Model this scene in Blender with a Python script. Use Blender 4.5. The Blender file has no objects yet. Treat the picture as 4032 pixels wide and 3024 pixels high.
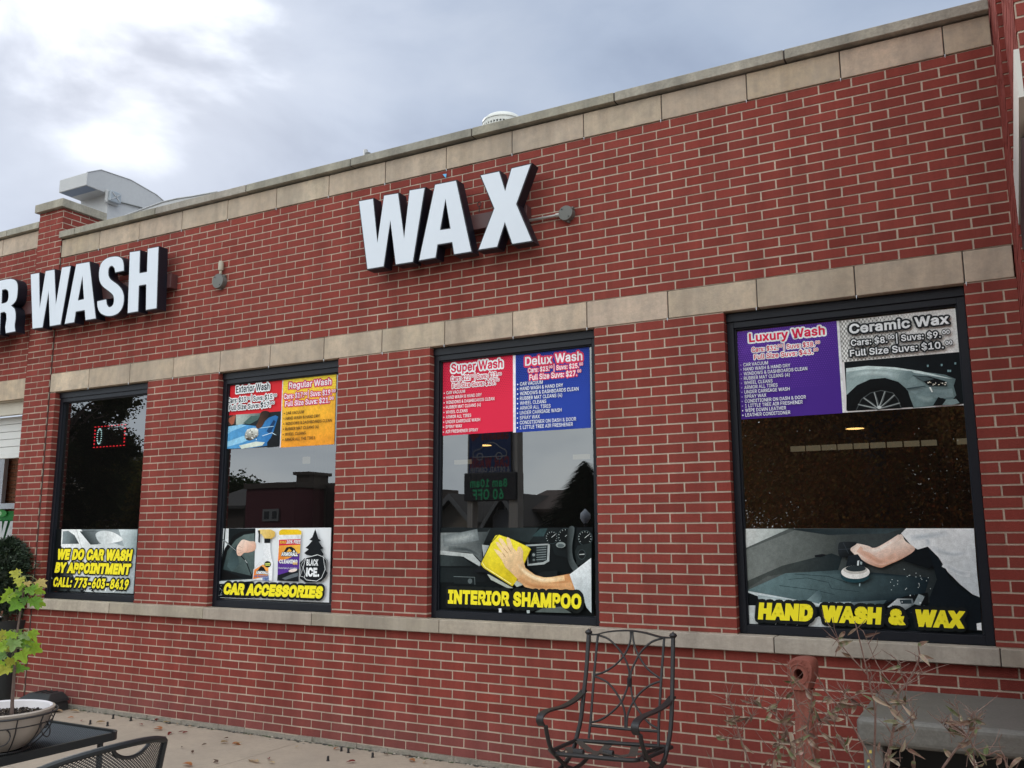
import bpy, bmesh, math, random
from mathutils import Vector, Matrix
from mathutils.geometry import tessellate_polygon
random.seed(7)
S = bpy.context.scene
COL = S.collection
R_ = math.radians
# ------------------------------------------------------------------ camera
CAM = Vector((2.504, -5.900, 1.668)); FPX = 3504.4
YAW, PITCH, ROLL = R_(28.392), R_(9.4765), R_(-0.162)
FW = Vector((-math.sin(YAW)*math.cos(PITCH), math.cos(YAW)*math.cos(PITCH), math.sin(PITCH)))
_r = Vector((math.cos(YAW), math.sin(YAW), 0)); _u = _r.cross(FW)
RT = _r*math.cos(ROLL)+_u*math.sin(ROLL); UP = -_r*math.sin(ROLL)+_u*math.cos(ROLL)
cam = bpy.data.cameras.new('camera'); cam.sensor_width = 36; cam.lens = FPX/4032*36
cam.clip_start = .05; cam.clip_end = 3000
camo = bpy.data.objects.new('camera', cam); COL.objects.link(camo)
m = Matrix((RT, UP, -FW)).transposed().to_4x4(); m.translation = CAM; camo.matrix_world = m
S.camera = camo
# ------------------------------------------------------------------ world, sun, exposure
SUN_EL, SUN_AZ = R_(30), R_(-54)            # sun behind the clouds, beyond the roof on the left
w = bpy.data.worlds.new('World'); S.world = w; w.use_nodes = True
nt = w.node_tree; N = nt.nodes; N.clear()
def nd(t, **k):
    n = N.new(t)
    for a, b in k.items():
        if a.startswith('_'): setattr(n, a[1:], b)
        else: n.inputs[a].default_value = b
    return n
def lk(a, b): nt.links.new(a, b)
def mth(op, a, b=None, c=None, clamp=False):
    n = N.new('ShaderNodeMath'); n.operation = op; n.use_clamp = clamp
    for i, x in enumerate((a, b, c)):
        if x is None: continue
        if isinstance(x, (int, float)): n.inputs[i].default_value = x
        else: lk(x, n.inputs[i])
    return n.outputs[0]
tc = N.new('ShaderNodeTexCoord')
sky = N.new('ShaderNodeTexSky'); sky.sky_type = 'NISHITA'; sky.sun_disc = False
sky.sun_elevation = SUN_EL; sky.sun_rotation = -SUN_AZ if False else SUN_AZ; sky.altitude = 200
sep = N.new('ShaderNodeSeparateXYZ'); lk(tc.outputs['Generated'], sep.inputs[0])
def dirdot(v):
    n = N.new('ShaderNodeVectorMath'); n.operation = 'DOT_PRODUCT'
    lk(tc.outputs['Generated'], n.inputs[0]); n.inputs[1].default_value = Vector(v).normalized(); return n.outputs['Value']
mp = N.new('ShaderNodeMapping'); mp.inputs['Scale'].default_value = (1, 1, 1.9); mp.inputs['Rotation'].default_value = (0, .35, .3)
lk(tc.outputs['Generated'], mp.inputs[0])
n1 = nd('ShaderNodeTexNoise', Scale=2.6, Detail=5.0, Roughness=.5, Distortion=.5); lk(mp.outputs[0], n1.inputs['Vector'])
n2 = nd('ShaderNodeTexNoise', Scale=6.0, Detail=6.0, Roughness=.55, Distortion=.35); lk(mp.outputs[0], n2.inputs['Vector'])
cl = mth('ADD', mth('MULTIPLY', n1.outputs['Fac'], .75), mth('MULTIPLY', n2.outputs['Fac'], .25))
rp = N.new('ShaderNodeValToRGB'); lk(cl, rp.inputs[0])
e = rp.color_ramp.elements; e[0].position = .36; e[0].color = (.195, .235, .315, 1); e[1].position = .68; e[1].color = (.34, .38, .45, 1)
e2 = rp.color_ramp.elements.new(.50); e2.color = (.262, .308, .392, 1)
# thin bright cloud round the sun
sd = (-.712, .505, .492)
pb = mth('MULTIPLY_ADD', cl, .09, mth('ADD', dirdot(sd), -.045))
mr = N.new('ShaderNodeMapRange'); mr.interpolation_type = 'SMOOTHSTEP'; lk(pb, mr.inputs[0])
mr.inputs[1].default_value = .986; mr.inputs[2].default_value = 1.012; mr.inputs[3].default_value = 0; mr.inputs[4].default_value = .9
mr2 = N.new('ShaderNodeMapRange'); mr2.interpolation_type = 'SMOOTHSTEP'; lk(pb, mr2.inputs[0])
mr2.inputs[1].default_value = .92; mr2.inputs[2].default_value = 1.01; mr2.inputs[3].default_value = 0; mr2.inputs[4].default_value = .10
# the cloud deck is thinner (brighter) on the street side
mb = N.new('ShaderNodeMapRange'); mb.interpolation_type = 'SMOOTHSTEP'; lk(dirdot((.15, -1, .55)), mb.inputs[0])
mb.inputs[1].default_value = -.25; mb.inputs[2].default_value = .8; mb.inputs[3].default_value = 1; mb.inputs[4].default_value = 4.55
gain = mth('MULTIPLY', mb.outputs[0], 1.0)
mix = N.new('ShaderNodeVectorMath'); mix.operation = 'SCALE'; lk(rp.outputs[0], mix.inputs[0]); lk(gain, mix.inputs['Scale'])
tv = N.new('ShaderNodeCombineXYZ'); g1_ = mth('SUBTRACT', mb.outputs[0], 1.0)
for i_, k_ in enumerate((.030, .0, -.058)): lk(mth('MULTIPLY_ADD', g1_, k_, 1.0), tv.inputs[i_])
tm = N.new('ShaderNodeVectorMath'); tm.operation = 'MULTIPLY'; lk(mix.outputs[0], tm.inputs[0]); lk(tv.outputs[0], tm.inputs[1])
cmb = N.new('ShaderNodeVectorMath'); cmb.operation = 'ADD'; lk(tm.outputs[0], cmb.inputs[0])
glow = mth('ADD', mr.outputs[0], mr2.outputs[0])
gv = N.new('ShaderNodeCombineXYZ')
for i in range(3): lk(glow, gv.inputs[i])
lk(gv.outputs[0], cmb.inputs[1])
sc = N.new('ShaderNodeVectorMath'); sc.operation = 'SCALE'; sc.inputs['Scale'].default_value = 10.0; lk(cmb.outputs[0], sc.inputs[0])
mx = N.new('ShaderNodeMix'); mx.data_type = 'RGBA'; mx.inputs[0].default_value = .93; lk(sky.outputs[0], mx.inputs[6]); lk(sc.outputs[0], mx.inputs[7])
bg = N.new('ShaderNodeBackground'); bg.inputs['Strength'].default_value = .1; lk(mx.outputs[2], bg.inputs[0])
wo = N.new('ShaderNodeOutputWorld'); lk(bg.outputs[0], wo.inputs[0])
sl = bpy.data.lights.new('sun', 'SUN'); sl.energy = 1.0; sl.angle = R_(15); sl.color = (1, .95, .88)
so = bpy.data.objects.new('sun', sl); COL.objects.link(so)
so.rotation_euler = Vector((math.sin(SUN_AZ)*math.cos(SUN_EL), math.cos(SUN_AZ)*math.cos(SUN_EL), math.sin(SUN_EL))).to_track_quat('Z', 'Y').to_euler()
S.view_settings.view_transform = 'Standard'; S.view_settings.look = 'None'
S.view_settings.exposure = 0.74; S.view_settings.gamma = 1
S.cycles.max_bounces = 6; S.cycles.transparent_max_bounces = 12
# ------------------------------------------------------------------ helpers
ZOOM = {'A': (150, 1480, .5669), 'B': (800, 1400, .6329), 'C': (1680, 1280, .7236), 'D': (2840, 1100, .5244), 'E': (2840, 1600, .6029),
        'F': (1350, 580, .4521), 'G': (0, 900, .4295), 'H': (0, 600, .6628), 'I': (1900, 2300, .4521), 'J': (2700, 2300, .6022),
        'K': (0, 2100, .5571), 'M': (0, 2450, .346), 'N': (200, 640, .226), 'O': (1850, 400, .1356), 'Q': (0, 1450, .3616), 'R': (0, 1950, .3616), 'P': (0, 0, 1.8228)}
def ray(zm, p):
    x0, y0, s = ZOOM[zm]; u = x0+p[0]*s; v = y0+p[1]*s
    return FW+RT*((u-2016)/FPX)-UP*((v-1512)/FPX)
def at(zm, p, ax, val):                       # a measured image point carried onto the real plane it lies in
    d = ray(zm, p); return CAM+d*((val-CAM[ax])/d[ax])
def atp(zm, p, p0, n):
    d = ray(zm, p); n = Vector(n); return CAM+d*((Vector(p0)-CAM).dot(n)/d.dot(n))
def lin(c):
    return tuple((x/12.92 if x <= .04045 else ((x+.055)/1.055)**2.4) for x in c)
def hx(h):
    return lin(tuple(int(h[i:i+2], 16)/255 for i in (0, 2, 4)))
class MB:
    def __init__(s): s.v = []; s.f = []; s.mi = []; s.c = []; s.cur = 0; s.col = (1, 1, 1)
    def add(s, vs, fs, col=None, cols=None):
        b = len(s.v); s.v += [tuple(x) for x in vs]
        s.c += cols if cols else [col or s.col]*len(vs)
        for f in fs: s.f.append([b+i for i in f]); s.mi.append(s.cur)
        return s
    def box(s, x0, x1, y0, y1, z0, z1, col=None):
        if x1 < x0: x0, x1 = x1, x0
        if y1 < y0: y0, y1 = y1, y0
        if z1 < z0: z0, z1 = z1, z0
        return s.add([(x0,y0,z0),(x1,y0,z0),(x1,y1,z0),(x0,y1,z0),(x0,y0,z1),(x1,y0,z1),(x1,y1,z1),(x0,y1,z1)],
                     [(0,3,2,1),(4,5,6,7),(0,1,5,4),(1,2,6,5),(2,3,7,6),(3,0,4,7)], col)
    def obox(s, o, ax, ay, az, col=None):     # box from a corner and three edge vectors
        o = Vector(o); ax = Vector(ax); ay = Vector(ay); az = Vector(az)
        vs = [o, o+ax, o+ax+ay, o+ay, o+az, o+ax+az, o+ax+ay+az, o+ay+az]
        return s.add(vs, [(0,3,2,1),(4,5,6,7),(0,1,5,4),(1,2,6,5),(2,3,7,6),(3,0,4,7)], col)
    def tube(s, pts, r, n=8, col=None, cap=True, flat=None):
        pts = [Vector(p) for p in pts]; k = len(pts); vs = []; fs = []
        rr = r if isinstance(r, (list, tuple)) else [r]*k
        t0 = (pts[1]-pts[0]).normalized(); up = Vector((0, 0, 1)) if abs(t0.z) < .9 else Vector((0, 1, 0))
        a = t0.cross(up).normalized()
        for i, p in enumerate(pts):
            t = (pts[min(i+1, k-1)]-pts[max(i-1, 0)]); t = t.normalized() if t.length > 1e-9 else t0
            a = (a-t*a.dot(t)); a = a.normalized() if a.length > 1e-6 else t.orthogonal().normalized()
            b = t.cross(a)
            for j in range(n):
                th = 2*math.pi*j/n; vs.append(p+(a*math.cos(th)+b*math.sin(th))*rr[i])
        for i in range(k-1):
            for j in range(n): fs.append((i*n+j, i*n+(j+1) % n, (i+1)*n+(j+1) % n, (i+1)*n+j))
        if cap: fs += [tuple(range(n))[::-1], tuple(range((k-1)*n, k*n))]
        return s.add(vs, fs, col)
    def bar(s, pts, wv, th, col=None):        # flat bar swept along pts: width vector wv, thickness th
        pts = [Vector(p) for p in pts]; wv = Vector(wv); vs = []; fs = []; k = len(pts)
        for i, p in enumerate(pts):
            t = (pts[min(i+1, k-1)]-pts[max(i-1, 0)]).normalized(); nn = t.cross(wv).normalized()*th/2
            vs += [p-wv/2-nn, p+wv/2-nn, p+wv/2+nn, p-wv/2+nn]
        for i in range(k-1):
            for j in range(4): fs.append((i*4+j, i*4+(j+1) % 4, i*4+4+(j+1) % 4, i*4+4+j))
        fs += [(3, 2, 1, 0), tuple(range(k*4-4, k*4))]
        return s.add(vs, fs, col)
    def lathe(s, prof, c, n=40, col=None, cap=True):
        vs = []; fs = []; c = Vector(c)
        for r, z in prof:
            for j in range(n): th = 2*math.pi*j/n; vs.append(c+Vector((r*math.cos(th), r*math.sin(th), z)))
        for i in range(len(prof)-1):
            for j in range(n): fs.append((i*n+j, i*n+(j+1) % n, (i+1)*n+(j+1) % n, (i+1)*n+j))
        if cap and prof[0][0] > 1e-5: fs.append(tuple(range(n))[::-1])
        if cap and prof[-1][0] > 1e-5: fs.append(tuple(range((len(prof)-1)*n, len(prof)*n)))
        return s.add(vs, fs, col)
    def prism(s, loops, f0, f1, col=None):    # loops of 2-D points (outer, holes); f0/f1 map a point to front and back
        flat = [p for l in loops for p in l]
        tri = tessellate_polygon([[Vector((p[0], p[1], 0)) for p in l] for l in loops]); n = len(flat)
        vs = [f0(p) for p in flat]+[f1(p) for p in flat]
        fs = [tuple(t) for t in tri]+[tuple(i+n for i in t[::-1]) for t in tri]
        b = 0
        for l in loops:
            for i in range(len(l)): j = (i+1) % len(l); fs.append((b+i, b+j, b+j+n, b+i+n))
            b += len(l)
        return s.add(vs, fs, col)
    def build(s, name, mats, parent=None, smooth=False, bevel=0, fixn=True, segs=2):
        me = bpy.data.meshes.new(name); me.from_pydata(s.v, [], s.f)
        mats = mats if isinstance(mats, (list, tuple)) else [mats]
        for q in mats: me.materials.append(q)
        me.polygons.foreach_set('material_index', s.mi)
        a = me.color_attributes.new('Col', 'FLOAT_COLOR', 'POINT')
        a.data.foreach_set('color', [y for x in s.c for y in (x[0], x[1], x[2], 1)])
        if fixn or bevel:
            bm = bmesh.new(); bm.from_mesh(me)
            if fixn: bmesh.ops.recalc_face_normals(bm, faces=bm.faces)
            if bevel: bmesh.ops.bevel(bm, geom=list(bm.edges), offset=bevel, segments=segs, affect='EDGES', profile=.5, clamp_overlap=True)
            bm.to_mesh(me); bm.free()
        if smooth:
            me.polygons.foreach_set('use_smooth', [True]*len(me.polygons)); me.set_sharp_from_angle(angle=R_(40))
        me.update(); o = bpy.data.objects.new(name, me); COL.objects.link(o)
        if parent: o.parent = parent; o.matrix_parent_inverse = parent.matrix_basis.inverted()
        return o
def tag(o, label=None, cat=None, group=None, kind=None):
    if label: o['label'] = label
    if cat: o['category'] = cat
    if group: o['group'] = group
    if kind: o['kind'] = kind
    return o
def thing(name, label, cat, loc=(0, 0, 0), group=None):
    o = bpy.data.objects.new(name, None); o.empty_display_size = .1; COL.objects.link(o); o.location = loc
    return tag(o, label, cat, group)
def copy_tree(o, parent=None):
    c = o.copy(); COL.objects.link(c)
    if parent: c.parent = parent
    for ch in list(o.children): copy_tree(ch, c)
    return c
def smooth_loop(p, k=4, closed=True):
    n = len(p); out = []
    for i in range(n if closed else n-1):
        g = (lambda j: p[j % n]) if closed else (lambda j: p[max(0, min(n-1, j))])
        p0, p1, p2, p3 = g(i-1), g(i), g(i+1), g(i+2)
        for q in range(k):
            t = q/k
            out.append(tuple(.5*((2*p1[d])+(-p0[d]+p2[d])*t+(2*p0[d]-5*p1[d]+4*p2[d]-p3[d])*t*t+(-p0[d]+3*p1[d]-3*p2[d]+p3[d])*t**3) for d in range(len(p1))))
    if not closed: out.append(tuple(p[-1]))
    return out
# ------------------------------------------------------------------ materials
def mat(name, col=(.5, .5, .5), rough=.6, metal=0, spec=.5, noise=None, bump=None, attr=False, emit=None, coat=0):
    """noise=(scale, amount, second colour); bump=(scale, strength); attr: multiply by the mesh colour"""
    M = bpy.data.materials.new(name); M.use_nodes = True; t = M.node_tree; b = t.nodes['Principled BSDF']
    b.inputs['Roughness'].default_value = rough; b.inputs['Metallic'].default_value = metal
    b.inputs['Specular IOR Level'].default_value = spec; b.inputs['Coat Weight'].default_value = coat
    b.inputs['Base Color'].default_value = (*col, 1)
    out = None; tcn = t.nodes.new('ShaderNodeTexCoord')
    if attr:
        an = t.nodes.new('ShaderNodeVertexColor'); an.layer_name = 'Col'; out = an.outputs[0]
        if col != (1, 1, 1):
            mm = t.nodes.new('ShaderNodeMix'); mm.data_type = 'RGBA'; mm.blend_type = 'MULTIPLY'; mm.inputs[0].default_value = 1
            t.links.new(out, mm.inputs[6]); mm.inputs[7].default_value = (*col, 1); out = mm.outputs[2]
    if noise:
        for k in range(0, len(noise), 3):
            nn = t.nodes.new('ShaderNodeTexNoise'); nn.inputs['Scale'].default_value = noise[k]; nn.inputs['Detail'].default_value = 8; nn.inputs['Roughness'].default_value = .62
            t.links.new(tcn.outputs['Object'], nn.inputs['Vector'])
            rr = t.nodes.new('ShaderNodeMapRange'); rr.inputs[1].default_value = .42; rr.inputs[2].default_value = .68; rr.inputs[4].default_value = noise[k+1]
            t.links.new(nn.outputs['Fac'], rr.inputs[0])
            mm = t.nodes.new('ShaderNodeMix'); mm.data_type = 'RGBA'; t.links.new(rr.outputs[0], mm.inputs[0])
            if out: t.links.new(out, mm.inputs[6])
            else: mm.inputs[6].default_value = (*col, 1)
            mm.inputs[7].default_value = (*noise[k+2], 1); out = mm.outputs[2]
    if out: t.links.new(out, b.inputs['Base Color'])
    if bump:
        nn = t.nodes.new('ShaderNodeTexNoise'); nn.inputs['Scale'].default_value = bump[0]; nn.inputs['Detail'].default_value = 6
        t.links.new(tcn.outputs['Object'], nn.inputs['Vector'])
        bb = t.nodes.new('ShaderNodeBump'); bb.inputs['Strength'].default_value = bump[1]; bb.inputs['Distance'].default_value = .01
        t.links.new(nn.outputs['Fac'], bb.inputs['Height']); t.links.new(bb.outputs[0], b.inputs['Normal'])
    if emit:
        b.inputs['Emission Color'].default_value = (*emit[0], 1); b.inputs['Emission Strength'].default_value = emit[1]
    return M
M_brick = mat('brick', (.245, .050, .039), .88, spec=.15, attr=True, noise=(.9, .45, (.185, .036, .029), 5, .25, (.27, .078, .060), 60, .3, (.15, .034, .028)), bump=(180, .35))
def streaks(M, amt):
    t = M.node_tree; b = t.nodes['Principled BSDF']; src = b.inputs['Base Color'].links[0].from_socket
    tcn = t.nodes.new('ShaderNodeTexCoord'); mp_ = t.nodes.new('ShaderNodeMapping'); mp_.inputs['Scale'].default_value = (3.2, 3.2, .35); t.links.new(tcn.outputs['Object'], mp_.inputs[0])
    n = t.nodes.new('ShaderNodeTexNoise'); n.inputs['Scale'].default_value = 1.5; n.inputs['Detail'].default_value = 7; n.inputs['Roughness'].default_value = .65; t.links.new(mp_.outputs[0], n.inputs['Vector'])
    r = t.nodes.new('ShaderNodeMapRange'); r.inputs[1].default_value = .35; r.inputs[2].default_value = .7; r.inputs[3].default_value = 1+amt*.45; r.inputs[4].default_value = 1-amt; t.links.new(n.outputs['Fac'], r.inputs[0])
    vm = t.nodes.new('ShaderNodeVectorMath'); vm.operation = 'SCALE'; t.links.new(src, vm.inputs[0]); t.links.new(r.outputs[0], vm.inputs['Scale']); t.links.new(vm.outputs[0], b.inputs['Base Color'])
streaks(M_brick, .18)
M_mortar = mat('mortar', (.56, .46, .37), .95, spec=.1, noise=(2.0, .5, (.47, .39, .31), 40, .4, (.40, .33, .27)), bump=(120, .5))
M_stone = mat('limestone', (.55, .435, .325), .88, spec=.15, attr=True, noise=(1.6, .75, (.335, .285, .235), 5, .6, (.44, .345, .265), 13, .5, (.29, .255, .215), 80, .3, (.36, .30, .24)), bump=(90, .25))
M_coping = mat('weathered_coping', (.40, .365, .295), .9, spec=.15, attr=True, noise=(3.0, .8, (.23, .22, .19), 14, .5, (.30, .28, .24), 40, .4, (.19, .185, .165)), bump=(70, .35))
M_sill = mat('sill_stone', (.44, .38, .315), .88, spec=.15, attr=True, noise=(2.0, .65, (.29, .25, .21), 12, .45, (.34, .29, .245), 35, .45, (.30, .26, .22)), bump=(80, .2))
streaks(M_mortar, .25); streaks(M_stone, .22); streaks(M_coping, .3); streaks(M_sill, .25)
M_joint = mat('dark_joint', (.06, .05, .045), .95)
M_frame = mat('black_anodised', (.008, .010, .016), .42, spec=.3, noise=(6, .3, (.016, .018, .025)))
M_concrete = mat('concrete', (.42, .345, .27), .92, spec=.2, noise=(1.1, .75, (.27, .23, .19), 6, .5, (.35, .29, .235), 22, .45, (.30, .25, .205), 120, .35, (.27, .22, .18)), bump=(150, .4))
M_art = mat('printed_vinyl', (1, 1, 1), .45, spec=.12, attr=True)
def photo_mat():
    M = mat('printed_photo', (1, 1, 1), .45, spec=.12, attr=True); t = M.node_tree; b = t.nodes['Principled BSDF']; src = b.inputs['Base Color'].links[0].from_socket
    tcn = t.nodes.new('ShaderNodeTexCoord'); v = None
    for sc_, am in ((7, .13), (38, .12), (160, .12)):
        n = t.nodes.new('ShaderNodeTexNoise'); n.inputs['Scale'].default_value = sc_; n.inputs['Detail'].default_value = 5; t.links.new(tcn.outputs['Object'], n.inputs['Vector'])
        r = t.nodes.new('ShaderNodeMapRange'); r.inputs[1].default_value = .3; r.inputs[2].default_value = .7; r.inputs[3].default_value = 1-am*.9; r.inputs[4].default_value = 1+am; t.links.new(n.outputs['Fac'], r.inputs[0])
        if v is None: v = r.outputs[0]
        else:
            mm = t.nodes.new('ShaderNodeMath'); mm.operation = 'MULTIPLY'; t.links.new(v, mm.inputs[0]); t.links.new(r.outputs[0], mm.inputs[1]); v = mm.outputs[0]
    vm = t.nodes.new('ShaderNodeVectorMath'); vm.operation = 'SCALE'; t.links.new(src, vm.inputs[0]); t.links.new(v, vm.inputs['Scale']); t.links.new(vm.outputs[0], b.inputs['Base Color'])
    return M
M_photo = photo_mat()
M_white = mat('white_acrylic', (.66, .71, .78), .4, spec=.3, noise=(3, .25, (.58, .62, .68)))
M_black = mat('black_return', (.006, .007, .014), .45, spec=.4)
M_raceway = mat('raceway_paint', (.075, .028, .028), .5, noise=(8, .4, (.10, .035, .033)))
M_iron = mat('black_iron', (.016, .015, .017), .48, spec=.5, noise=(30, .35, (.030, .026, .025)), bump=(90, .15))
M_strap = mat('brown_strap', (.055, .042, .035), .8)
M_greyp = mat('grey_cover', (.13, .125, .12), .5, spec=.4)
M_hood = mat('hood_paint', (.45, .45, .45), .5, noise=(2, .4, (.38, .38, .39), 20, .2, (.33, .33, .35)))
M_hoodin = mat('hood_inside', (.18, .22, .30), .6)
M_vent = mat('vent_paint', (.62, .62, .58), .5, noise=(12, .3, (.5, .5, .47)))
M_ventin = mat('vent_mesh', (.05, .055, .07), .6)
M_zinc = mat('zinc_conduit', (.42, .42, .40), .35, metal=.8)
M_inner = mat('interior_wall', (.030, .027, .025), .8)
M_tile = mat('white_tile', (.55, .52, .42), .4, attr=True, noise=(9, .3, (.40, .37, .28)))
M_lamp = mat('warm_lamp', (.9, .7, .4), emit=((1, .60, .20), 3.6))
M_redled = mat('red_led', (.6, .02, .02), emit=((1, .03, .05), 1.6))
M_whiteled = mat('white_led', (.7, .9, .9), emit=((.6, .95, 1), 1.5))
M_leaf = mat('leaf_tissue', (1, 1, 1), .55, spec=.3, attr=True, noise=(60, .2, (.20, .16, .06)))
def translucent(M, f):
    t = M.node_tree; b = t.nodes['Principled BSDF']; o = [n for n in t.nodes if n.type == 'OUTPUT_MATERIAL'][0]
    tr = t.nodes.new('ShaderNodeBsdfTranslucent'); mx_ = t.nodes.new('ShaderNodeMixShader'); mx_.inputs[0].default_value = f
    t.links.new(b.inputs['Base Color'].links[0].from_socket, tr.inputs[0]); t.links.new(b.outputs[0], mx_.inputs[1]); t.links.new(tr.outputs[0], mx_.inputs[2]); t.links.new(mx_.outputs[0], o.inputs[0])
translucent(M_leaf, .4)
M_bark = mat('twig_bark', (.13, .085, .07), .85, noise=(40, .5, (.20, .15, .13)))
M_soil = mat('potting_soil', (1, 1, 1), .95, attr=True)
M_bowl = mat('glazed_bowl', (.37, .31, .26), .35, spec=.5, noise=(5, .3, (.42, .36, .31)))
M_bowlin = mat('bowl_inside', (.70, .65, .66), .4)
M_bait = mat('black_plastic', (.016, .020, .022), .5, noise=(6, .4, (.035, .035, .035)))
M_terra = mat('terracotta_plastic', (.235, .072, .052), .68, spec=.25, noise=(5, .6, (.17, .052, .04), 30, .35, (.28, .11, .085), 90, .3, (.13, .05, .04)), bump=(80, .15))
M_bench = mat('grey_plastic', (.118, .110, .098), .55, noise=(3, .6, (.085, .08, .072), 10, .4, (.15, .14, .125), 60, .3, (.22, .21, .19)), bump=(60, .2))
M_darkrail = mat('dark_rail', (.012, .012, .013), .6)
M_roof = mat('roof_membrane', (.3, .3, .3), .8)
M_sheet = mat('white_canvas', (.50, .47, .43), .7, noise=(4, .3, (.6, .57, .53)))
def glass_mat(name, tint, ior):
    M = bpy.data.materials.new(name); M.use_nodes = True; t = M.node_tree; t.nodes.clear()
    o = t.nodes.new('ShaderNodeOutputMaterial'); mxs = t.nodes.new('ShaderNodeMixShader'); tr = t.nodes.new('ShaderNodeBsdfTransparent')
    gl = t.nodes.new('ShaderNodeBsdfGlossy'); fr = t.nodes.new('ShaderNodeFresnel'); fr.inputs[0].default_value = ior
    tr.inputs[0].default_value = (*tint, 1); gl.inputs['Roughness'].default_value = .004; gl.inputs['Color'].default_value = (.95, .97, 1, 1)
    nn = t.nodes.new('ShaderNodeTexNoise'); nn.inputs['Scale'].default_value = 1.6; tcn = t.nodes.new('ShaderNodeTexCoord'); t.links.new(tcn.outputs['Object'], nn.inputs['Vector'])
    bb = t.nodes.new('ShaderNodeBump'); bb.inputs['Strength'].default_value = .012; bb.inputs['Distance'].default_value = .02; t.links.new(nn.outputs['Fac'], bb.inputs['Height'])
    t.links.new(bb.outputs[0], gl.inputs['Normal'])
    df = t.nodes.new('ShaderNodeBsdfDiffuse'); df.inputs[0].default_value = (.5, .48, .45, 1); m0 = t.nodes.new('ShaderNodeMixShader'); m0.inputs[0].default_value = .009; t.links.new(tr.outputs[0], m0.inputs[1]); t.links.new(df.outputs[0], m0.inputs[2])
    t.links.new(fr.outputs[0], mxs.inputs[0]); t.links.new(m0.outputs[0], mxs.inputs[1]); t.links.new(gl.outputs[0], mxs.inputs[2]); t.links.new(mxs.outputs[0], o.inputs[0])
    return M
M_glass = glass_mat('tinted_glass', (.30, .29, .27), 2.25)
# ------------------------------------------------------------------ the building
c = .0677; T = 3.15
SILLB, SILLT = T-33*c, T-31.5*c
FRB, FRT = T+22*c, T+25*c
bld = thing('brick_building', 'one storey red brick shop with pale stone bands and four black framed windows', 'building')
def bcol(z=1.):
    g = random.gauss(1, .062); h = random.gauss(0, .03)
    if random.random() < .05: g *= .82
    d = max(0, min(1, (.36-z)/.25))*.75
    return (g*(1+h)*(1-.22*d), g*(1+.45*d), g*(1-h*.3)*(1+.75*d))
def bricks(mb, O, ud, nd_, u0, u1, z0, z1, L=.2075, off=0., zref=T, depth=.10, par=0, fit=False, jx=.0114, jz=.0108):
    """brick courses on a vertical face: O origin, ud along, nd_ outward normal; clipped to u0..u1, z0..z1"""
    O = Vector(O); ud = Vector(ud); nn = Vector(nd_)
    k0 = math.floor((z0-zref)/c+1e-4); k1 = math.ceil((z1-zref)/c-1e-4)
    for k in range(k0, k1):
        a = max(z0, zref+k*c)+jz/2; b = min(z1, zref+(k+1)*c)-jz/2
        if b-a < .012: continue
        st = off+((k+par) % 2)*L/2
        i0 = math.floor((u0-st)/L)-1; i1 = math.ceil((u1-st)/L)+1
        for i in range(i0, i1):
            x0 = max(u0, st+i*L+jx/2); x1 = min(u1, st+(i+1)*L-jx/2)
            if x1-x0 < .018: continue
            j = lambda: random.uniform(-.0011, .0011)
            pr = random.uniform(-.0012, .0012)
            A = [(x0+(j() if x0 > u0 else 0), a+j()), (x1+(j() if x1 < u1 else 0), a+j()), (x1+(j() if x1 < u1 else 0), b+j()), (x0+(j() if x0 > u0 else 0), b+j())]
            vs = [O+ud*p+Vector((0, 0, q))+nn*pr for p, q in A]+[O+ud*p+Vector((0, 0, q))-nn*depth for p, q in A]
            mb.add(vs, [(0,1,2,3),(0,4,5,1),(1,5,6,2),(2,6,7,3),(3,7,4,0)], bcol(a))
WIN = [(-6.19, -4.763), (-3.802, -2.380), (-1.440, 0.0), (.961, 2.430)]
PIER = [(-6.28, -6.19), (-4.763, -3.802), (-2.380, -1.440), (0.0, .961), (2.430, 2.71)]
X, NY = (1, 0, 0), (0, -1, 0)
mb = MB()
bricks(mb, (0, 0, 0), X, NY, -6.28, 2.71, T-46*c, SILLB, off=-.061, par=1)
bricks(mb, (0, 0, 0), X, NY, -6.28, 2.71, T+3*c, FRB, L=.2082, off=.002, par=1)
bricks(mb, (0, 0, 0), X, NY, -6.28, -6.19, SILLT, T, L=.2075, off=-6.18)
bricks(mb, (0, 0, 0), X, NY, -4.763, -3.802, SILLT, T, L=.2158, off=-4.768, par=1)
bricks(mb, (0, 0, 0), X, NY, -2.380, -1.440, SILLT, T, L=.2111, off=-2.385, par=0)
bricks(mb, (0, 0, 0), X, NY, 0.0, .961, SILLT, T, L=.2158, off=-.005, par=0)
bricks(mb, (0, 0, 0), X, NY, 2.430, 2.71, SILLT, T, L=.2100, off=2.425, par=0)
# tooth the pilaster: front and the side above the roof
PF = -.016
bricks(mb, (0, PF, 0), X, NY, -6.70, -6.288, T-46*c, T+30.5*c, L=.2085, off=-6.705, par=1)
bricks(mb, (-6.285, 0, 0), (0, 1, 0), (1, 0, 0), PF+.002, .47, FRT-.05, T+30.5*c, L=.2085, off=PF-.1, par=0)
# left wing beyond the pilaster
LY = .035
bricks(mb, (0, LY, 0), X, NY, -13, -6.70, T+3*c, T+25*c, L=.2082, off=-6.70, par=1)
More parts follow.
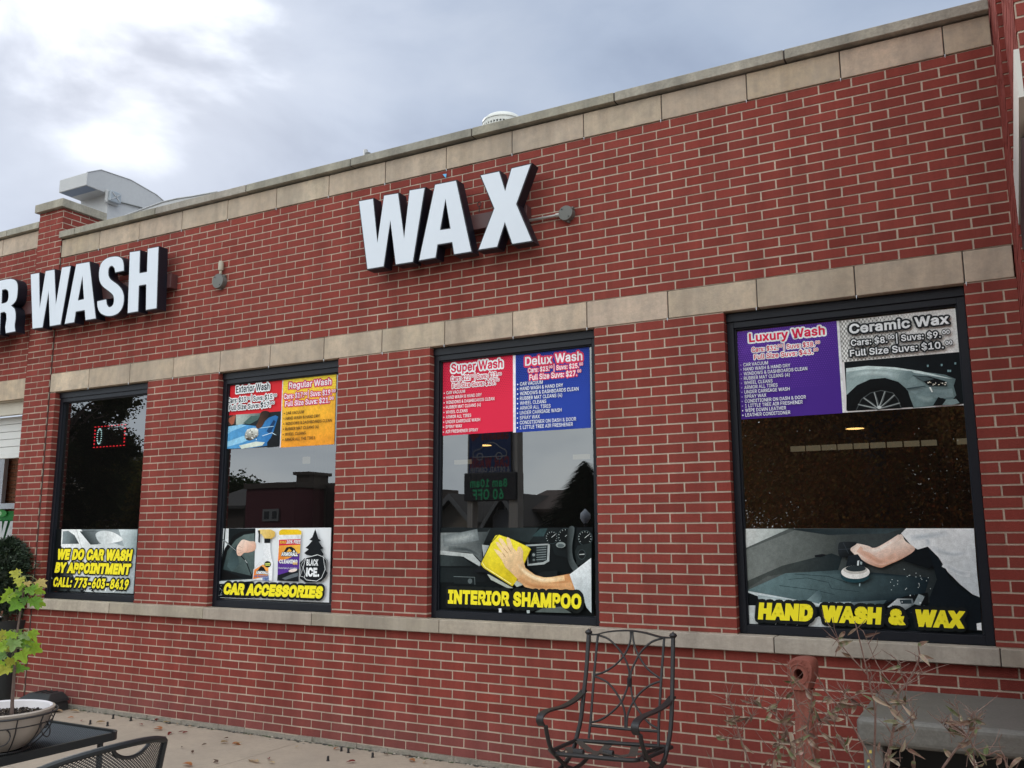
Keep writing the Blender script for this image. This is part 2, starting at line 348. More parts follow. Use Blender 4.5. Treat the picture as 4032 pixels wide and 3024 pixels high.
# return wall on the right, stepping back once, then its front face
bricks(mb, (2.71, 0, 0), (0, -1, 0), (-1, 0, 0), -.34, .86, T-46*c, 6.6, L=.2075, off=-.05)
bricks(mb, (2.735, -.86, 0), (0, -1, 0), (-1, 0, 0), 0, .945, T-46*c, 6.6, L=.2075, off=0, par=1)
bricks(mb, (2.738, -1.81, 0), X, NY, 0, 3.0, T-46*c, 6.6, L=.2075, off=0)
mb.build('brickwork', M_brick, bld)
mo = MB(); i_ = .0038
mo.box(-6.285, 2.74, i_, .108, .0, SILLB-.002); mo.box(-6.285, 2.74, i_, .108, T+3*c+.001, FRB-.001)
for a, b in PIER: mo.box(a+i_, b-i_, i_, .108, SILLT-.004, T+.002)
mo.box(-6.70+.004, -6.29, PF+i_, .10, 0, T+30.5*c-.002); mo.box(-6.60, -6.285-i_+.001, .1, .46, FRT-.06, T+30.5*c-.002)
mo.box(-13, -6.70, LY+i_, .14, T+3*c+.001, T+25*c-.001)
mo.box(2.71+i_, 2.80, -.853, .34, 0, 6.6); mo.box(2.735+i_, 2.82, -1.80, -.861, 0, 6.6); mo.box(2.742, 5.8, -1.81+i_, -1.70, 0, 6.6)
mo.build('mortar', M_mortar, bld)
# footing strip under the first course
ft = MB()
for k in range(60):
    x0 = -6.28+k*.15; ft.box(x0, x0+.152, -.004-random.random()*.012, .05, -.01, .030+random.random()*.010)
ft.build('footing', mat('rough_footing', (.30, .26, .22), .95, noise=(9, .6, (.17, .16, .13), 60, .4, (.12, .12, .09)), bump=(60, .8)), bld, fixn=False)
def scol(v=.06):
    g = random.gauss(1, v); return (g*random.gauss(1, .015), g, g*random.gauss(1, .03))
def blocks(name, xs, y0, y1, z0, z1, matl, gap=.007, bev=.004, wick=False, parent=bld, var=.09):
    b = MB()
    for a, d in zip(xs[:-1], xs[1:]): e_ = random.uniform(-.0015, .0015); b.box(a+gap/2, d-gap/2, y0+e_, y1, z0+random.uniform(0, .0015), z1-random.uniform(0, .0015), scol(var))
    o = b.build(name, matl, parent, bevel=bev)
    j = MB(); j.box(xs[0]+.01, xs[-1]-.01, y0+.007, y1-.004, z0+.004, z1-.004)
    if wick:
        j.cur = 1
        for a in xs[1:-1]: j.lathe([(.004, 0), (.003, -.012), (.0, -.026)], (a+random.uniform(-.01, .01), y0-.002, z0+.002), 6)
    j.build('joint_filler', [M_joint, M_white], o)
    return o
n6 = [-6.28]+[round(-5.655+.6225*k, 4) for k in range(14)]+[2.705]
blocks('lintel_band', n6, -.006, .11, T+.003, T+3*c-.003, M_stone, wick=True)
blocks('frieze_band', n6, -.008, .11, FRB+.003, FRT-.002, M_stone, wick=True, var=.07)
blocks('coping', [-6.281, -6.02]+[round(-4.76+1.245*k, 4) for k in range(6)]+[2.708], -.055, .30, FRT+.012, FRT+.085, M_coping, gap=.010, bev=.004)
blocks('window_sill', [-6.287]+[round(-5.035+1.2475*k, 4) for k in range(7)]+[2.705], -.055, .09, SILLB+.004, SILLT-.001, M_sill, gap=.006, bev=.004)
blocks('garage_lintel', [-13, -11.2, -9.3, -7.99, -6.705], LY-.012, .30, T-.02, T+3*c, M_stone)
blocks('frieze_band', [-13, -11.8, -11.2, -10.55, -9.9, -9.3, -8.67, -8.05, -7.42, -6.705], LY-.008, .14, T+25*c+.003, T+28*c, M_stone)
blocks('coping', [-13, -11.1, -9.8, -8.55, -7.3, -6.705], LY-.05, .30, T+28*c+.010, T+28*c+.085, M_coping, gap=.01)
pc = MB(); pc.box(-6.735, -6.25, PF-.045, .50, T+30.5*c, T+30.5*c+.095); pc.build('pilaster_cap', M_coping, bld, bevel=.006)
dj = MB(); dj.box(-6.291, -6.281, -.004, .02, 0, FRT); dj.build('expansion_joint', M_joint, bld)
# roof slab, dark room behind the glass
rf = MB(); rf.box(-13, 2.8, .12, 9, FRT-.45, FRT-.30); rf.build('roof', M_roof, bld)
rm = MB()
rm.box(-6.30, 2.9, 6.5, 6.6, 0, 3.5); rm.box(-6.34, -6.30, .12, 6.5, 0, 3.5); rm.box(2.80, 2.9, .12, 6.5, 0, 3.5)
rm.box(-6.30, 2.8, .12, 6.5, -.02, .02); rm.box(-6.30, 2.8, .12, 6.5, 3.36, 3.42); rm.box(-6.30, 2.8, .13, .2, .0, SILLB)
rm.build('room', M_inner, bld)
# white tile strip and pale column seen through the panes
M_tileglow = mat('tile_added_glow', (.55, .52, .42), .4, attr=True, noise=(9, .4, (.40, .37, .28)), emit=((.9, .8, .55), .18))  # weak glow added to the tiles, standing in for room light
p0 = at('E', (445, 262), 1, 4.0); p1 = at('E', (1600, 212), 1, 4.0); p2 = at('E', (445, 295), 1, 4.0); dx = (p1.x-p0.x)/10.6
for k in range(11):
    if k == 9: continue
    tl = MB(); tl.box(p0.x+k*dx+.01, p0.x+(k+1)*dx-.01, 4.0, 4.05, p2.z, p0.z, scol(.1)); tl.build('tile_panel', M_tileglow, bld)
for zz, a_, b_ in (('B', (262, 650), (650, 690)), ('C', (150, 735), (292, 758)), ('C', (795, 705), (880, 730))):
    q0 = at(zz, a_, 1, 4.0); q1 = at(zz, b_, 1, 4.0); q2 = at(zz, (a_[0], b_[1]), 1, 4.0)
    tl = MB(); tl.box(q0.x, q1.x, 4.0, 4.05, q2.z, q0.z, (1, 1, 1)); tl.build('tile_panel', M_tileglow, bld)
M_cream = mat('cream_column', (.45, .42, .34), .6)
for zz, u0, u1, v in (('E', 1455, 1500, 270), ('B', 690, 730, 760), ('C', 245, 275, 760)):
    q0 = at(zz, (u0, v), 1, 3.0); q1 = at(zz, (u1, v), 1, 3.0)
    cm = MB(); cm.box(q0.x, q1.x, 3.0, 3.12, 0, 3.36); cm.build('inner_column', M_cream, bld)
rc = MB(); q0 = at('A', (222, 300), 1, .75); q1 = at('A', (285, 300), 1, .75); rc.box(q0.x, q1.x, .75, .9, 0, 3.36); rc.build('red_column', mat('dark_red_paint', (.55, .02, .07), .5), bld)
for zz, p, hw in (('E', (873, 146), 64), ('C', (308, 655), 42)):       # pendant lamps hung in the room
    q = at(zz, p, 1, 3.4); rr = abs(at(zz, (p[0]+hw, p[1]), 1, 3.4).x-q.x)
    l_ = MB(); l_.lathe([(rr*.95, .0), (rr*.7, .008), (0, .010)], q, 24); lo = l_.build('ceiling_lamp', M_lamp, bld)
    l_ = MB(); l_.lathe([(rr, .0), (rr*1.02, .012), (rr*.5, .08), (.02, .12)], q, 24, cap=False); l_.tube([q+Vector((0, 0, .10)), (q.x, q.y, 3.36)], .008, 6); l_.build('lamp_shade', M_darkrail, lo)
# windows
GY = .100
for k, (a, b) in enumerate(WIN):
    f = MB(); z0, z1 = SILLT, T
    fy = .062; wv = .048
    f.box(a+.002, b-.002, fy-.012, .14, z1-.062, z1-.004)              # head
    f.box(a+.002, a+wv, fy, .14, z0+.002, z1-.062); f.box(b-wv, b-.002, fy, .14, z0+.002, z1-.062)
    f.box(a+wv, b-wv, fy, .14, z1-.105, z1-.062); f.box(a+wv, b-wv, fy, .14, z0+.002, z0+.055)
    g = .010                                                            # inner glazing bead
    f.box(a+wv, a+wv+g, fy+.018, .13, z0+.055, z1-.105); f.box(b-wv-g, b-wv, fy+.018, .13, z0+.055, z1-.105)
    f.box(a+wv+g, b-wv-g, fy+.018, .13, z1-.105-g, z1-.105); f.box(a+wv+g, b-wv-g, fy+.018, .13, z0+.055, z0+.055+g*.6)
    fo = f.build('window', M_frame, bld, bevel=.0015, segs=1)
    p = MB(); p.add([(a+wv, GY, z0+.05), (b-wv, GY, z0+.05), (b-wv, GY, z1-.1), (a+wv, GY, z1-.1)], [(0, 1, 2, 3)])
    p.build('pane', M_glass, fo, fixn=False)
# garage opening left of the pilaster: trim, roller door half up, inner brick wall
gd = MB()
gd.box(-13, -6.72, .10, .16, T-.17, T-.03); gd.box(-13, -6.71, .06, .2, T-.03, T-.015)
gd.cur = 1
zt, zb = T-.17, at('Q', (120, 935), 1, .22).z
for k in range(5):
    h = (zt-zb)/5; gd.box(-13, -6.71, .22, .26, zb+k*h+.003, zb+(k+1)*h-.003)
gd.box(-13, -6.71, .205, .27, zb-.045, zb)
gd.build('roller_door', [mat('cream_trim', (.52, .48, .40), .6, noise=(3, .4, (.40, .36, .29))), mat('white_door', (.62, .62, .60), .5, noise=(4, .3, (.52, .52, .50)))], bld)
gi = MB(); GI = 3.2
gi.add([(-22, GI+.02, 0), (-6.9, GI+.02, 0), (-6.9, GI+.02, 3.6), (-22, GI+.02, 3.6)], [(0, 1, 2, 3)])
gi.build('bay_mortar', M_mortar, bld, fixn=False)
gb = MB(); bricks(gb, (0, GI, 0), X, NY, -16, -7.0, .2, 3.5, depth=.015); gb.build('bay_brickwork', mat('tan_brick', (.30, .12, .065), .9, attr=True), bld)
# white awning cloth and dark frame hung on the return wall
aw = MB(); pts = [('S', )]
ZOOM['S'] = (3832, 0, .3617); ZOOM['T'] = (3832, 500, .3617)
awl = [at('S', (447, 540), 0, 2.715), at('S', (505, 1060), 0, 2.715), at('S', (505, 1600), 0, 2.715), at('T', (500, 1180), 0, 2.715), at('T', (490, 1330), 0, 2.715), at('T', (445, 760), 0, 2.715), at('S', (445, 1600), 0, 2.715)]
awn = thing('wall_awning', 'narrow white canvas awning edge hung on the right hand return wall', 'awning', (2.73, -1.2, 3.4))
aw.prism([[(q.y, q.z) for q in awl]], lambda p: (2.712, p[0], p[1]), lambda p: (2.732, p[0], p[1])); aw.build('canvas', M_sheet, awn)
ab = MB(); l2 = [at('S', (507, 1500), 0, 2.72), at('S', (600, 1500), 0, 2.72), at('T', (600, 1250), 0, 2.72), at('T', (503, 1400), 0, 2.72), at('T', (500, 1200), 0, 2.72)]
ab.prism([[(q.y, q.z) for q in l2]], lambda p: (2.720, p[0], p[1]), lambda p: (2.733, p[0], p[1])); ab.build('frame', M_frame, awn)
# ------------------------------------------------------------------ lettering and printed pictures
_tc = {}
GLYPHS = {}
for ln in r""" 38
$89;40,-15 40,117 49,117 49,-15;45,-2 34,-1 26,2 18,6 13,12 9,19 8,27 21,27 22,22 25,18 28,14 33,12 39,10 45,10 51,10 57,12 62,15 66,18 68,23 69,28 68,32 66,36 63,39 59,41 49,44 37,48 26,52 17,58 12,65 10,74 12,83 15,90 20,95 28,100 36,102 45,103 55,102 63,100 70,95 75,90 79,83 80,76 67,76 65,82 60,87 53,91 45,92 39,91 33,90 29,87 26,84 24,80 23,75 24,70 26,67 30,64 34,62 42,59 53,56 62,53 67,50 72,48 76,44 79,40 81,34 82,28 81,20 77,13 72,7 65,2 56,-1
%135;35,57 29,57 24,59 20,63 17,67 16,72 15,78 15,82 16,88 17,93 20,97 24,101 29,103 35,103 41,103 46,101 50,97 53,93 55,88 55,82 55,78 55,72 53,67 50,63 46,59 41,57;35,65 40,66 42,69 44,73 45,78 45,82 44,87 43,91 40,94 35,95 31,94 28,91 26,87 25,82 25,78 26,73 28,69 31,66;100,-2 94,-1 89,1 85,4 82,9 81,14 80,19 80,24 81,29 82,34 85,39 89,42 94,44 100,45 106,44 111,42 115,39 118,34 120,29 120,24 120,19 120,14 118,9 115,4 111,1 106,-1;100,7 105,8 108,11 109,15 110,19 110,24 109,28 108,32 105,35 100,36 96,35 93,32 91,28 91,24 91,19 91,15 93,11 96,8;26,0 96,102 108,102 38,0
&90;39,-1 30,0 22,2 16,7 11,12 8,19 7,27 7,33 9,38 13,43 17,47 28,56 43,67 47,70 51,75 52,78 52,81 52,85 49,89 45,91 40,92 37,92 34,91 31,89 29,86 28,83 27,80 28,76 29,73 34,65 41,57 88,0 73,0 34,46 24,59 20,64 17,69 16,74 15,80 16,86 18,92 22,96 27,100 33,102 40,103 47,102 53,100 58,96 62,92 64,87 65,81 64,76 63,72 61,68 58,65 51,59 31,43 26,39 22,35 20,31 19,26 20,22 22,17 25,14 29,11 33,10 39,9 45,10 50,12 56,15 60,19 64,24 67,30 69,37 70,45 82,45 81,36 79,29 77,23 74,18 69,12 67,9 61,5 54,1 47,-1
(55;18,41 18,53 20,65 21,71 23,77 24,83 26,88 31,99 35,108 47,108 42,97 38,86 35,74 32,63 31,52 30,41 31,32 32,23 34,13 38,3 40,-2 42,-8 44,-13 47,-19 35,-19 31,-12 28,-4 25,3 22,11 20,19 19,26 18,34
)55;7,-19 10,-13 13,-7 15,-2 17,4 20,14 23,23 24,32 24,41 24,52 22,63 20,74 16,86 12,97 7,108 19,108 24,99 28,88 30,83 32,77 33,71 35,65 36,53 37,41 37,34 36,26 34,18 32,11 30,3 27,-4 23,-12 19,-19
-91;67,49 67,38 23,38 23,49
.38;19,-1 16,0 13,2 11,5 10,8 11,12 13,15 16,17 19,17 23,17 26,15 28,12 28,8 28,5 26,2 23,0
091;45,-1 35,0 26,5 19,12 14,23 12,29 11,36 10,43 10,51 10,59 11,66 12,73 14,79 19,89 26,97 35,102 45,103 56,102 65,97 72,89 77,79 79,73 80,66 81,59 81,51 81,43 80,36 79,29 77,23 72,12 65,5 56,0;45,10 52,11 58,15 63,21 66,29 68,39 69,51 68,63 66,73 63,81 58,87 52,91 45,92 38,91 33,87 28,81 25,73 23,63 22,51 23,39 25,29 28,21 33,15 38,11
191;15,0 15,11 78,11 78,0;55,102 55,0 42,0 42,90 17,72 17,85 40,102
291;13,0 13,9 47,46 56,56 60,61 62,65 64,70 64,74 63,79 62,84 59,87 55,90 50,91 45,92 39,91 34,89 31,87 28,83 26,78 25,72 13,72 14,81 17,88 22,95 29,99 36,102 45,103 54,102 61,99 67,95 72,89 75,82 76,74 76,69 74,64 71,58 67,52 53,36 31,12 31,11 78,11 78,0
391;44,-1 35,-1 27,2 20,6 14,11 10,18 9,26 22,26 23,21 25,17 29,14 33,12 38,10 44,10 50,11 55,12 59,15 63,19 65,23 66,29 65,34 63,39 60,43 55,47 48,49 40,50 31,50 31,60 58,90 14,90 14,102 74,102 74,92 42,56 42,58 53,58 62,55 69,51 74,44 77,37 79,29 77,21 74,13 69,7 62,2 53,0
491;8,21 8,32 49,102 62,102 22,33 83,33 83,21;56,0 56,24 56,29 56,64 69,64 69,0
591;44,-1 36,0 28,2 22,6 17,12 13,19 12,26 24,26 25,22 28,18 31,15 35,12 39,10 44,10 50,11 55,13 60,16 63,21 65,26 66,32 65,39 63,44 59,49 55,52 50,55 44,55 38,55 33,54 29,52 26,49 13,51 19,102 73,102 73,90 30,90 27,60 31,63 36,65 41,66 46,67 53,66 59,64 64,61 69,57 73,52 76,46 78,40 78,33 77,23 74,15 69,8 62,3 54,0
691;45,-1 36,0 28,3 22,8 17,15 14,23 13,32 14,40 16,48 20,57 27,68 50,102 64,102 30,52 29,52 31,55 33,58 36,60 39,61 43,62 47,63 56,62 63,59 69,54 74,48 77,40 78,31 77,22 74,15 69,8 62,3 54,0;45,10 51,10 56,13 60,16 63,20 65,26 65,31 65,37 63,43 60,47 56,50 51,52 45,53 40,52 35,50 31,47 28,43 26,38 25,32 26,26 28,20 31,16 35,13 40,10
791;19,0 65,90 12,90 12,102 78,102 78,90 33,0
891;45,-1 36,0 27,2 20,7 15,12 11,19 10,27 11,33 13,39 16,44 20,48 25,51 31,53 24,56 19,62 15,68 14,76 15,83 18,90 23,95 29,100 37,102 45,103 54,102 61,100 67,95 72,90 75,83 76,76 75,68 72,62 67,56 60,53 65,51 70,48 74,44 77,39 79,33 80,27 79,19 76,12 70,7 63,2 55,0;45,10 52,10 57,12 61,15 65,18 67,23 67,28 67,33 64,38 61,42 57,45 51,46 45,47 39,46 34,45 29,42 26,38 24,33 23,28 24,23 26,18 29,15 33,12 39,10;45,58 50,58 55,60 59,63 61,66 63,70 64,75 63,80 62,84 59,87 55,90 50,91 45,92 40,91 35,90 32,87 29,84 27,80 27,75 27,70 29,66 32,63 36,60 40,58
991;45,103 54,102 62,99 69,94 74,87 77,79 78,69 77,62 75,54 70,45 63,34 40,0 26,0 60,50 61,50 60,47 57,44 55,42 51,40 48,39 44,39 35,40 27,43 21,47 17,54 14,61 13,70 14,79 17,87 22,94 29,99 36,102;45,92 40,91 35,89 31,86 28,81 26,76 25,70 26,64 28,59 31,55 35,51 40,49 45,49 51,49 56,51 60,55 63,59 65,64 65,70 65,76 63,81 60,86 56,89 51,91
:38;19,-1 16,0 13,2 11,5 10,8 11,12 13,15 16,17 19,17 23,17 26,15 28,12 28,8 28,5 26,2 23,0;19,54 16,55 13,57 11,60 10,63 11,67 13,70 16,72 19,72 23,72 26,70 28,67 28,63 28,60 26,57 23,55
A96;3,0 40,102 55,102 93,0 79,0 57,60 53,74 46,96 49,96 43,74 38,60 17,0;22,28 22,40 74,40 74,28
B91;12,0 12,102 48,102 58,101 66,98 72,94 76,88 79,82 80,75 79,69 77,64 75,60 71,57 67,55 63,53 63,52 68,51 73,49 77,45 80,41 83,35 84,27 83,20 80,13 75,8 69,4 60,1 49,0;25,11 49,11 59,13 66,16 70,21 71,27 70,32 68,37 65,41 61,44 56,46 50,46 25,46;25,57 48,57 53,58 58,59 62,62 65,65 67,70 67,74 66,81 63,86 57,89 48,90 25,90
C102;53,-1 47,-1 41,0 35,2 30,5 25,8 21,13 17,18 14,23 11,29 10,36 8,43 8,51 8,59 10,66 11,72 14,79 17,84 21,89 25,93 30,97 35,100 41,102 47,103 53,103 61,103 68,101 75,98 80,94 85,89 90,84 93,77 95,70 82,70 80,75 78,79 75,83 71,86 67,88 63,90 58,91 53,91 45,90 37,86 30,81 25,73 22,63 21,51 22,39 25,29 30,21 37,15 45,12 53,11 58,11 63,12 67,14 71,16 75,19 78,23 80,27 82,32 95,32 93,25 90,18 86,12 80,8 75,4 68,1 61,-1
D100;44,0 19,0 19,11 43,11 54,13 64,16 71,22 76,30 79,40 80,51 79,62 76,72 71,80 64,86 55,89 44,90 19,90 19,102 45,102 52,101 59,100 65,98 71,96 80,88 87,78 89,72 91,66 92,59 92,51 92,43 91,36 89,30 87,24 83,18 80,14 75,10 70,6 64,3 58,2 51,0;25,102 25,0 12,0 12,102
E84;12,0 12,102 74,102 74,90 25,90 25,57 71,57 71,46 25,46 25,11 75,11 75,0
F82;12,0 12,102 74,102 74,90 25,90 25,56 69,56 69,44 25,44 25,0
G104;54,-1 47,-1 41,0 35,2 30,5 25,9 21,13 17,18 14,23 11,29 9,36 8,43 8,51 8,59 9,66 11,72 14,79 17,84 21,89 25,93 30,97 35,100 41,102 47,103 53,103 61,103 68,101 75,98 81,94 86,89 90,83 93,77 95,70 82,70 80,74 77,79 75,82 71,85 67,88 63,90 58,91 53,91 44,90 37,86 30,81 25,73 22,63 21,51 22,39 25,29 30,21 37,15 45,12 54,11 62,11 69,14 75,19 79,25 82,32 83,40 87,40 57,40 57,51 96,51 96,40 94,28 90,18 84,10 75,4 65,0
H103;12,0 12,102 25,102 25,58 78,58 78,102 91,102 91,0 78,0 78,46 25,46 25,0
I60;6,0 6,11 24,11 24,90 6,90 6,102 54,102 54,90 37,90 37,11 54,11 54,0
J79;37,-1 25,1 15,7 11,11 9,16 7,22 7,29 7,35 20,35 20,29 21,21 24,15 30,11 37,10 44,11 50,15 53,21 54,29 54,102 67,102 67,29 67,22 65,16 63,11 59,7 49,1
K93;21,29 21,43 28,52 35,61 42,69 73,102 90,102 46,55;12,0 12,102 25,102 25,67 25,45 25,39 25,0;74,0 38,52 46,62 90,0
L79;12,0 12,102 25,102 25,11 72,11 72,0
M126;12,0 12,102 30,102 55,37 57,32 60,25 62,17 64,10 61,10 64,17 66,24 68,32 70,37 95,102 114,102 114,0 101,0 101,58 101,65 101,74 101,83 101,91 103,91 100,82 96,73 93,64 91,58 68,0 57,0 34,58 32,64 29,72 26,82 22,91 24,91 24,83 24,74 24,66 24,58 24,0
N105;12,0 12,102 27,102 69,37 73,30 78,21 83,11 81,11 80,22 80,31 80,39 80,102 93,102 93,0 77,0 40,58 35,66 30,76 22,90 24,91 24,77 25,66 25,58 25,0
O107;53,-1 47,-1 41,0 35,2 30,5 25,8 21,13 17,18 14,23 11,29 10,36 8,43 8,51 8,59 10,66 11,72 14,79 17,84 21,89 25,93 30,97 35,100 41,102 47,103 53,103 60,103 66,102 71,100 77,97 82,93 86,89 90,84 93,79 95,72 97,66 98,59 99,51 98,43 97,36 95,29 93,23 90,18 86,13 82,8 77,5 71,2 66,0 60,-1;53,11 62,12 70,15 77,21 82,29 85,39 86,51 85,63 82,73 77,81 70,87 62,90 53,91 45,90 37,87 30,81 25,73 22,63 21,51 22,39 25,29 30,21 37,15 45,12
P89;12,0 12,102 47,102 58,101 66,97 73,92 78,86 81,78 82,70 81,61 78,53 73,47 66,41 58,38 47,37 22,37 22,48 47,48 54,49 59,51 64,54 67,59 68,64 69,70 68,75 67,80 64,85 59,88 54,90 46,90 25,90 25,0
Q107;49,32 63,32 74,17 77,13 94,-10 80,-10 69,5 66,9;53,-1 47,-1 41,0 35,2 30,5 25,8 21,13 17,18 14,23 11,29 10,36 8,43 8,51 8,59 10,66 11,72 14,79 17,84 21,89 25,93 30,97 35,100 41,102 47,103 53,103 60,103 66,102 71,100 77,97 82,93 86,89 90,84 93,79 95,72 97,66 98,59 99,51 98,43 97,36 95,29 93,23 90,18 86,13 82,8 77,5 71,2 66,0 60,-1;53,11 62,12 70,15 77,21 82,29 85,39 86,51 85,63 82,73 77,81 70,87 62,90 53,91 45,90 37,87 30,81 25,73 22,63 21,51 22,39 25,29 30,21 37,15 45,12
R90;12,0 12,102 47,102 58,101 67,98 73,93 78,87 81,79 82,70 81,62 78,54 73,48 67,43 58,41 47,40 19,40 19,51 47,51 54,52 60,53 64,56 67,60 68,65 69,70 68,76 67,81 64,85 60,88 54,90 47,90 25,90 25,0;71,0 46,46 61,46 86,0
S89;45,-2 34,-1 26,2 18,6 13,12 9,19 8,27 21,27 22,22 25,18 28,14 33,12 39,10 45,10 51,10 57,12 62,15 66,18 68,23 69,28 68,32 66,36 63,39 59,41 49,44 37,48 26,52 17,58 12,65 10,74 12,83 15,90 20,95 28,100 36,102 45,103 55,102 63,100 70,95 75,90 79,83 80,76 67,76 65,82 60,87 53,91 45,92 39,91 33,90 29,87 26,84 24,80 23,75 24,70 26,67 30,64 34,62 42,59 53,56 62,53 67,50 72,48 76,44 79,40 81,34 82,28 81,20 77,13 72,7 65,2 56,-1
T90;6,90 6,102 83,102 83,90 51,90 51,0 39,0 39,90
U103;52,-2 41,0 31,3 23,9 17,16 13,25 12,35 12,102 25,102 25,36 26,29 28,23 32,17 37,14 44,11 52,10 60,11 66,14 71,17 75,23 78,29 79,36 79,102 91,102 91,35 90,25 87,16 81,9 73,3 63,0
V96;41,0 3,102 17,102 38,41 43,27 50,6 47,6 53,28 58,41 79,102 93,102 56,0
W137;31,0 3,102 16,102 33,39 35,29 37,19 39,8 38,8 40,19 42,29 45,39 61,102 76,102 92,39 95,29 97,19 99,8 98,8 100,19 102,29 105,39 121,102 134,102 106,0 91,0 74,65 70,78 67,95 70,95 67,79 64,65 46,0
X95;4,0 43,57 43,47 6,102 21,102 36,80 41,72 45,66 49,58 46,58 50,66 54,72 60,80 75,102 89,102 52,48 52,57 91,0 76,0 58,26 54,33 50,39 46,46 49,46 45,39 41,33 36,26 18,0
Y94;41,0 41,42 3,102 18,102 38,69 44,58 50,46 45,46 50,59 56,69 76,102 91,102 54,42 54,0
Z88;8,0 8,9 55,77 61,86 68,95 70,91 57,90 45,90 8,90 8,102 79,102 79,92 34,26 27,16 19,7 18,11 30,11 43,11 80,11 80,0
a78;32,-2 25,-1 19,1 14,4 10,9 7,15 6,22 7,28 9,32 12,36 16,39 20,41 25,42 36,44 47,45 50,46 53,47 55,49 55,51 55,56 53,59 51,62 48,64 44,66 39,66 34,66 30,64 26,63 24,60 21,58 20,55 8,58 11,64 16,69 21,73 27,75 33,76 39,77 48,76 53,74 57,72 61,69 64,64 67,58 67,50 67,0 55,0 55,10 54,10 50,5 47,2 43,0 38,-1;34,9 40,10 46,12 50,15 53,19 54,23 55,28 55,38 52,36 46,35 40,34 35,34 27,32 23,30 21,28 19,25 18,21 19,17 20,14 23,12 26,10 30,9
b85;46,-2 40,-1 34,1 31,3 28,6 24,12 22,12 22,0 11,0 11,102 23,102 23,64 24,64 27,69 30,72 34,75 39,76 46,77 55,76 63,72 69,66 74,59 77,49 78,38 77,27 74,17 69,9 63,3 55,0;44,9 51,10 56,13 60,18 63,23 65,30 66,38 65,45 63,52 60,58 56,62 51,65 44,66 38,65 32,62 28,58 25,53 23,46 23,38 23,30 25,23 28,17 32,13 38,10
c79;41,-2 32,0 23,3 16,9 11,17 8,27 7,37 8,49 11,58 16,66 23,72 32,76 41,77 47,77 52,75 57,74 61,71 65,68 68,64 71,60 72,55 61,52 58,58 54,62 48,65 41,66 35,65 29,62 25,57 22,52 20,45 19,37 20,30 22,23 25,18 29,13 35,10 41,9 49,10 54,13 58,18 61,23 73,20 71,16 68,11 65,7 61,4 57,2 52,0 47,-1
d85;39,-2 30,0 22,3 16,9 11,17 8,27 7,38 8,49 11,59 16,66 22,72 30,76 39,77 46,76 51,75 54,72 57,69 61,64 62,64 62,102 74,102 74,0 63,0 63,12 61,12 57,6 54,3 50,1 45,-1;41,9 47,10 53,13 57,17 60,23 62,30 62,38 62,46 60,53 57,58 53,62 47,65 41,66 34,65 29,62 25,58 22,52 20,45 19,38 20,30 22,23 25,18 29,13 34,10
e81;42,-2 32,0 23,3 16,9 11,17 8,26 7,37 8,48 11,58 16,66 23,72 31,76 41,77 47,76 53,75 59,72 64,68 68,63 71,56 74,48 74,39 74,34 15,34 15,44 68,44 62,40 61,47 60,54 57,59 53,63 47,65 41,66 35,65 29,63 25,59 22,54 20,48 19,42 19,36 20,28 22,21 26,16 30,12 36,10 42,9 47,10 51,11 54,12 57,15 59,18 61,21 73,18 71,13 67,8 62,4 57,1 50,-1
f51;46,76 46,65 1,65 1,76;16,0 16,86 17,92 19,97 23,101 27,104 32,105 37,106 44,105 49,104 45,94 43,94 39,95 34,94 31,92 29,89 28,84 28,0
g85;41,-30 34,-30 27,-28 21,-25 16,-22 13,-18 10,-14 20,-8 24,-13 27,-16 31,-18 36,-19 41,-19 50,-18 56,-15 61,-9 62,-1 62,14 61,14 57,8 54,6 50,3 45,2 39,1 30,2 23,5 16,11 11,18 8,27 7,38 8,49 11,59 16,66 22,72 30,76 39,77 46,76 51,75 55,72 58,69 62,64 63,64 63,76 74,76 74,-2 73,-11 70,-18 65,-23 58,-27 50,-29;41,12 47,13 53,15 57,19 60,24 62,31 62,39 62,46 60,53 57,58 53,62 47,65 41,66 34,65 29,62 25,58 22,52 20,46 19,39 20,31 22,25 25,19 29,15 34,13
h82;23,45 23,0 11,0 11,102 23,102 23,57 20,57 25,66 30,72 37,76 45,77 53,76 59,74 64,70 68,64 71,57 71,48 71,0 59,0 59,47 58,55 55,61 49,65 42,66 37,65 32,63 28,61 25,57 23,51
i33;11,0 11,76 23,76 23,0;17,89 13,89 11,91 9,94 8,97 9,100 11,102 13,104 17,105 20,104 23,102 25,100 25,97 25,94 23,91 20,89
k76;22,27 22,42 24,42 57,76 72,76 37,40 35,40;11,0 11,102 23,102 23,0;59,0 30,37 38,46 74,0
l38;28,0 20,1 15,4 12,9 11,17 11,102 23,102 23,20 23,15 24,12 26,11 29,10 32,11 34,11 36,1 32,0
m122;11,0 11,76 22,76 22,59 24,65 26,69 30,73 34,75 39,77 44,77 51,76 57,72 62,66 64,59 62,59 64,64 67,69 71,72 76,75 81,77 87,77 94,77 99,74 104,71 108,66 111,59 111,51 111,0 99,0 99,51 98,58 95,63 89,65 84,66 79,66 75,64 72,61 69,58 68,54 67,49 67,0 55,0 55,52 54,58 51,62 46,65 40,66 36,66 32,64 28,61 25,58 23,53 23,48 23,0
n82;23,45 23,0 11,0 11,76 22,76 22,57 20,57 25,66 30,72 37,76 45,77 53,76 59,74 64,70 68,64 71,57 71,48 71,0 59,0 59,47 58,55 55,61 49,65 42,66 37,65 32,63 28,61 25,57 23,51
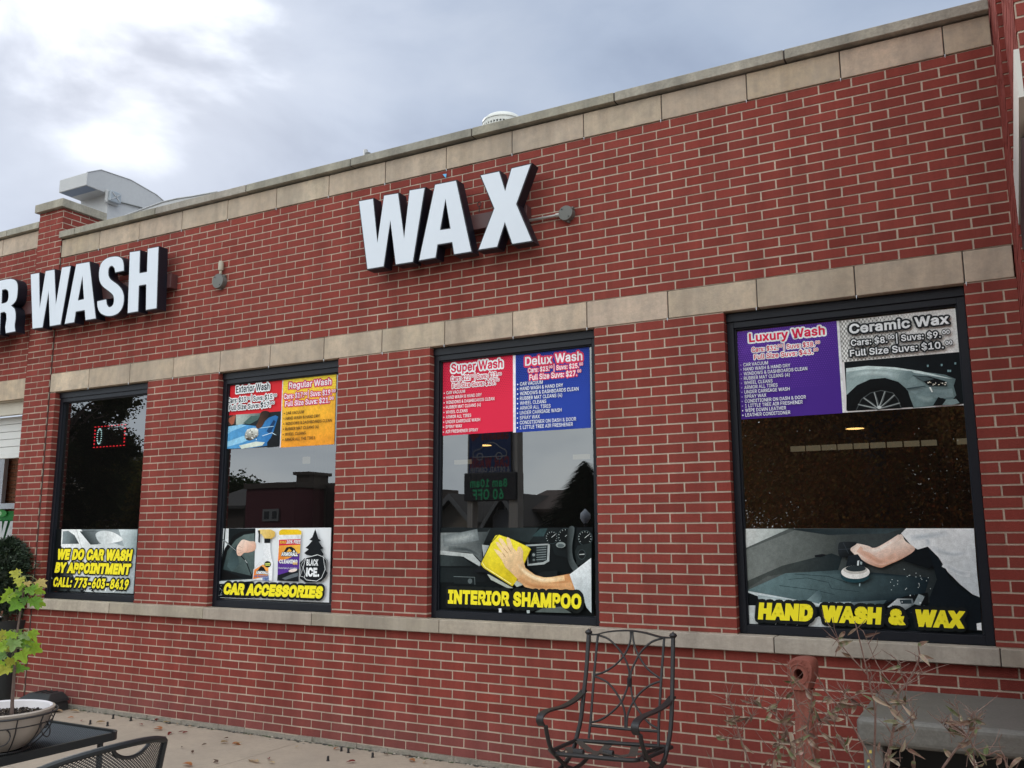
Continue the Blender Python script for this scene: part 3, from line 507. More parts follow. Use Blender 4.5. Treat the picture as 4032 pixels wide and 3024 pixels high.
o83;41,-2 32,0 23,3 16,9 11,17 8,27 7,37 8,49 11,58 16,66 23,72 32,76 41,77 51,76 60,72 67,66 72,58 75,49 76,37 75,27 72,17 67,9 60,3 51,0;41,9 48,10 54,13 58,18 61,23 63,30 64,37 63,45 61,52 58,57 54,62 48,65 41,66 35,65 29,62 25,57 22,52 20,45 19,37 20,30 22,23 25,18 29,13 35,10
p85;11,-29 11,76 22,76 22,64 24,64 27,69 30,72 34,75 39,76 46,77 55,76 63,72 69,66 74,59 77,49 78,38 77,27 74,17 69,9 63,3 55,0 46,-2 40,-1 35,1 31,3 28,6 24,12 23,12 23,-29;44,9 51,10 56,13 60,18 63,23 65,30 66,38 65,45 63,52 60,58 56,62 51,65 44,66 38,65 32,62 28,58 25,53 23,46 23,38 23,30 25,23 28,17 32,13 38,10
q85;74,-29 62,-29 62,12 61,12 57,6 54,3 50,1 45,-1 39,-2 30,0 22,3 16,9 11,17 8,27 7,38 8,49 11,59 16,66 22,72 30,76 39,77 46,76 51,75 54,72 57,69 61,64 63,64 63,76 74,76;41,9 47,10 53,13 57,17 60,23 62,30 62,38 62,46 60,53 57,58 53,62 47,65 41,66 34,65 29,62 25,58 22,52 20,45 19,38 20,30 22,23 25,18 29,13 34,10
r52;11,0 11,76 22,76 22,64 23,64 26,69 30,73 36,76 43,77 46,77 49,77 49,64 46,65 41,65 36,65 32,63 28,60 25,57 23,52 23,47 23,0
s73;36,-2 29,-1 22,1 17,4 12,8 9,13 7,19 19,21 21,16 25,12 30,10 36,9 43,10 49,12 52,16 54,21 53,24 51,27 47,29 42,31 30,34 21,37 14,42 11,47 9,55 10,61 13,66 17,71 23,74 30,76 37,77 45,76 51,74 56,72 60,68 63,63 65,58 54,55 52,60 49,63 44,66 37,67 31,66 26,63 23,60 22,55 22,52 25,49 29,46 34,45 46,42 55,39 61,34 65,28 66,21 65,15 62,9 58,5 52,1 45,-1
t45;41,76 41,65 1,65 1,76;13,94 25,94 25,20 26,15 27,12 30,11 34,10 37,10 40,11 43,0 38,-1 34,-1 25,0 18,4 14,10 13,19
u82;36,-1 29,0 23,2 18,6 14,12 11,19 11,28 11,76 23,76 23,29 24,21 27,15 33,11 40,10 45,11 50,12 54,15 57,19 59,24 59,31 59,76 71,76 71,0 60,0 60,18 61,18 57,9 51,3 44,0
v78;33,0 3,76 17,76 33,31 37,17 41,4 37,4 41,17 45,31 61,76 74,76 45,0
w113;28,0 5,76 17,76 27,43 31,27 35,8 33,8 37,27 41,43 50,76 63,76 72,43 76,27 80,8 78,8 83,27 87,43 96,76 109,76 86,0 74,0 64,34 61,45 58,56 55,68 58,68 55,56 53,45 50,34 40,0
x76;4,0 34,44 34,34 6,76 20,76 29,61 36,51 41,41 35,41 40,51 47,61 56,76 70,76 42,34 42,43 72,0 57,0 46,17 40,27 35,36 41,36 36,27 30,17 18,0
y78;9,-28 12,-17 14,-17 18,-18 21,-18 24,-17 26,-15 28,-12 30,-7 33,0 3,76 17,76 33,31 37,17 41,4 37,4 40,17 45,31 61,76 74,76 41,-12 38,-17 35,-21 32,-25 28,-27 23,-29 18,-29 13,-29
z76;8,0 8,9 51,64 51,65 10,65 10,76 67,76 67,66 25,12 25,11 68,11 68,0
|46;28,135 28,-33 18,-33 18,135""".split('\n'):
    _pt = ln[1:].split(';'); GLYPHS[ln[0]] = (int(_pt[0])/200, [[tuple(int(n_)/200 for n_ in q_.split(',')) for q_ in l_.split()] for l_ in _pt[1:]])
def _inside(p, l):
    c_ = False
    for i in range(len(l)):
        (x1, y1), (x2, y2) = l[i-1], l[i]
        if (y1 > p[1]) != (y2 > p[1]) and p[0] < (x2-x1)*(p[1]-y1)/(y2-y1)+x1: c_ = not c_
    return c_
_gf = {}
def grow(loop, d):
    n = len(loop); A = sum(loop[i][0]*loop[(i+1) % n][1]-loop[(i+1) % n][0]*loop[i][1] for i in range(n)); sg = -1 if A > 0 else 1; out = []
    for i in range(n):
        p, q_, r2 = Vector(loop[i-1]), Vector(loop[i]), Vector(loop[(i+1) % n]); e1 = (q_-p).normalized(); e2 = (r2-q_).normalized()
        n1_ = Vector((-e1.y, e1.x))*sg; n2_ = Vector((-e2.y, e2.x))*sg; bs = n1_+n2_; L = bs.length; bs = bs/L if L > 1e-4 else n1_
        out.append(tuple(q_+bs*(d/max(.5, bs.dot(n1_)))))
    return out
def glyph_fill(ch, bold=0.):
    """triangulated face of a letter: every outer loop with the holes it contains; bold grows the strokes"""
    key = (ch, round(bold, 4))
    if key not in _gf:
        ls = GLYPHS[ch][1]; out = []
        dep = [sum(_inside(l[0], m_) for m_ in ls if m_ is not l) for l in ls]
        for l, d in zip(ls, dep):
            if d % 2: continue
            grp = [l]+[m_ for m_, e_ in zip(ls, dep) if e_ == d+1 and _inside(m_[0], l)]
            if bold: grp = [grow(l, bold)]+[grow(m_, -bold) for m_ in grp[1:]]
            flat = [p for q in grp for p in q]
            out.append((flat, tessellate_polygon([[Vector((*p, 0)) for p in q] for q in grp])))
        _gf[key] = out
    return _gf[key]
def text_geo(body, r=0., res=3, track=0.):
    """outline letters; r up to .075 is a bolder cut of the letter, more is a rounded outline band round it"""
    key = (body, round(r, 4), round(track, 4))
    sharp = r <= .075
    if key in _tc: return _tc[key]
    vs = []; fs = []; x = 0; z = .0; st_ = 0
    for ch in body:
        adv, ls = GLYPHS[ch]
        for flat, tri in glyph_fill(ch):
            b = len(vs); vs += [(p[0]+x, p[1], 1.) for p in flat]; fs += [tuple(b+i for i in t) for t in tri]
        if r > 0:
            for l in ls:
                n = len(l)
                for i in range(n):
                    (x1, y1), (x2, y2) = l[i-1], l[i]; dx, dy = x2-x1, y2-y1; L = math.hypot(dx, dy) or 1; nx, ny = -dy/L*r, dx/L*r
                    st_ = (st_+7) % 41; z = st_/41*.9; b = len(vs)
                    vs += [(x1+x+nx, y1+ny, z), (x2+x+nx, y2+ny, z), (x2+x-nx, y2-ny, z), (x1+x-nx, y1-ny, z)]; fs.append((b, b+1, b+2, b+3))
                    (x3, y3) = l[(i+1) % n]; cr = dx*(y3-y2)-dy*(x3-x2); L3 = math.hypot(x3-x2, y3-y2) or 1
                    if abs(cr)/(L*L3) > (.25 if sharp else .06):
                        st_ = (st_+7) % 41; z = st_/41*.9; b = len(vs)
                        if not sharp:
                            vs += [(x2+x+r*math.cos(k*math.pi/5), y2+r*math.sin(k*math.pi/5), z) for k in range(10)]; fs.append(tuple(range(b, b+10)))
                        else:                                            # mitred corner on the outer side of the turn
                            sg = -1 if cr > 0 else 1; n1_ = Vector((-dy, dx))/L*sg; n2_ = Vector((-(y3-y2), x3-x2))/L3*sg; bs = n1_+n2_; bl_ = bs.length
                            bs = bs/bl_ if bl_ > 1e-3 else n1_; mt_ = bs*(r/max(.55, bs.dot(n1_))); P_ = Vector((x2+x, y2))
                            vs += [(q_.x, q_.y, z) for q_ in (P_, P_+n1_*r, P_+mt_, P_+n2_*r)]; fs.append((b, b+1, b+2, b+3))
        x += adv+track
    _tc[key] = (vs, fs); return vs, fs
CAPH = max(v[1] for v in text_geo('H')[0])
class Art:
    """flat printed picture on the plane y = y0; every layer lies a fraction of a millimetre in front of the last"""
    def __init__(s, zm, y0): s.zm = zm; s.y = y0; s.mb = MB(); s.k = 0
    def up(s): s.k += 1; return s.y-.00022*s.k
    def pt(s, p, zm=None): q = at(zm or s.zm, p, 1, s.y); return q.x, q.z
    def poly(s, pts, col, holes=(), smooth=False, zm=None):
        """col: colour, or (colour, image point, colour, image point) for a printed blend"""
        if smooth: pts = smooth_loop(pts, 4)
        loops = [[s.pt(p, zm) for p in l] for l in [pts]+list(holes)]
        return s.loops(loops, col, zm)
    def loops(s, loops, col, zm=None):
        y = s.up(); flat = [p for l in loops for p in l]
        tri = tessellate_polygon([[Vector((p[0], p[1], 0)) for p in l] for l in loops])
        if isinstance(col[0], (tuple, list)):
            a = Vector(s.pt(col[1], zm)); b = Vector(s.pt(col[3], zm)); d = b-a; L2 = d.dot(d)
            cs = []
            for p in flat:
                t = max(0, min(1, (Vector(p)-a).dot(d)/L2)); cs.append(tuple(col[0][i]*(1-t)+col[2][i]*t for i in range(3)))
        else: cs = [col]*len(flat)
        fs = []
        for t in tri:
            A, B, Cc = (Vector(flat[i]) for i in t)
            cr = (B-A).x*(Cc-A).y-(B-A).y*(Cc-A).x
            fs.append(t if cr > 0 else t[::-1])          # facing the street
        s.mb.add([(p[0], y, p[1]) for p in flat], fs, cols=cs); return s
    def rect(s, x0, x1, z0, z1, col): return s.loops([[(x0, z0), (x1, z0), (x1, z1), (x0, z1)]], col)
    def line(s, pts, wpx, col, zm=None):
        P = [Vector(s.pt(p, zm)) for p in pts]; hw = ZOOM[zm or s.zm][2]*wpx/FPX*7/2; y0 = s.up(); s.k += 1
        for i in range(len(P)-1):
            d = (P[i+1]-P[i]); t = d.normalized() if d.length > 1e-9 else Vector((1, 0)); n = Vector((-t.y, t.x))*hw; e_ = t*hw*.5; y = y0-.00002*(i % 9)
            q = [P[i]-e_-n, P[i+1]+e_-n, P[i+1]+e_+n, P[i]-e_+n]; s.mb.add([(v.x, y, v.y) for v in q], [(0, 1, 2, 3)], col)
        return s
    def soft(s, pts, wpx, col, base):
        """printed soft stroke: col along the middle blending to base at both edges"""
        P = [Vector(s.pt(p)) for p in smooth_loop(pts, 5, False)]; hw = ZOOM[s.zm][2]*wpx/FPX*7/2; y = s.up(); vs = []; cs = []; n_ = len(P)
        for i, p in enumerate(P):
            t = (P[min(i+1, n_-1)]-P[max(i-1, 0)]).normalized(); n = Vector((-t.y, t.x))*hw; e_ = min(1, 3*min(i, n_-1-i)/n_)
            cm_ = tuple(base[k]*(1-e_)+col[k]*e_ for k in range(3))
            for q, c_ in ((p-n, base), (p, cm_), (p+n, base)): vs.append((q.x, y, q.y)); cs.append(c_)
        s.mb.add(vs, [f for i in range(n_-1) for f in ((i*3, i*3+1, i*3+4, i*3+3), (i*3+1, i*3+2, i*3+5, i*3+4))], cols=cs); return s
    def ell(s, cpt, rx, ry, col, n=20, rot=0, zm=None):
        pts = []
        for k in range(n):
            a = 2*math.pi*k/n; x, y = rx*math.cos(a), ry*math.sin(a)
            pts.append((cpt[0]+x*math.cos(rot)-y*math.sin(rot), cpt[1]+x*math.sin(rot)+y*math.cos(rot)))
        return s.poly(pts, col, zm=zm)
    def dots(s, x0, x1, z0, z1, n, m, rmax, col, fx=0, fz=1, p=.6):
        """halftone dots fading along x (fx) and z (fz)"""
        y = s.up()
        for i in range(n):
            for j in range(m):
                u = (i+.5*(j % 2)+.25)/n; v = (j+.5)/m
                q = 1-abs(fx)*(u if fx > 0 else 1-u)-abs(fz)*(1-v if fz > 0 else v)
                r = rmax*max(0, min(1, q*1.25))**p
                if r < rmax*.12: continue
                cx, cz = x0+(x1-x0)*u, z0+(z1-z0)*v
                s.mb.add([(cx+r*math.cos(math.pi/3*t), y, cz+r*math.sin(math.pi/3*t)) for t in range(6)], [tuple(range(6))], col)
        return s
    def textxz(s, body, x0, x1, zb, ch, col, bold=.0, oc=None, orad=.0, shear=0., oc2=None, orad2=0., res=3):
        tk = bold*.7; vs, fs = text_geo(body, bold, res, tk); mnx = min(v[0] for v in vs); mxx = max(v[0] for v in vs)
        sx = (x1-x0)/(mxx-mnx); sz = ch/(CAPH+2*bold); base = -bold
        def put(r, colr):
            v2, f2 = text_geo(body, r, res, tk); y = s.up(); zmax = max(abs(v[2]) for v in v2) or 1
            s.mb.add([(x0+(v[0]-mnx)*sx+shear*(v[1]-base)*sz, y-.00018*v[2]/zmax*(1 if r else 0), zb+(v[1]-base)*sz) for v in v2], f2, colr)
            s.k += 1
        if oc2: put(orad2, oc2)
        if oc: put(orad, oc)
        put(bold, col); return s
    def text(s, body, bl, br, top, col, **k):
        zm = k.pop('zm', None); a = s.pt(bl, zm); b = s.pt(br, zm); t = s.pt((bl[0], top), zm); zb = (a[1]+b[1])/2 if k.pop('avg', True) else a[1]
        return s.textxz(body, a[0], b[0], zb, t[1]-a[1], col, **k)
    def done(s, name, parent=None, mats=None): return s.mb.build(name, mats or (M_photo if name == 'picture' else M_art), parent, fixn=False)
WH = hx('E9ECEE'); BK = hx('14181C'); YE = hx('FBEB30')
PY = .0975
def poster(name, label, zm, r, border=None):
    """a vinyl sheet a millimetre thick; r = its left, right (image points at mid height), top and bottom points"""
    l = at(zm, r[0], 1, PY).x; ri = at(zm, r[1], 1, PY).x; t = at(zm, r[2], 1, PY).z; b = at(zm, r[3], 1, PY).z
    th = thing(name, label, 'poster', ((l+ri)/2, PY, b))
    return th, l, ri, b, t
def sheet(th, l, r, b, t, col):
    q = MB(); q.box(l, r, PY-.0002, PY+.0012, b, t, col); q.build('sheet', M_art, th)
def price_list(art, rows, zm, first, last, right_of, widest, cap, col, dot=None, dotx=None):
    x0 = art.pt(first, zm)[0]; z0 = art.pt(first, zm)[1]; z1 = art.pt(last, zm)[1]; xr = art.pt(right_of, zm)[0]
    chh = art.pt((first[0], first[1]-cap), zm)[1]-z0
    g = text_geo(widest, .012, 3, .018); wr = max(v[0] for v in g[0])-min(v[0] for v in g[0]); s_ = (xr-x0)/wr
    for i, rw in enumerate(rows):
        g = text_geo(rw, .012, 3, .018); wd = max(v[0] for v in g[0])-min(v[0] for v in g[0]); z = z0+(z1-z0)*i/(len(rows)-1)
        art.textxz(rw, x0, x0+wd*s_, z, chh, col, bold=.012)
        if dot:
            rr = chh*.22; cx, cz = x0-chh*.75, z+chh*.45; y = art.up()
            art.mb.add([(cx+rr*math.cos(math.pi/4*t), y, cz+rr*math.sin(math.pi/4*t)) for t in range(8)], [tuple(range(8))], dot if not callable(dot) else dot(i))
LBL = {}
# --- window 1
th, l, r, b, t = poster('poster', 'grayscale car poster in the leftmost window, yellow appointment phone lettering on it', 'A', [(100, 1300), (690, 1200), (400, 1064), (400, 1508)])
sheet(th, l, r, b, t, hx('0B1012'))
a = Art('A', PY); a.k = 3
a.poly([(165, 1066), (692, 1066), (662, 1512), (150, 1492)], (hx('20282A'), (300, 1250), hx('A9B4B8'), (650, 1200)))
a.poly([(560, 1066), (692, 1066), (680, 1250), (600, 1190)], (hx('DDE6E8'), (560, 1080), hx('7E8F93'), (690, 1160)))
a.poly([(165, 1066), (300, 1066), (330, 1110), (380, 1172), (520, 1160), (600, 1185), (625, 1240), (640, 1400), (600, 1510), (330, 1500), (250, 1400), (160, 1180)], (hx('F2F4F4'), (200, 1100), hx('AEB7BA'), (600, 1480)))
a.poly([(168, 1168), (174, 1080), (210, 1076), (255, 1108), (286, 1166)], (hx('8D9A9E'), (180, 1080), hx('23292B'), (270, 1160)))
a.poly([(290, 1080), (390, 1074), (480, 1092), (560, 1150), (520, 1160), (480, 1128), (425, 1150), (415, 1170), (365, 1172)], (hx('2B3335'), (380, 1150), hx('8C9699'), (480, 1090)))
a.poly([(400, 1100), (450, 1075), (530, 1090), (590, 1140), (480, 1165), (430, 1160)], (hx('C8CFD1'), (430, 1140), hx('F2F5F5'), (540, 1110)), smooth=True)
a.line([(266, 1064), (302, 1190)], 2.2, BK); a.line([(262, 1064), (236, 1185)], 1.6, BK)
for k in range(26):
    x = random.uniform(170, 640); y = random.uniform(1395, 1500); a.poly([(x, y), (x+random.uniform(8, 36), y-random.uniform(2, 10)), (x+random.uniform(4, 30), y+random.uniform(8, 26))], random.choice([BK, hx('E6EAEA'), hx('5A6467'), BK]))
a.poly([(95, 1345), (103, 1410), (80, 1402)], hx('C9D2CF'))
a.done('picture', th)
a2 = Art('A', PY); a2.k = 34
for s_, bl, br, tp in (('WE DO CAR WASH', (131, 1274), (650, 1288), 1199), ('BY APPOINTMENT', (119, 1366), (640, 1383), 1293), ('CALL: 773-603-8419', (107, 1464), (628, 1484), 1397)):
    a2.text(s_, bl, br, tp, YE, bold=.062 if s_[0] != 'C' else .04, oc=BK, orad=.14, shear=.17)
a2.done('lettering', th)
# --- window 2, lower
th, l, r, b, t = poster('poster', 'white poster of cleaning bottles and a black tree air freshener under yellow lettering', 'B', [(88, 1300), (790, 1300), (450, 1073), (450, 1522)])
sheet(th, l, r, b, t, hx('E8EBEE'))
a = Art('B', PY); a.k = 3
xl = l
a.poly([(104, 1075), (326, 1075), (320, 1280), (300, 1510), (78, 1504)], hx('10181B'))
a.poly([(104, 1075), (160, 1076), (157, 1180), (100, 1290)], hx('D7DCDE')); a.poly([(134, 1075), (141, 1075), (125, 1300), (112, 1300)], hx('20282C'))
a.poly([(98, 1350), (135, 1200), (190, 1120), (235, 1096), (322, 1085), (322, 1100), (250, 1110), (200, 1140), (150, 1210), (120, 1330), (250, 1385), (90, 1400)], hx('07090B'))
a.poly([(125, 1330), (152, 1215), (205, 1145), (255, 1115), (320, 1105), (320, 1330), (300, 1370)], (hx('2C3C3E'), (150, 1320), hx('61716F'), (290, 1140)))
a.poly([(150, 1310), (170, 1230), (210, 1180), (225, 1300), (180, 1345)], (hx('46585A'), (160, 1310), hx('26363A'), (220, 1200)))
a.poly([(88, 1400), (300, 1380), (300, 1420), (84, 1430)], (hx('39464A'), (90, 1410), hx('10181B'), (300, 1400)))
a.line([(110, 1133), (205, 1212), (268, 1280), (308, 1385)], 9, BK); a.line([(118, 1140), (205, 1213)], 3, hx('B9C0C2')); a.line([(262, 1272), (275, 1290)], 5, hx('B9C0C2'))
a.poly([(325, 1160), (290, 1155), (248, 1145), (222, 1172), (210, 1200), (214, 1240), (235, 1246), (255, 1228), (285, 1225), (325, 1208)], (hx('F6DCCB'), (240, 1160), hx('D9A68E'), (270, 1235)), smooth=True)
for p, q in (((222, 1185), (246, 1196)), ((214, 1208), (240, 1214)), ((218, 1232), (238, 1226))): a.line([p, q], 2, hx('B57E68'))
for k in range(40): a.ell((random.uniform(84, 150), random.uniform(1430, 1500)), 2, 2, hx('C9D5D8'), 6)
a.poly([(322, 1385), (312, 1390), (84, 1405), (84, 1422), (320, 1402)], hx('C4CCCE'))
# spray bottle
a.poly([(384, 1165), (424, 1165), (428, 1240), (440, 1290), (436, 1400), (314, 1395), (320, 1330), (380, 1255)], (hx('D9DDE1'), (320, 1300), hx('F4F5F7'), (430, 1300)))
a.poly([(347, 1090), (360, 1082), (430, 1082), (455, 1098), (452, 1125), (430, 1140), (388, 1138), (372, 1112), (350, 1104)], (hx('F1D489'), (360, 1085), hx('D6AE4E'), (440, 1135)))
a.poly([(347, 1088), (362, 1088), (360, 1165), (350, 1160), (352, 1110)], BK); a.poly([(388, 1138), (426, 1138), (424, 1166), (388, 1166)], BK)
a.poly([(326, 1332), (378, 1300), (414, 1302), (412, 1372), (318, 1390)], (hx('EE7A2B'), (340, 1380), hx('F6B45E'), (400, 1310)))
a.poly([(340, 1345), (368, 1308), (385, 1318), (398, 1340), (396, 1352)], BK); a.ell((409, 1298), 21, 20, hx('1A1C12')); a.poly([(392, 1292), (426, 1290), (426, 1297), (392, 1300)], hx('C9D36B')); a.poly([(394, 1302), (424, 1300), (424, 1306), (395, 1308)], hx('C9D36B'))
a.text('ARMORALL', (336, 1366), (412, 1352), 1347, WH, bold=.05, oc=BK, orad=.12)
a.text('AIR FRESHENING', (326, 1388), (416, 1372), 1374, hx('4A78B8'), bold=.02); a.text('rctant', (378, 1402), (417, 1396), 1380, hx('3C62A8'), bold=.03)
# wipes canister
a.poly([(478, 1110), (618, 1110), (605, 1405), (470, 1400)], (hx('F7F7F7'), (480, 1120), hx('DCDDE0'), (610, 1120)))
a.poly([(482, 1092), (500, 1081), (600, 1082), (620, 1092), (619, 1114), (481, 1116)], hx('F3C921'))
a.poly([(481, 1146), (616, 1142), (615, 1176), (480, 1182)], hx('D6254A'))
a.poly([(480, 1182), (615, 1176), (610, 1250), (474, 1290)], (hx('F7C04A'), (550, 1190), hx('E5662A'), (480, 1280)))
a.poly([(474, 1280), (540, 1262), (610, 1228), (606, 1330), (520, 1352), (472, 1372)], hx('55308C'))
a.poly([(472, 1366), (540, 1345), (606, 1325), (604, 1405), (470, 1400)], hx('14181D')); a.poly([(500, 1385), (560, 1360), (600, 1350), (600, 1372), (520, 1395)], hx('5E666C'))
a.ell((568, 1336), 27, 10, hx('E9D8D0'), rot=-.2)
a.text('20% FREE', (527, 1172), (614, 1168), 1150, WH, bold=.04, shear=.15); a.text('BONUS', (486, 1172), (524, 1168), 1154, hx('F7C94A'), bold=.03, shear=.15)
a.poly([(505, 1232), (530, 1192), (558, 1188), (580, 1202), (592, 1228)], BK); a.poly([(528, 1222), (545, 1200), (560, 1212), (556, 1226)], hx('F0B23C')); a.poly([(566, 1222), (574, 1208), (584, 1222)], hx('E8E8E8'))
a.text('ARMORALL', (496, 1262), (600, 1232), 1238, WH, bold=.05, oc=BK, orad=.13)
a.text('CLEANING', (484, 1304), (598, 1282), 1280, WH, bold=.04); a.text('WIPES', (568, 1304), (597, 1298), 1289, hx('F7C94A'), bold=.03)
a.text('Powerful Cleaning for Auto Surfaces', (480, 1338), (596, 1316), 1327, WH)
# air freshener tree with its badge
tree = [(709, 1080), (728, 1140), (745, 1150), (730, 1158), (752, 1190), (762, 1198), (742, 1206), (760, 1235), (755, 1245), (726, 1250), (726, 1270), (690, 1270), (690, 1246), (655, 1240), (640, 1228), (668, 1205), (648, 1196), (666, 1180), (690, 1152), (672, 1146), (690, 1130)]
a.poly(tree, BK)
a.poly([(726, 1236), (770, 1258), (785, 1275), (776, 1340), (784, 1352), (772, 1378), (745, 1405), (650, 1412), (612, 1385), (622, 1330), (612, 1290), (640, 1262)], BK)
badge = [(722, 1238), (758, 1252), (770, 1330), (748, 1382), (718, 1402), (655, 1395), (640, 1380), (648, 1360), (634, 1320), (650, 1258)]
a.line(badge+badge[:1], 3.2, WH); a.line([(648, 1260), (722, 1240)], 2.4, WH); a.line([(758, 1252), (780, 1275), (772, 1335)], 2, WH); a.line([(650, 1258), (622, 1300), (634, 1322)], 2, WH); a.line([(634, 1322), (616, 1370), (645, 1380)], 2, WH)
a.text('BLACK', (655, 1308), (728, 1305), 1268, WH, bold=.04); a.text('iCE.', (652, 1374), (734, 1376), 1318, WH, bold=.05)
a.done('picture', th)
a2 = Art('B', PY); a2.k = 90
a2.text('CAR ACCESSORIES', (133, 1484), (748, 1512), 1412, YE, bold=.065, oc=BK, orad=.19, shear=.17); a2.done('lettering', th)
# --- window 2, upper pair
th, l, r, b, t = poster('poster', 'red exterior wash price poster with a blue car being sponged by hand', 'B', [(142, 400), (485, 360), (300, 167), (300, 575)])
sheet(th, l, r, b, t, hx('D92A33')); a = Art('B', PY); a.k = 3
zc = a.pt((300, 362))[1]; X0, X1, Z0, Z1 = l, r, b, t
a.rect(l, r, b, zc, hx('1B2428'))
a.poly([(140, 372), (205, 370), (200, 425), (146, 440)], hx('4A3A36')); a.poly([(150, 400), (170, 385), (192, 372), (204, 374), (190, 425), (176, 432)], hx('A9634D'))
a.poly([(205, 368), (380, 356), (330, 400), (230, 432), (205, 430)], (hx('B9C6BE'), (210, 380), hx('3B4A4C'), (340, 390)))
a.poly([(250, 420), (300, 375), (355, 372), (340, 400), (290, 428)], hx('4A6460'))
a.poly([(138, 445), (240, 428), (340, 440), (400, 390), (450, 372), (468, 380), (440, 470), (400, 560), (300, 575), (138, 580)], (hx('5FA9DC'), (150, 450), hx('2A6CAB'), (420, 540)))
a.poly([(138, 445), (240, 428), (270, 436), (180, 470), (138, 500)], hx('8CC8EC')); a.poly([(138, 540), (250, 500), (330, 505), (250, 540), (138, 572)], hx('93CBEA'))
a.poly([(395, 470), (440, 400), (452, 410), (420, 490)], hx('183D66')); a.line([(350, 452), (440, 440)], 4, hx('BFE2F4')); a.line([(370, 500), (430, 480), (462, 500)], 4, hx('D5ECF7'))
a.poly([(225, 560), (330, 535), (385, 540), (370, 560), (240, 580)], hx('CFD8CB')); a.poly([(400, 540), (440, 490), (470, 500), (466, 566), (400, 572)], BK)
a.poly([(365, 350), (412, 350), (408, 385), (385, 410), (368, 440), (345, 455), (330, 440), (345, 410)], (hx('231A17'), (400, 360), hx('5A3B2C'), (340, 440)), smooth=True)
a.poly([(262, 490), (280, 460), (330, 450), (345, 475), (335, 505), (295, 528), (265, 515)], (hx('DDE0D8'), (300, 455), hx('4E463C'), (290, 520)), smooth=True)
for k in range(26): a.ell((random.uniform(265, 345), random.uniform(455, 525)), random.uniform(2, 6), random.uniform(2, 5), random.choice([hx('EEF2F2'), hx('37322C'), hx('B9B9AE')]), 7)
for s_, bl, br, tp in (('Exterior Wash', (209, 232), (417, 214), 190), ('Cars: $13.   | Suvs: $15.', (160, 297), (442, 272), 267), ('Full Size Suvs: $17.', (166, 341), (424, 322), 310)):
    a.text(s_, bl, br, tp, hx('1A2330'), bold=.018, oc=WH, orad=.14)
for bl, br, tp in (((278, 276), (298, 274), 258), ((443, 258), (464, 255), 241), ((427, 304), (450, 302), 287)): a.text('00', bl, br, tp, hx('1A2330'), bold=.016, oc=WH, orad=.12)
a.done('picture', th)
th, l, r, b, t = poster('poster', 'orange regular wash price poster with six dark listed items', 'B', [(485, 360), (822, 340), (650, 135), (650, 562)])
sheet(th, l, r, b, t, hx('F0A02E')); a = Art('B', PY); a.k = 3
a.rect(l, l+.012, b, t, hx('DDD5DC')); a.loops([[(l+.012, b), (r, b), (r, t), (l+.012, t)]], (hx('EFC93B'), (600, 150), hx('EF9A2D'), (660, 440)))
a.dots(l+.012, r, t-.25, t, 34, 12, .009, hx('F6E24C'), fz=1); a.dots(l+.012, l+.25, t-.55, t-.1, 12, 22, .008, hx('F3C03A'), fx=1, fz=.3)
for s_, bl, br, tp in (('Regular Wash', (534, 204), (798, 184), 165), ('Cars: $17.   | Suvs: $19.', (503, 268), (800, 247), 236), ('Full Size Suvs: $21.', (511, 314), (788, 297), 281)):
    a.text(s_, bl, br, tp, hx('F4E9F0'), bold=.022, oc=hx('CF2B5E'), orad=.13)
for bl, br, tp in (((628, 247), (650, 245), 229), ((803, 230), (826, 228), 212), ((790, 276), (815, 274), 257)): a.text('00', bl, br, tp, hx('F4E9F0'), bold=.03, oc=hx('CF2B5E'), orad=.12)
price_list(a, ['CAR VACUUM', 'HAND WASH & HAND DRY', 'WINDOWS & DASHBOARDS CLEAN', 'RUBBER MAT CLEANS (4)', 'WHEEL CLEANS', 'ARMOR ALL THE TIRES'], 'B', (518, 368), (509, 533), (803, 412), 'WINDOWS & DASHBOARDS CLEAN', 18, hx('3A2E22'), hx('3A2E22'))
a.done('picture', th)
# --- window 3, upper pair
ROWS = ['CAR VACUUM', 'HAND WASH & HAND DRY', 'WINDOWS & DASHBOARDS CLEAN', 'RUBBER MAT CLEANS (4)', 'WHEEL CLEANS', 'ARMOR ALL TIRES', 'UNDER CARRIAGE WASH', 'SPRAY WAX']
th, l, r, b, t = poster('poster', 'crimson super wash price poster in the upper left of the third window', 'C', [(88, 400), (470, 380), (280, 183), (280, 590)])
sheet(th, l, r, b, t, hx('E22C4B')); a = Art('C', PY); a.k = 3
a.dots(l, r, t-.36, t, 40, 26, .0062, hx('A81838'), fx=.45, fz=.6)
for s_, bl, br, tp, o in (('Super Wash', (133, 258), (414, 232), 211, 0), ('Cars: $21.   | Suvs: $23.', (133, 308), (386, 283), 281, 0), ('Full Size Suvs: $25.', (140, 343), (376, 325), 318, 0)):
    a.text(s_, bl, br, tp, hx('D5204A'), bold=.022, oc=WH, orad=.13)
for bl, br, tp in (((237, 285), (257, 283), 271), ((389, 274), (409, 272), 260), ((377, 307), (397, 305), 292)): a.text('00', bl, br, tp, hx('D5204A'), bold=.02, oc=WH, orad=.12)
price_list(a, ROWS+['AIR FRESHENER SPRAY'], 'C', (109, 378), (104, 590), (371, 412), 'WINDOWS & DASHBOARDS CLEAN', 17, WH, WH)
a.done('picture', th)
th, l, r, b, t = poster('poster', 'blue delux wash price poster in the upper right of the third window', 'C', [(470, 380), (889, 340), (680, 142), (680, 572)])
sheet(th, l, r, b, t, hx('2A45A6')); a = Art('C', PY); a.k = 3
a.rect(l, l+.024, b, t, hx('EDE6EC')); a.dots(l+.03, r, t-.36, t, 40, 26, .0062, hx('1A2A78'), fx=.45, fz=.6)
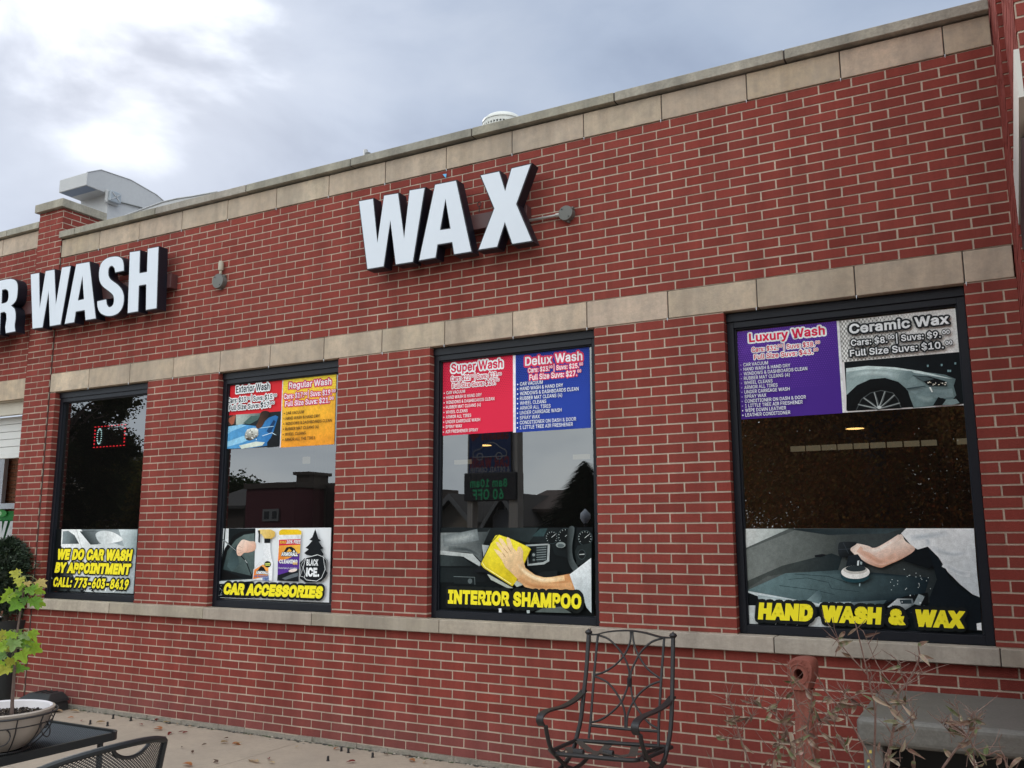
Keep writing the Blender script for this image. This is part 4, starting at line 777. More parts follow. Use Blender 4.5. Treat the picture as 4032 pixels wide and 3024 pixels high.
for s_, bl, br, tp in (('Delux Wash', (536, 221), (848, 194), 172), ('Cars: $23.   | Suvs: $25.', (552, 262), (829, 231), 236), ('Full Size Suvs: $27.', (560, 300), (820, 277), 270)):
    a.text(s_, bl, br, tp, hx('F2EDF2'), bold=.022, oc=hx('D93A5E'), orad=.13)
for bl, br, tp in (((666, 236), (686, 234), 221), ((832, 221), (852, 219), 205), ((822, 259), (842, 257), 243)): a.text('00', bl, br, tp, hx('F2EDF2'), bold=.02, oc=hx('D93A5E'), orad=.12)
price_list(a, ROWS+['CONDITIONER ON DASH & DOOR', '1 LITTLE TREE AIR FRESHENER'], 'C', (510, 331), (509, 568), (829, 363), 'WINDOWS & DASHBOARDS CLEAN', 19, WH, WH)
a.done('picture', th)
# --- window 3, lower: dashboard
th, l, r, b, t = poster('poster', 'dashboard poster with a hand on a yellow cloth above yellow shampoo lettering', 'C', [(66, 1350), (907, 1350), (480, 1102), (480, 1568)])
sheet(th, l, r, b, t, hx('0D1315')); a = Art('C', PY); a.k = 3
a.poly([(70, 1103), (350, 1103), (310, 1190), (300, 1240), (310, 1300), (250, 1240), (68, 1225)], (hx('8B9191'), (150, 1200), hx('3A4143'), (300, 1130)))
a.poly([(70, 1103), (350, 1103), (330, 1125), (70, 1130)], hx('1A2022'))
a.soft([(90, 1175), (180, 1160), (280, 1140)], 60, hx('A5ABAA'), hx('70787A')); a.soft([(120, 1215), (220, 1222), (290, 1255)], 24, hx('3B4244'), hx('656C6D'))
a.poly([(68, 1225), (250, 1245), (300, 1300), (300, 1320), (200, 1260), (68, 1248)], hx('B8BDBC'))
a.poly([(66, 1250), (190, 1258), (255, 1310), (66, 1312)], (hx('3C4546'), (70, 1260), hx('161C1E'), (240, 1300))); a.poly([(66, 1318), (300, 1325), (330, 1400), (66, 1400)], (hx('1E2628'), (70, 1330), hx('0F1416'), (300, 1390)))
a.poly([(148, 1368), (262, 1372), (264, 1412), (150, 1406)], hx('1B2224')); a.line([(148, 1368), (262, 1372), (264, 1412)], 3, hx('6A7475')); a.ell((237, 1393), 12, 14, hx('5A6364'))
a.poly([(350, 1103), (610, 1103), (560, 1185), (400, 1150), (310, 1190)], (hx('141A1C'), (400, 1120), hx('2A3436'), (560, 1170)))
a.poly([(302, 1195), (345, 1200), (330, 1290), (312, 1270)], hx('AEB4B4'))
a.poly([(540, 1195), (672, 1188), (668, 1285), (640, 1302), (550, 1310)], hx('A9B0B0')); a.poly([(550, 1204), (660, 1197), (656, 1278), (634, 1290), (556, 1300)], hx('161C1E'))
a.poly([(597, 1202), (655, 1199), (652, 1282), (602, 1290)], hx('2E3739'))
for k in range(6): a.line([(600, 1212+k*13), (652, 1208+k*13)], 3, hx('8B9495'))
a.ell((584, 1250), 14, 15, hx('2A3335')); a.ell((584, 1250), 8, 8, hx('8E9798')); a.ell((586, 1278), 7, 7, hx('616B6C'))
a.poly([(560, 1180), (620, 1105), (905, 1105), (905, 1300), (700, 1250), (680, 1190)], (hx('1B2325'), (600, 1150), hx('0C1113'), (850, 1250)))
a.poly([(575, 1150), (620, 1108), (660, 1106), (640, 1150)], hx('2F4446'))
for cx, cy, rr in ((684, 1155, 38), (760, 1150, 48), (868, 1158, 44)):
    a.ell((cx, cy), rr, rr*1.05, hx('0A0D0E'), 28); a.ell((cx, cy), rr*.9, rr*.95, hx('39474A'), 28); a.ell((cx, cy), rr*.84, rr*.89, hx('0D1213'), 28)
    for k in range(11):
        th_ = math.pi*(.8+1.4*k/10); a.line([(cx+rr*.7*math.cos(th_), cy+rr*.7*math.sin(th_)), (cx+rr*.82*math.cos(th_), cy+rr*.82*math.sin(th_))], 2, hx('C9D2D2'))
    a.line([(cx, cy), (cx+rr*.5, cy-rr*.4)], 2.2, hx('D8DEDE'))
a.ell((738, 1196), 26, 16, hx('8E9796')); a.ell((738, 1200), 18, 10, hx('566061'))
a.poly([(780, 1105), (812, 1104), (800, 1200), (806, 1270), (838, 1330), (815, 1345), (780, 1290), (768, 1200)], (hx('0B0E0F'), (770, 1200), hx('50595A'), (806, 1200)), smooth=True)
a.poly([(815, 1230), (830, 1200), (905, 1185), (905, 1270), (850, 1300), (826, 1310)], hx('202829')); a.ell((852, 1248), 22, 28, hx('0E1314')); a.ell((852, 1248), 22, 28, hx('3A4446')); a.ell((852, 1248), 18, 24, hx('12181A')); a.line([(840, 1248), (866, 1246)], 4, hx('C5CCCC'))
a.ell((683, 1358), 20, 20, hx('9AA3A4')); a.ell((683, 1358), 15, 15, hx('281A1C')); a.line([(675, 1358), (692, 1357)], 3, hx('D25A5A'))
a.poly([(600, 1360), (640, 1340), (720, 1335), (720, 1380), (600, 1380)], hx('151B1D'))
a.poly([(340, 1355), (400, 1370), (480, 1430), (450, 1430), (360, 1385)], hx('B2B8AE')); a.poly([(480, 1400), (500, 1390), (540, 1410), (500, 1424)], hx('B2B8AE'))
a.poly([(305, 1305), (270, 1330), (268, 1345), (330, 1345), (475, 1427), (495, 1390), (470, 1340)], BK)
a.poly([(402, 1140), (385, 1146), (360, 1185), (303, 1300), (320, 1322), (475, 1422), (498, 1392), (520, 1340), (578, 1220), (560, 1205), (475, 1165)], (hx('F6E63C'), (420, 1180), hx('D9BE20'), (440, 1390)))
a.line([(312, 1290), (330, 1318), (470, 1408)], 4, hx('FFF6A0')); a.line([(575, 1222), (500, 1388)], 4, hx('A98F18')); a.line([(402, 1140), (360, 1185), (303, 1300), (320, 1322), (475, 1422)], 3.4, BK)
arm = [(375, 1216), (400, 1225), (424, 1240), (392, 1195), (386, 1180), (400, 1180), (430, 1215), (402, 1168), (408, 1156), (424, 1166), (452, 1205), (444, 1168), (450, 1153), (463, 1160), (480, 1210), (500, 1232), (508, 1206), (522, 1205), (536, 1230), (534, 1272), (548, 1320), (600, 1358), (660, 1375), (790, 1352), (826, 1440), (600, 1438), (545, 1424), (500, 1375), (470, 1345), (440, 1318), (418, 1275), (390, 1240)]
a.poly(arm, (hx('F7D9A8'), (420, 1200), hx('C98F5E'), (620, 1440)))
a.soft([(510, 1375), (580, 1415), (680, 1425), (800, 1415)], 30, hx('BD8354'), hx('D7A473')); a.soft([(500, 1290), (550, 1345), (640, 1385), (760, 1375)], 26, hx('FBE4BE'), hx('E7BE8C'))
for p, q in (((424, 1240), (440, 1262)), ((430, 1215), (452, 1240)), ((452, 1205), (468, 1232))): a.line([p, q], 2.4, hx('B0763E'))
a.poly([(788, 1356), (905, 1266), (907, 1566), (880, 1535), (850, 1450), (818, 1440)], (hx('E7ECEE'), (850, 1330), hx('B9C4C8'), (860, 1520)))
a.poly([(600, 1560), (640, 1540), (740, 1530), (800, 1565)], hx('59625F')); a.poly([(404, 1540), (418, 1540), (420, 1562), (406, 1562)], WH); a.poly([(555, 1550), (572, 1550), (572, 1566), (558, 1566)], hx('B9C4C4'))
a.done('picture', th)
a2 = Art('C', PY); a2.k = 150
a2.text('INTERIOR SHAMPOO', (128, 1510), (852, 1548), 1434, YE, bold=.05, oc=hx('191D1C'), orad=.22, shear=.03); a2.done('lettering', th)
# --- window 4, upper pair
th, l, r, b, t = poster('poster', 'purple luxury wash price poster with twelve white listed items', 'D', [(128, 600), (880, 520), (500, 352), (500, 1030)])
sheet(th, l, r, b, t, hx('4B2A8C')); a = Art('D', PY); a.k = 3
a.dots(l, r, t-.42, t, 44, 30, .0062, hx('6A3FA6'), fx=.5, fz=.5)
a.text('Luxury Wash', (210, 470), (780, 420), 404, hx('D9204E'), bold=.028, oc=WH, orad=.13)
a.text('Cars: $32.   | Suvs: $38.', (230, 547), (703, 504), 512, hx('D9204E'), bold=.016, oc=WH, orad=.12); a.text('Full Size Suvs: $43.', (248, 601), (690, 562), 565, hx('D9204E'), bold=.016, oc=WH, orad=.12)
for bl, br, tp in (((424, 512), (458, 508), 490), ((708, 486), (741, 482), 464), ((694, 542), (728, 538), 519)): a.text('00', bl, br, tp, hx('D9204E'), bold=.02, oc=WH, orad=.12)
price_list(a, ROWS+['CONDITIONER ON DASH & DOOR', '1 LITTLE TREE AIR FRESHENER', 'WIPE DOWN LEATHER', 'LEATHER CONDITIONER'], 'D', (168, 655), (187, 1033), (648, 688), 'WINDOWS & DASHBOARDS CLEAN', 25, WH, lambda i: WH if i > 9 else hx('9C8CC0'))
a.done('picture', th)
th, l, r, b, t = poster('poster', 'white and grey ceramic wax price poster with a silver car wing below', 'D', [(880, 520), (1800, 600), (1340, 262), (1340, 975)])
sheet(th, l, r, b, t, hx('E3E0E0')); a = Art('D', PY); a.k = 3
zc = a.pt((1340, 585))[1]; zb_ = a.pt((1340, 965))[1]; xl = a.pt((935, 800))[0]
a.loops([[(xl-.015, zc), (r, zc), (r, t), (xl-.015, t)]], (hx('B4B4B2'), (940, 420), hx('E9E8E6'), (1300, 400)))
a.dots(xl-.015, r, zc, t, 42, 17, .0085, hx('F0EFEC'), fx=-.3, fz=-.2); a.dots(xl-.015, xl+.45, zc, t, 20, 17, .0065, hx('8C8C88'), fx=.9, fz=.0)
a.rect(l, xl-.015, b, t, hx('E6E6E8')); a.rect(xl, r, zb_, zc, hx('10161A'))
def cl(pp): return [(min(q[0], 1808), q[1]) for q in pp]
a.poly([(938, 690), (1050, 664), (1200, 660), (1360, 675), (1560, 700), (1680, 716), (1760, 748), (1745, 800), (1765, 870), (1740, 900), (1690, 905), (1640, 880), (1600, 950), (1440, 966), (1400, 830), (1330, 770), (1220, 750), (1120, 760), (1020, 800), (940, 870)], (hx('9DB0B0'), (1000, 680), hx('65797B'), (1560, 930)))
a.poly([(938, 668), (1100, 650), (1300, 660), (1500, 690), (1740, 748), (1690, 742), (1440, 700), (1250, 676), (1080, 676), (938, 696)], hx('C9D9D8'))
a.poly([(1180, 664), (1430, 690), (1460, 712), (1400, 760), (1330, 745)], (hx('B9CBCA'), (1220, 670), hx('6C8183'), (1380, 750)))
a.soft([(950, 740), (1060, 705), (1220, 705), (1330, 735)], 40, hx('B7C7C6'), hx('91A4A5')); a.soft([(1400, 800), (1500, 840), (1640, 860), (1740, 850)], 50, hx('6F8386'), hx('7F9294')); a.soft([(1460, 870), (1540, 900), (1600, 890)], 40, hx('91A4A4'), hx('6F8385'))
a.poly([(940, 870), (1020, 795), (1120, 750), (1230, 740), (1330, 770), (1395, 830), (1445, 960), (1400, 960), (1350, 850), (1250, 800), (1100, 820), (1000, 890), (965, 985), (940, 985)], hx('0A0E10'))
a.poly([(965, 985), (1000, 890), (1100, 822), (1250, 800), (1350, 850), (1400, 962)], hx('090B0D'))
a.poly([(1010, 985), (1050, 900), (1120, 850), (1200, 832), (1290, 850), (1330, 900), (1355, 968)], hx('4A4F50')); a.poly([(1016, 984), (1055, 904), (1122, 856), (1200, 838), (1286, 855), (1325, 904), (1348, 968)], hx('0C0F11'))
for q in ((1030, 940), (1070, 890), (1150, 850), (1230, 842), (1300, 870), (1340, 930)): a.line([(1180, 975), ((q[0]+1180)/2+6, (q[1]+975)/2), q], 11, hx('555B5C')); a.line([(1182, 973), q], 3.5, hx('A6ACAC'))
a.ell((1188, 962), 16, 12, hx('C9CFCF'))
a.poly([(1435, 722), (1560, 730), (1680, 765), (1695, 800), (1560, 800), (1520, 770)], hx('0B0F12')); a.poly([(1445, 727), (1540, 733), (1600, 750), (1550, 760), (1520, 768)], hx('49595C'))
for k in range(16): x = random.uniform(1550, 1690); a.ell((x, random.uniform(770, 796)), random.uniform(3, 9), random.uniform(3, 8), random.choice([hx('F2EBD2'), hx('8E8A7A'), hx('E7E4DA')]), 7)
a.poly([(1390, 820), (1530, 800), (1540, 806), (1400, 830)], hx('3C4B4E')); a.poly([(1560, 812), (1580, 850), (1590, 848), (1575, 812)], hx('E9EEEA'))
a.poly([(1590, 950), (1630, 885), (1690, 910), (1750, 905), (1785, 920), (1785, 940)], hx('0E1315')); a.poly([(1690, 905), (1765, 900), (1790, 930), (1740, 945), (1660, 945)], hx('7E9192'))
for x, y in ((1552, 652), (1656, 646), (1758, 634), (1720, 690), (1705, 690)): a.poly([(x-7, y-8), (x+7, y-8), (x+6, y+8), (x-6, y+8)], hx('7FA0A6'))
a.text('Ceramic Wax', (965, 408), (1715, 342), 336, WH, bold=.03, oc=hx('23272B'), orad=.13)
a.text('Cars: $8.   | Suvs: $9.', (977, 503), (1650, 442), 456, WH, bold=.02, oc=hx('23272B'), orad=.14); a.text('Full Size Suvs: $10.', (970, 585), (1672, 520), 535, WH, bold=.02, oc=hx('23272B'), orad=.14)
for bl, br, tp in (((1253, 455), (1303, 451), 424), ((1662, 418), (1718, 413), 386), ((1685, 498), (1738, 493), 466)): a.text('00', bl, br, tp, WH, bold=.03, oc=hx('23272B'), orad=.14)
a.done('picture', th)
# --- window 4, lower: polishing a bonnet
th, l, r, b, t = poster('poster', 'poster of an arm polishing a dark car bonnet in the lower rightmost window', 'E', [(165, 1100), (1672, 1100), (900, 797), (900, 1470)])
sheet(th, l, r, b, t, hx('131D22')); a = Art('E', PY); a.k = 3
a.poly([(158, 797), (1650, 797), (1690, 1290), (176, 1250)], (hx('5B615F'), (300, 850), hx('0F1B22'), (1100, 1100)))
a.poly([(160, 800), (440, 800), (160, 925)], (hx('E0E4E2'), (170, 810), hx('9BA5A2'), (330, 860)))
a.poly([(440, 800), (1180, 800), (1080, 830), (700, 840)], (hx('1A2428'), (600, 810), hx('39464A'), (1000, 830)))
a.poly([(162, 935), (480, 810), (760, 850), (720, 960), (400, 1040), (172, 1145)], (hx('7D8380'), (250, 920), hx('4A504E'), (650, 930)))
a.poly([(172, 1140), (400, 1040), (720, 960), (790, 985), (760, 1080), (500, 1080), (300, 1110), (172, 1190)], (hx('474D4B'), (300, 1100), hx('1F2A2E'), (700, 1030)))
a.poly([(610, 972), (660, 964), (690, 970), (650, 986), (612, 984)], BK)
a.poly([(172, 1200), (420, 1090), (760, 1070), (1050, 1090), (1360, 1120), (1330, 1220), (1100, 1280), (850, 1330), (500, 1290), (174, 1220)], (hx('6C8588'), (250, 1200), hx('13222B'), (1000, 1130)))
a.poly([(172, 1205), (340, 1235), (560, 1275), (760, 1285), (1080, 1265), (1060, 1290), (760, 1320), (500, 1300), (174, 1240)], (hx('E4EEF0'), (250, 1230), hx('4B6066'), (950, 1290)))
for q in ([(440, 1130), (560, 1120), (700, 1150), (720, 1190), (900, 1210)], [(380, 1170), (620, 1200), (740, 1230)], [(480, 1095), (700, 1110), (820, 1150)]): a.line(q, 2.2, hx('22333A'))
a.soft([(240, 1245), (560, 1290), (850, 1290)], 22, hx('F4FAFA'), hx('A9BABD'))
a.poly([(560, 1265), (640, 1195), (660, 1240), (640, 1290)], (hx('8DA3A6'), (560, 1265), hx('4B6268'), (660, 1220)))
a.poly([(174, 1215), (240, 1240), (245, 1290), (176, 1290)], hx('0D1418')); a.poly([(178, 1300), (245, 1300), (240, 1430), (184, 1425)], hx('D6DCDC')); a.poly([(240, 1425), (520, 1440), (520, 1446), (250, 1436)], hx('B9C2C2'))
for x in (360, 430, 505): a.line([(x, 1415), (x-15, 1440)], 3, hx('C9D0D0'))
a.poly([(600, 1390), (640, 1370), (720, 1440), (770, 1450), (560, 1446)], hx('D9DEDF'))
a.poly([(1060, 1290), (1200, 1240), (1350, 1215), (1350, 1290), (1080, 1330)], hx('0B1013')); a.poly([(1085, 1310), (1150, 1255), (1250, 1255), (1260, 1295), (1200, 1330)], (hx('D8DEE0'), (1100, 1290), hx('5A6468'), (1230, 1300)))
a.poly([(1165, 1262), (1240, 1262), (1245, 1288), (1175, 1290)], hx('29363C')); a.poly([(1255, 1290), (1290, 1225), (1330, 1240), (1300, 1300)], hx('8E999C'))
for k in range(40): a.ell((random.uniform(1060, 1340), random.uniform(1230, 1400)), random.uniform(2, 8), random.uniform(2, 5), random.choice([hx('E8EEF0'), hx('4A565A'), BK]), 6)
for k in range(24): a.ell((random.uniform(1100, 1370), random.uniform(1060, 1200)), 3, 3, hx('D5E0E2'), 6)
a.poly([(1180, 980), (1380, 900), (1450, 1000), (1360, 1060), (1200, 1010)], hx('0C1217'))
a.poly([(1350, 910), (1420, 985), (1500, 1130), (1600, 1220), (1690, 1250), (1700, 1465), (1380, 1440), (1360, 1250), (1410, 1130)], hx('0D161D'))
a.poly([(1176, 830), (1210, 797), (1650, 797), (1672, 1100), (1688, 1245), (1640, 1225), (1560, 1160), (1480, 1080), (1420, 985), (1350, 915), (1285, 935), (1250, 915)], (hx('EEF0F1'), (1300, 820), hx('C3CACE'), (1600, 1180)))
for q, w_ in (([(1380, 925), (1500, 965), (1620, 955)], 26), ([(1450, 1030), (1560, 1085), (1625, 1095)], 28), ([(1300, 830), (1350, 875), (1350, 910)], 22), ([(1240, 860), (1330, 850), (1480, 830)], 30)): a.soft(q, w_, hx('B9C1C7'), hx('DDE1E4'))
a.poly([(880, 895), (960, 910), (1010, 925), (1100, 880), (1176, 835), (1205, 880), (1268, 930), (1200, 985), (1080, 1040), (1040, 1052), (960, 1025), (900, 985), (870, 965), (840, 920)], (hx('F1DDD0'), (1000, 930), hx('CB967C'), (1040, 1045)), smooth=True)
a.soft([(900, 930), (980, 985), (1050, 1015), (1150, 975)], 34, hx('D29E86'), hx('E2B9A4')); a.soft([(930, 925), (1010, 940), (1100, 895), (1170, 850)], 26, hx('F8EAE0'), hx('EBD2C3'))
a.poly([(768, 910), (785, 886), (880, 886), (885, 900), (850, 925), (850, 950), (870, 965), (840, 985), (790, 985), (770, 965)], (hx('2A3035'), (790, 900), hx('0B0E11'), (850, 970)), smooth=True)
a.line([(800, 890), (835, 960)], 3, hx('3A434A')); a.line([(770, 935), (845, 930)], 3, hx('3A434A'))
a.poly([(836, 975), (895, 965), (920, 1000), (945, 1020), (945, 1055), (815, 1060), (820, 1030)], hx('1B2329')); a.poly([(892, 1008), (905, 1005), (900, 1050), (890, 1052)], hx('DDE4E6')); a.poly([(912, 1010), (925, 1018), (922, 1034), (910, 1030)], hx('9FB0B4'))
a.ell((878, 1105), 94, 46, hx('22424A'), 30); a.ell((880, 1082), 93, 44, hx('F0EEEA'), 30); a.ell((880, 1066), 78, 28, hx('C9C6C0'), 26); a.ell((882, 1058), 66, 20, hx('2E383C'), 24)
a.poly([(905, 1155), (912, 1155), (910, 1175), (904, 1172)], hx('A8C0C6')); a.poly([(1668, 1415), (1698, 1410), (1702, 1460), (1672, 1458)], WH)
a.done('picture', th)
a2 = Art('E', PY); a2.k = 130
for s_, bl, br in (('HAND', (246, 1388), (600, 1404)), ('WASH', (655, 1405), (1045, 1424)), ('&', (1093, 1420), (1208, 1430)), ('WAX', (1262, 1432), (1590, 1452))):
    a2.text(s_, bl, br, {'H': 1278, 'W': 1296 if s_ == 'WASH' else 1320, '&': 1316}[s_[0]], YE, bold=.073, oc=hx('191D1E'), orad=.22, shear=.13)
a2.done('lettering', th)
# --- lit dot sign hanging behind the first pane
osg = thing('window_sign', 'small dotted light sign glowing red with a pale oval, hung inside the leftmost window', 'lit sign', at('A', (495, 480), 1, .2))
p0 = at('A', (398, 356), 1, .2); p1 = at('A', (596, 482), 1, .2)
q = MB(); q.box(p0.x-.02, p1.x+.02, .205, .225, p1.z-.02, p0.z+.02); q.build('backing', mat('sign_backing', (.008, .008, .010), .6), osg)
q = MB(); zt_, zb_ = p0.z, p1.z
def dot(mb_, x, z, r): mb_.lathe([(0, -r), (r, 0), (0, r)], (x, .2, z), 6)
def obd(mb_, x, z, r, rz): mb_.box(x-r, x+r, .196, .204, z-rz, z+rz)
for k in range(10):
    x = p0.x+(p1.x-p0.x)*k/9
    for z in (zt_, zb_): obd(q, x, z, .0085, .004)
for k in range(1, 6):
    z = zb_+(zt_-zb_)*k/6
    for x in (p0.x, p1.x): obd(q, x, z, .005, .008)
tag(q.build('red_lights', M_redled, osg, fixn=False), kind='stuff')
q = MB(); c0 = at('A', (425, 420), 1, .2); ry = (zt_-zb_)*.37; rx = ry*.42
for k in range(22): obd(q, c0.x+rx*math.cos(k*math.pi/11), c0.z+ry*math.sin(k*math.pi/11), .004, .004)
q.build('oval_lights', M_whiteled, osg, fixn=False)
# ------------------------------------------------------------------ channel letter signs
LF, LB_ = -.190, -.085
def inset(loop, d):
    n = len(loop); A = sum(loop[i][0]*loop[(i+1) % n][1]-loop[(i+1) % n][0]*loop[i][1] for i in range(n)); sg = 1 if A > 0 else -1; out = []
    for i in range(n):
        p, q_, r2 = Vector(loop[i-1]), Vector(loop[i]), Vector(loop[(i+1) % n])
        e1 = (q_-p).normalized(); e2 = (r2-q_).normalized(); n1_ = Vector((-e1.y, e1.x))*sg; n2_ = Vector((-e2.y, e2.x))*sg
        bis = n1_+n2_; L = bis.length; bis = bis/L if L > 1e-4 else n1_; k = d/max(.35, bis.dot(n1_)); out.append(tuple(q_+bis*k))
    return out
def letter(parent, zm, loops, label=None):
    LL = [[(at(zm, p, 1, LF).x, at(zm, p, 1, LF).z) for p in l_] for l_ in loops]
    q = MB(); q.prism(LL, lambda p: (p[0], LF, p[1]), lambda p: (p[0], LB_, p[1])); o = q.build('letter', M_black, parent)
    FF = [inset(l_, .009 if i == 0 else -.009) for i, l_ in enumerate(LL)]
    q = MB(); q.prism(FF, lambda p: (p[0], LF-.0035, p[1]), lambda p: (p[0], LF+.002, p[1])); q.build('face', M_white, o)
    return o
wx = thing('letter_sign', 'large white block letters reading WAX with black sides, high on the brick', 'sign', (-1.2, -.1, 3.83))
letter(wx, 'F', [[(135, 465), (270, 440), (303, 812), (355, 415), (488, 393), (535, 772), (577, 370), (722, 345), (617, 1005), (457, 1030), (415, 658), (362, 1045), (210, 1070)]])
letter(wx, 'F', [[(800, 320), (993, 282), (1130, 915), (965, 942), (948, 836), (832, 855), (815, 968), (657, 995)], [(895, 472), (930, 702), (857, 712)]])
letter(wx, 'F', [[(1190, 240), (1368, 202), (1415, 358), (1465, 178), (1650, 135), (1520, 493), (1660, 822), (1472, 852), (1412, 678), (1350, 875), (1172, 903), (1312, 535)]])
def raceway(parent, x0, x1, z0, z1):
    q = MB(); q.box(x0, x1, -.084, -.002, z0, z1); return q.build('raceway', M_raceway, parent, bevel=.004)
za = at('F', (1200, 575), 1, -.085).z; zb2 = at('F', (1200, 708), 1, -.085).z
raceway(wx, at('F', (200, 700), 1, -.085).x, at('F', (1618, 600), 1, -.05).x, zb2, za)
e0 = at('F', (1187, 570), 1, -.045)
q = MB(); q.tube([e0, e0+Vector((0, 0, .055))], .004, 6); rg = [e0+Vector((.016*math.sin(t*math.pi/6), 0, .072+.018*-math.cos(t*math.pi/6))) for t in range(13)]; q.tube(rg, .0035, 6); q.build('eye_bolt', M_iron, wx)
cw = thing('letter_sign', 'white block letters reading R WASH with black sides, over the leftmost window', 'sign', (-5.6, -.1, 3.82))
letter(cw, 'G', [[(280, 415), (365, 400), (367, 715), (418, 385), (505, 370), (515, 685), (567, 352), (655, 338), (560, 885), (455, 902), (447, 590), (395, 912), (297, 925)]])
letter(cw, 'G', [[(698, 322), (825, 300), (885, 830), (782, 847), (775, 755), (700, 768), (685, 865), (590, 882)], [(757, 450), (767, 642), (722, 652)]])
Sl = [(1142, 392), (1055, 410)]+smooth_loop([(1048, 370), (1030, 350), (1010, 357), (1000, 385), (1003, 435), (1030, 470), (1085, 510), (1125, 560), (1142, 620), (1138, 690), (1115, 750), (1075, 790), (1020, 808), (965, 805), (915, 775), (892, 720), (890, 662)], 3, False)+[(978, 642)]+smooth_loop([(985, 690), (1000, 712), (1020, 710), (1038, 688), (1042, 645), (1030, 610), (990, 575), (945, 540), (915, 495), (905, 430), (912, 360), (935, 305), (985, 265), (1050, 250), (1100, 255), (1130, 285), (1141, 335)], 3, False)
letter(cw, 'G', [Sl])
letter(cw, 'G', [[(1188, 212), (1290, 197), (1285, 402), (1345, 392), (1352, 180), (1460, 160), (1442, 737), (1335, 755), (1338, 520), (1280, 530), (1272, 765), (1168, 783)]])
Rl = [(-120, 500), (60, 460)]+smooth_loop([(100, 455), (135, 463), (160, 490), (168, 545), (160, 635), (140, 680), (112, 706)], 3, False)+smooth_loop([(138, 730), (148, 775), (148, 830), (140, 890), (148, 948)], 3, False)+[(52, 966), (46, 905), (58, 830), (56, 785), (40, 770), (10, 778), (2, 976), (-110, 1000)]
letter(cw, 'G', [Rl, [(25, 568)]+smooth_loop([(52, 562), (72, 575), (77, 620), (68, 662), (48, 676)], 3, False)+[(20, 682)]])
sh = lambda pts, dx_, dy_: [(p[0]+dx_, p[1]+dy_) for p in pts]
letter(cw, 'G', [sh([(698, 322), (825, 300), (885, 830), (782, 847), (775, 755), (700, 768), (685, 865), (590, 882)], -985, 225), sh([(757, 450), (767, 642), (722, 652)], -985, 225)])
za = at('G', (1560, 410), 1, -.085).z; zb2 = at('G', (1560, 540), 1, -.085).z
raceway(cw, -7.3, at('G', (1592, 480), 1, -.05).x, zb2, za)
# ------------------------------------------------------------------ junction boxes on the wall
M_jb = mat('grey_box', (.12, .12, .11), .5)
def jbox(label, zm, cpt, rpx):
    ce = at(zm, cpt, 1, -.05); rr = abs(at(zm, (cpt[0]+rpx, cpt[1]), 1, -.05).x-ce.x)
    o = thing('junction_box', label, 'junction box', (ce.x, 0, ce.z), 'round grey junction boxes on the brick')
    q = MB(); fn = lambda r_, y_: [(ce.x+r_*math.cos(k*math.pi/14), y_, ce.z+r_*math.sin(k*math.pi/14)) for k in range(28)]
    rings = [fn(rr, 0), fn(rr, -.045), fn(rr*.96, -.052), fn(rr*.02, -.053)]; vs = sum(rings, []); fs = []
    for i in range(3):
        for j in range(28): fs.append((i*28+j, i*28+(j+1) % 28, (i+1)*28+(j+1) % 28, (i+1)*28+j))
    q.add(vs, fs)
    for k in (.7, 2.6, 4.9): q.box(ce.x+rr*1.05*math.cos(k)-.008, ce.x+rr*1.05*math.cos(k)+.008, -.03, -.005, ce.z+rr*1.05*math.sin(k)-.008, ce.z+rr*1.05*math.sin(k)+.008)
    q.build('body', M_jb, o, smooth=True)
    for k in (2.3, 5.4):
        q = MB(); sx, sz = ce.x+rr*.72*math.cos(k), ce.z+rr*.72*math.sin(k); q.tube([(sx, -.05, sz), (sx, -.057, sz)], .005, 8); q.build('screw', M_darkrail, o)
    return o, ce, rr
jo, ce, rr = jbox('round grey junction box with a zinc conduit running to the letter X', 'F', (1938, 570), 62)
q = MB(); x0 = at('F', (1610, 612), 1, -.03).x; q.tube([(x0, -.03, ce.z), (ce.x-rr-.01, -.03, ce.z)], .011, 10); q.build('conduit', M_zinc, jo)
q = MB(); q.tube([(ce.x-rr-.028, -.03, ce.z), (ce.x-rr+.004, -.03, ce.z)], .017, 10); q.build('coupling', M_zinc, jo)
jo, ce, rr = jbox('round grey junction box with a beige sensor knob, right of the letter H', 'G', (1995, 480), 50)
q = MB(); q.lathe([(.012, 0), (.014, .03), (.024, .035), (.026, .1), (.02, .125), (.0, .132)], (ce.x+.012, -.03, ce.z+rr), 16); q.build('sensor', mat('beige_knob', (.40, .36, .28), .5), jo, smooth=True)
fl = MB(); P3 = [at('F', p, 1, -.012) for p in ((868, 235), (902, 230), (897, 268))]
fl.prism([[(p.x, p.z) for p in P3]], lambda p: (p[0], -.012, p[1]), lambda p: (p[0], -.010, p[1])); tag(fl.build('tape_scrap', mat('blue_tape', (.10, .42, .72), .4)), 'tiny blue triangle of tape stuck to the brick above the letter A', 'tape')
# ------------------------------------------------------------------ ground
gs = MB(); gs.box(-900, 900, -900, 900, -.30, -.012); tag(gs.build('ground', mat('asphalt', (.060, .058, .056), .9, noise=(2, .5, (.085, .08, .075), 90, .4, (.11, .105, .10)), bump=(200, .4))), kind='structure')
pt_ = MB()
xs = [-14, -9.2, -5.9, -2.62, .55, 3.7, 8.0]; ys = [-.022, -1.62, -3.25, -4.9, -6.6]
for x0, x1 in zip(xs[:-1], xs[1:]):
    for y1, y0 in zip(ys[:-1], ys[1:]): pt_.box(x0+.005, x1-.005, y0+.005, y1-.005, -.14, random.uniform(-.0015, .0015))
tag(pt_.build('patio', M_concrete, bevel=.004), kind='structure')
rd = MB(); rd.box(-300, 300, -19.0, -10.2, -.2, -.008); tag(rd.build('road', mat('road_asphalt', (.05, .05, .05), .88, noise=(1.5, .5, (.075, .072, .07), 70, .4, (.09, .09, .09)))), kind='structure')
sw = MB()
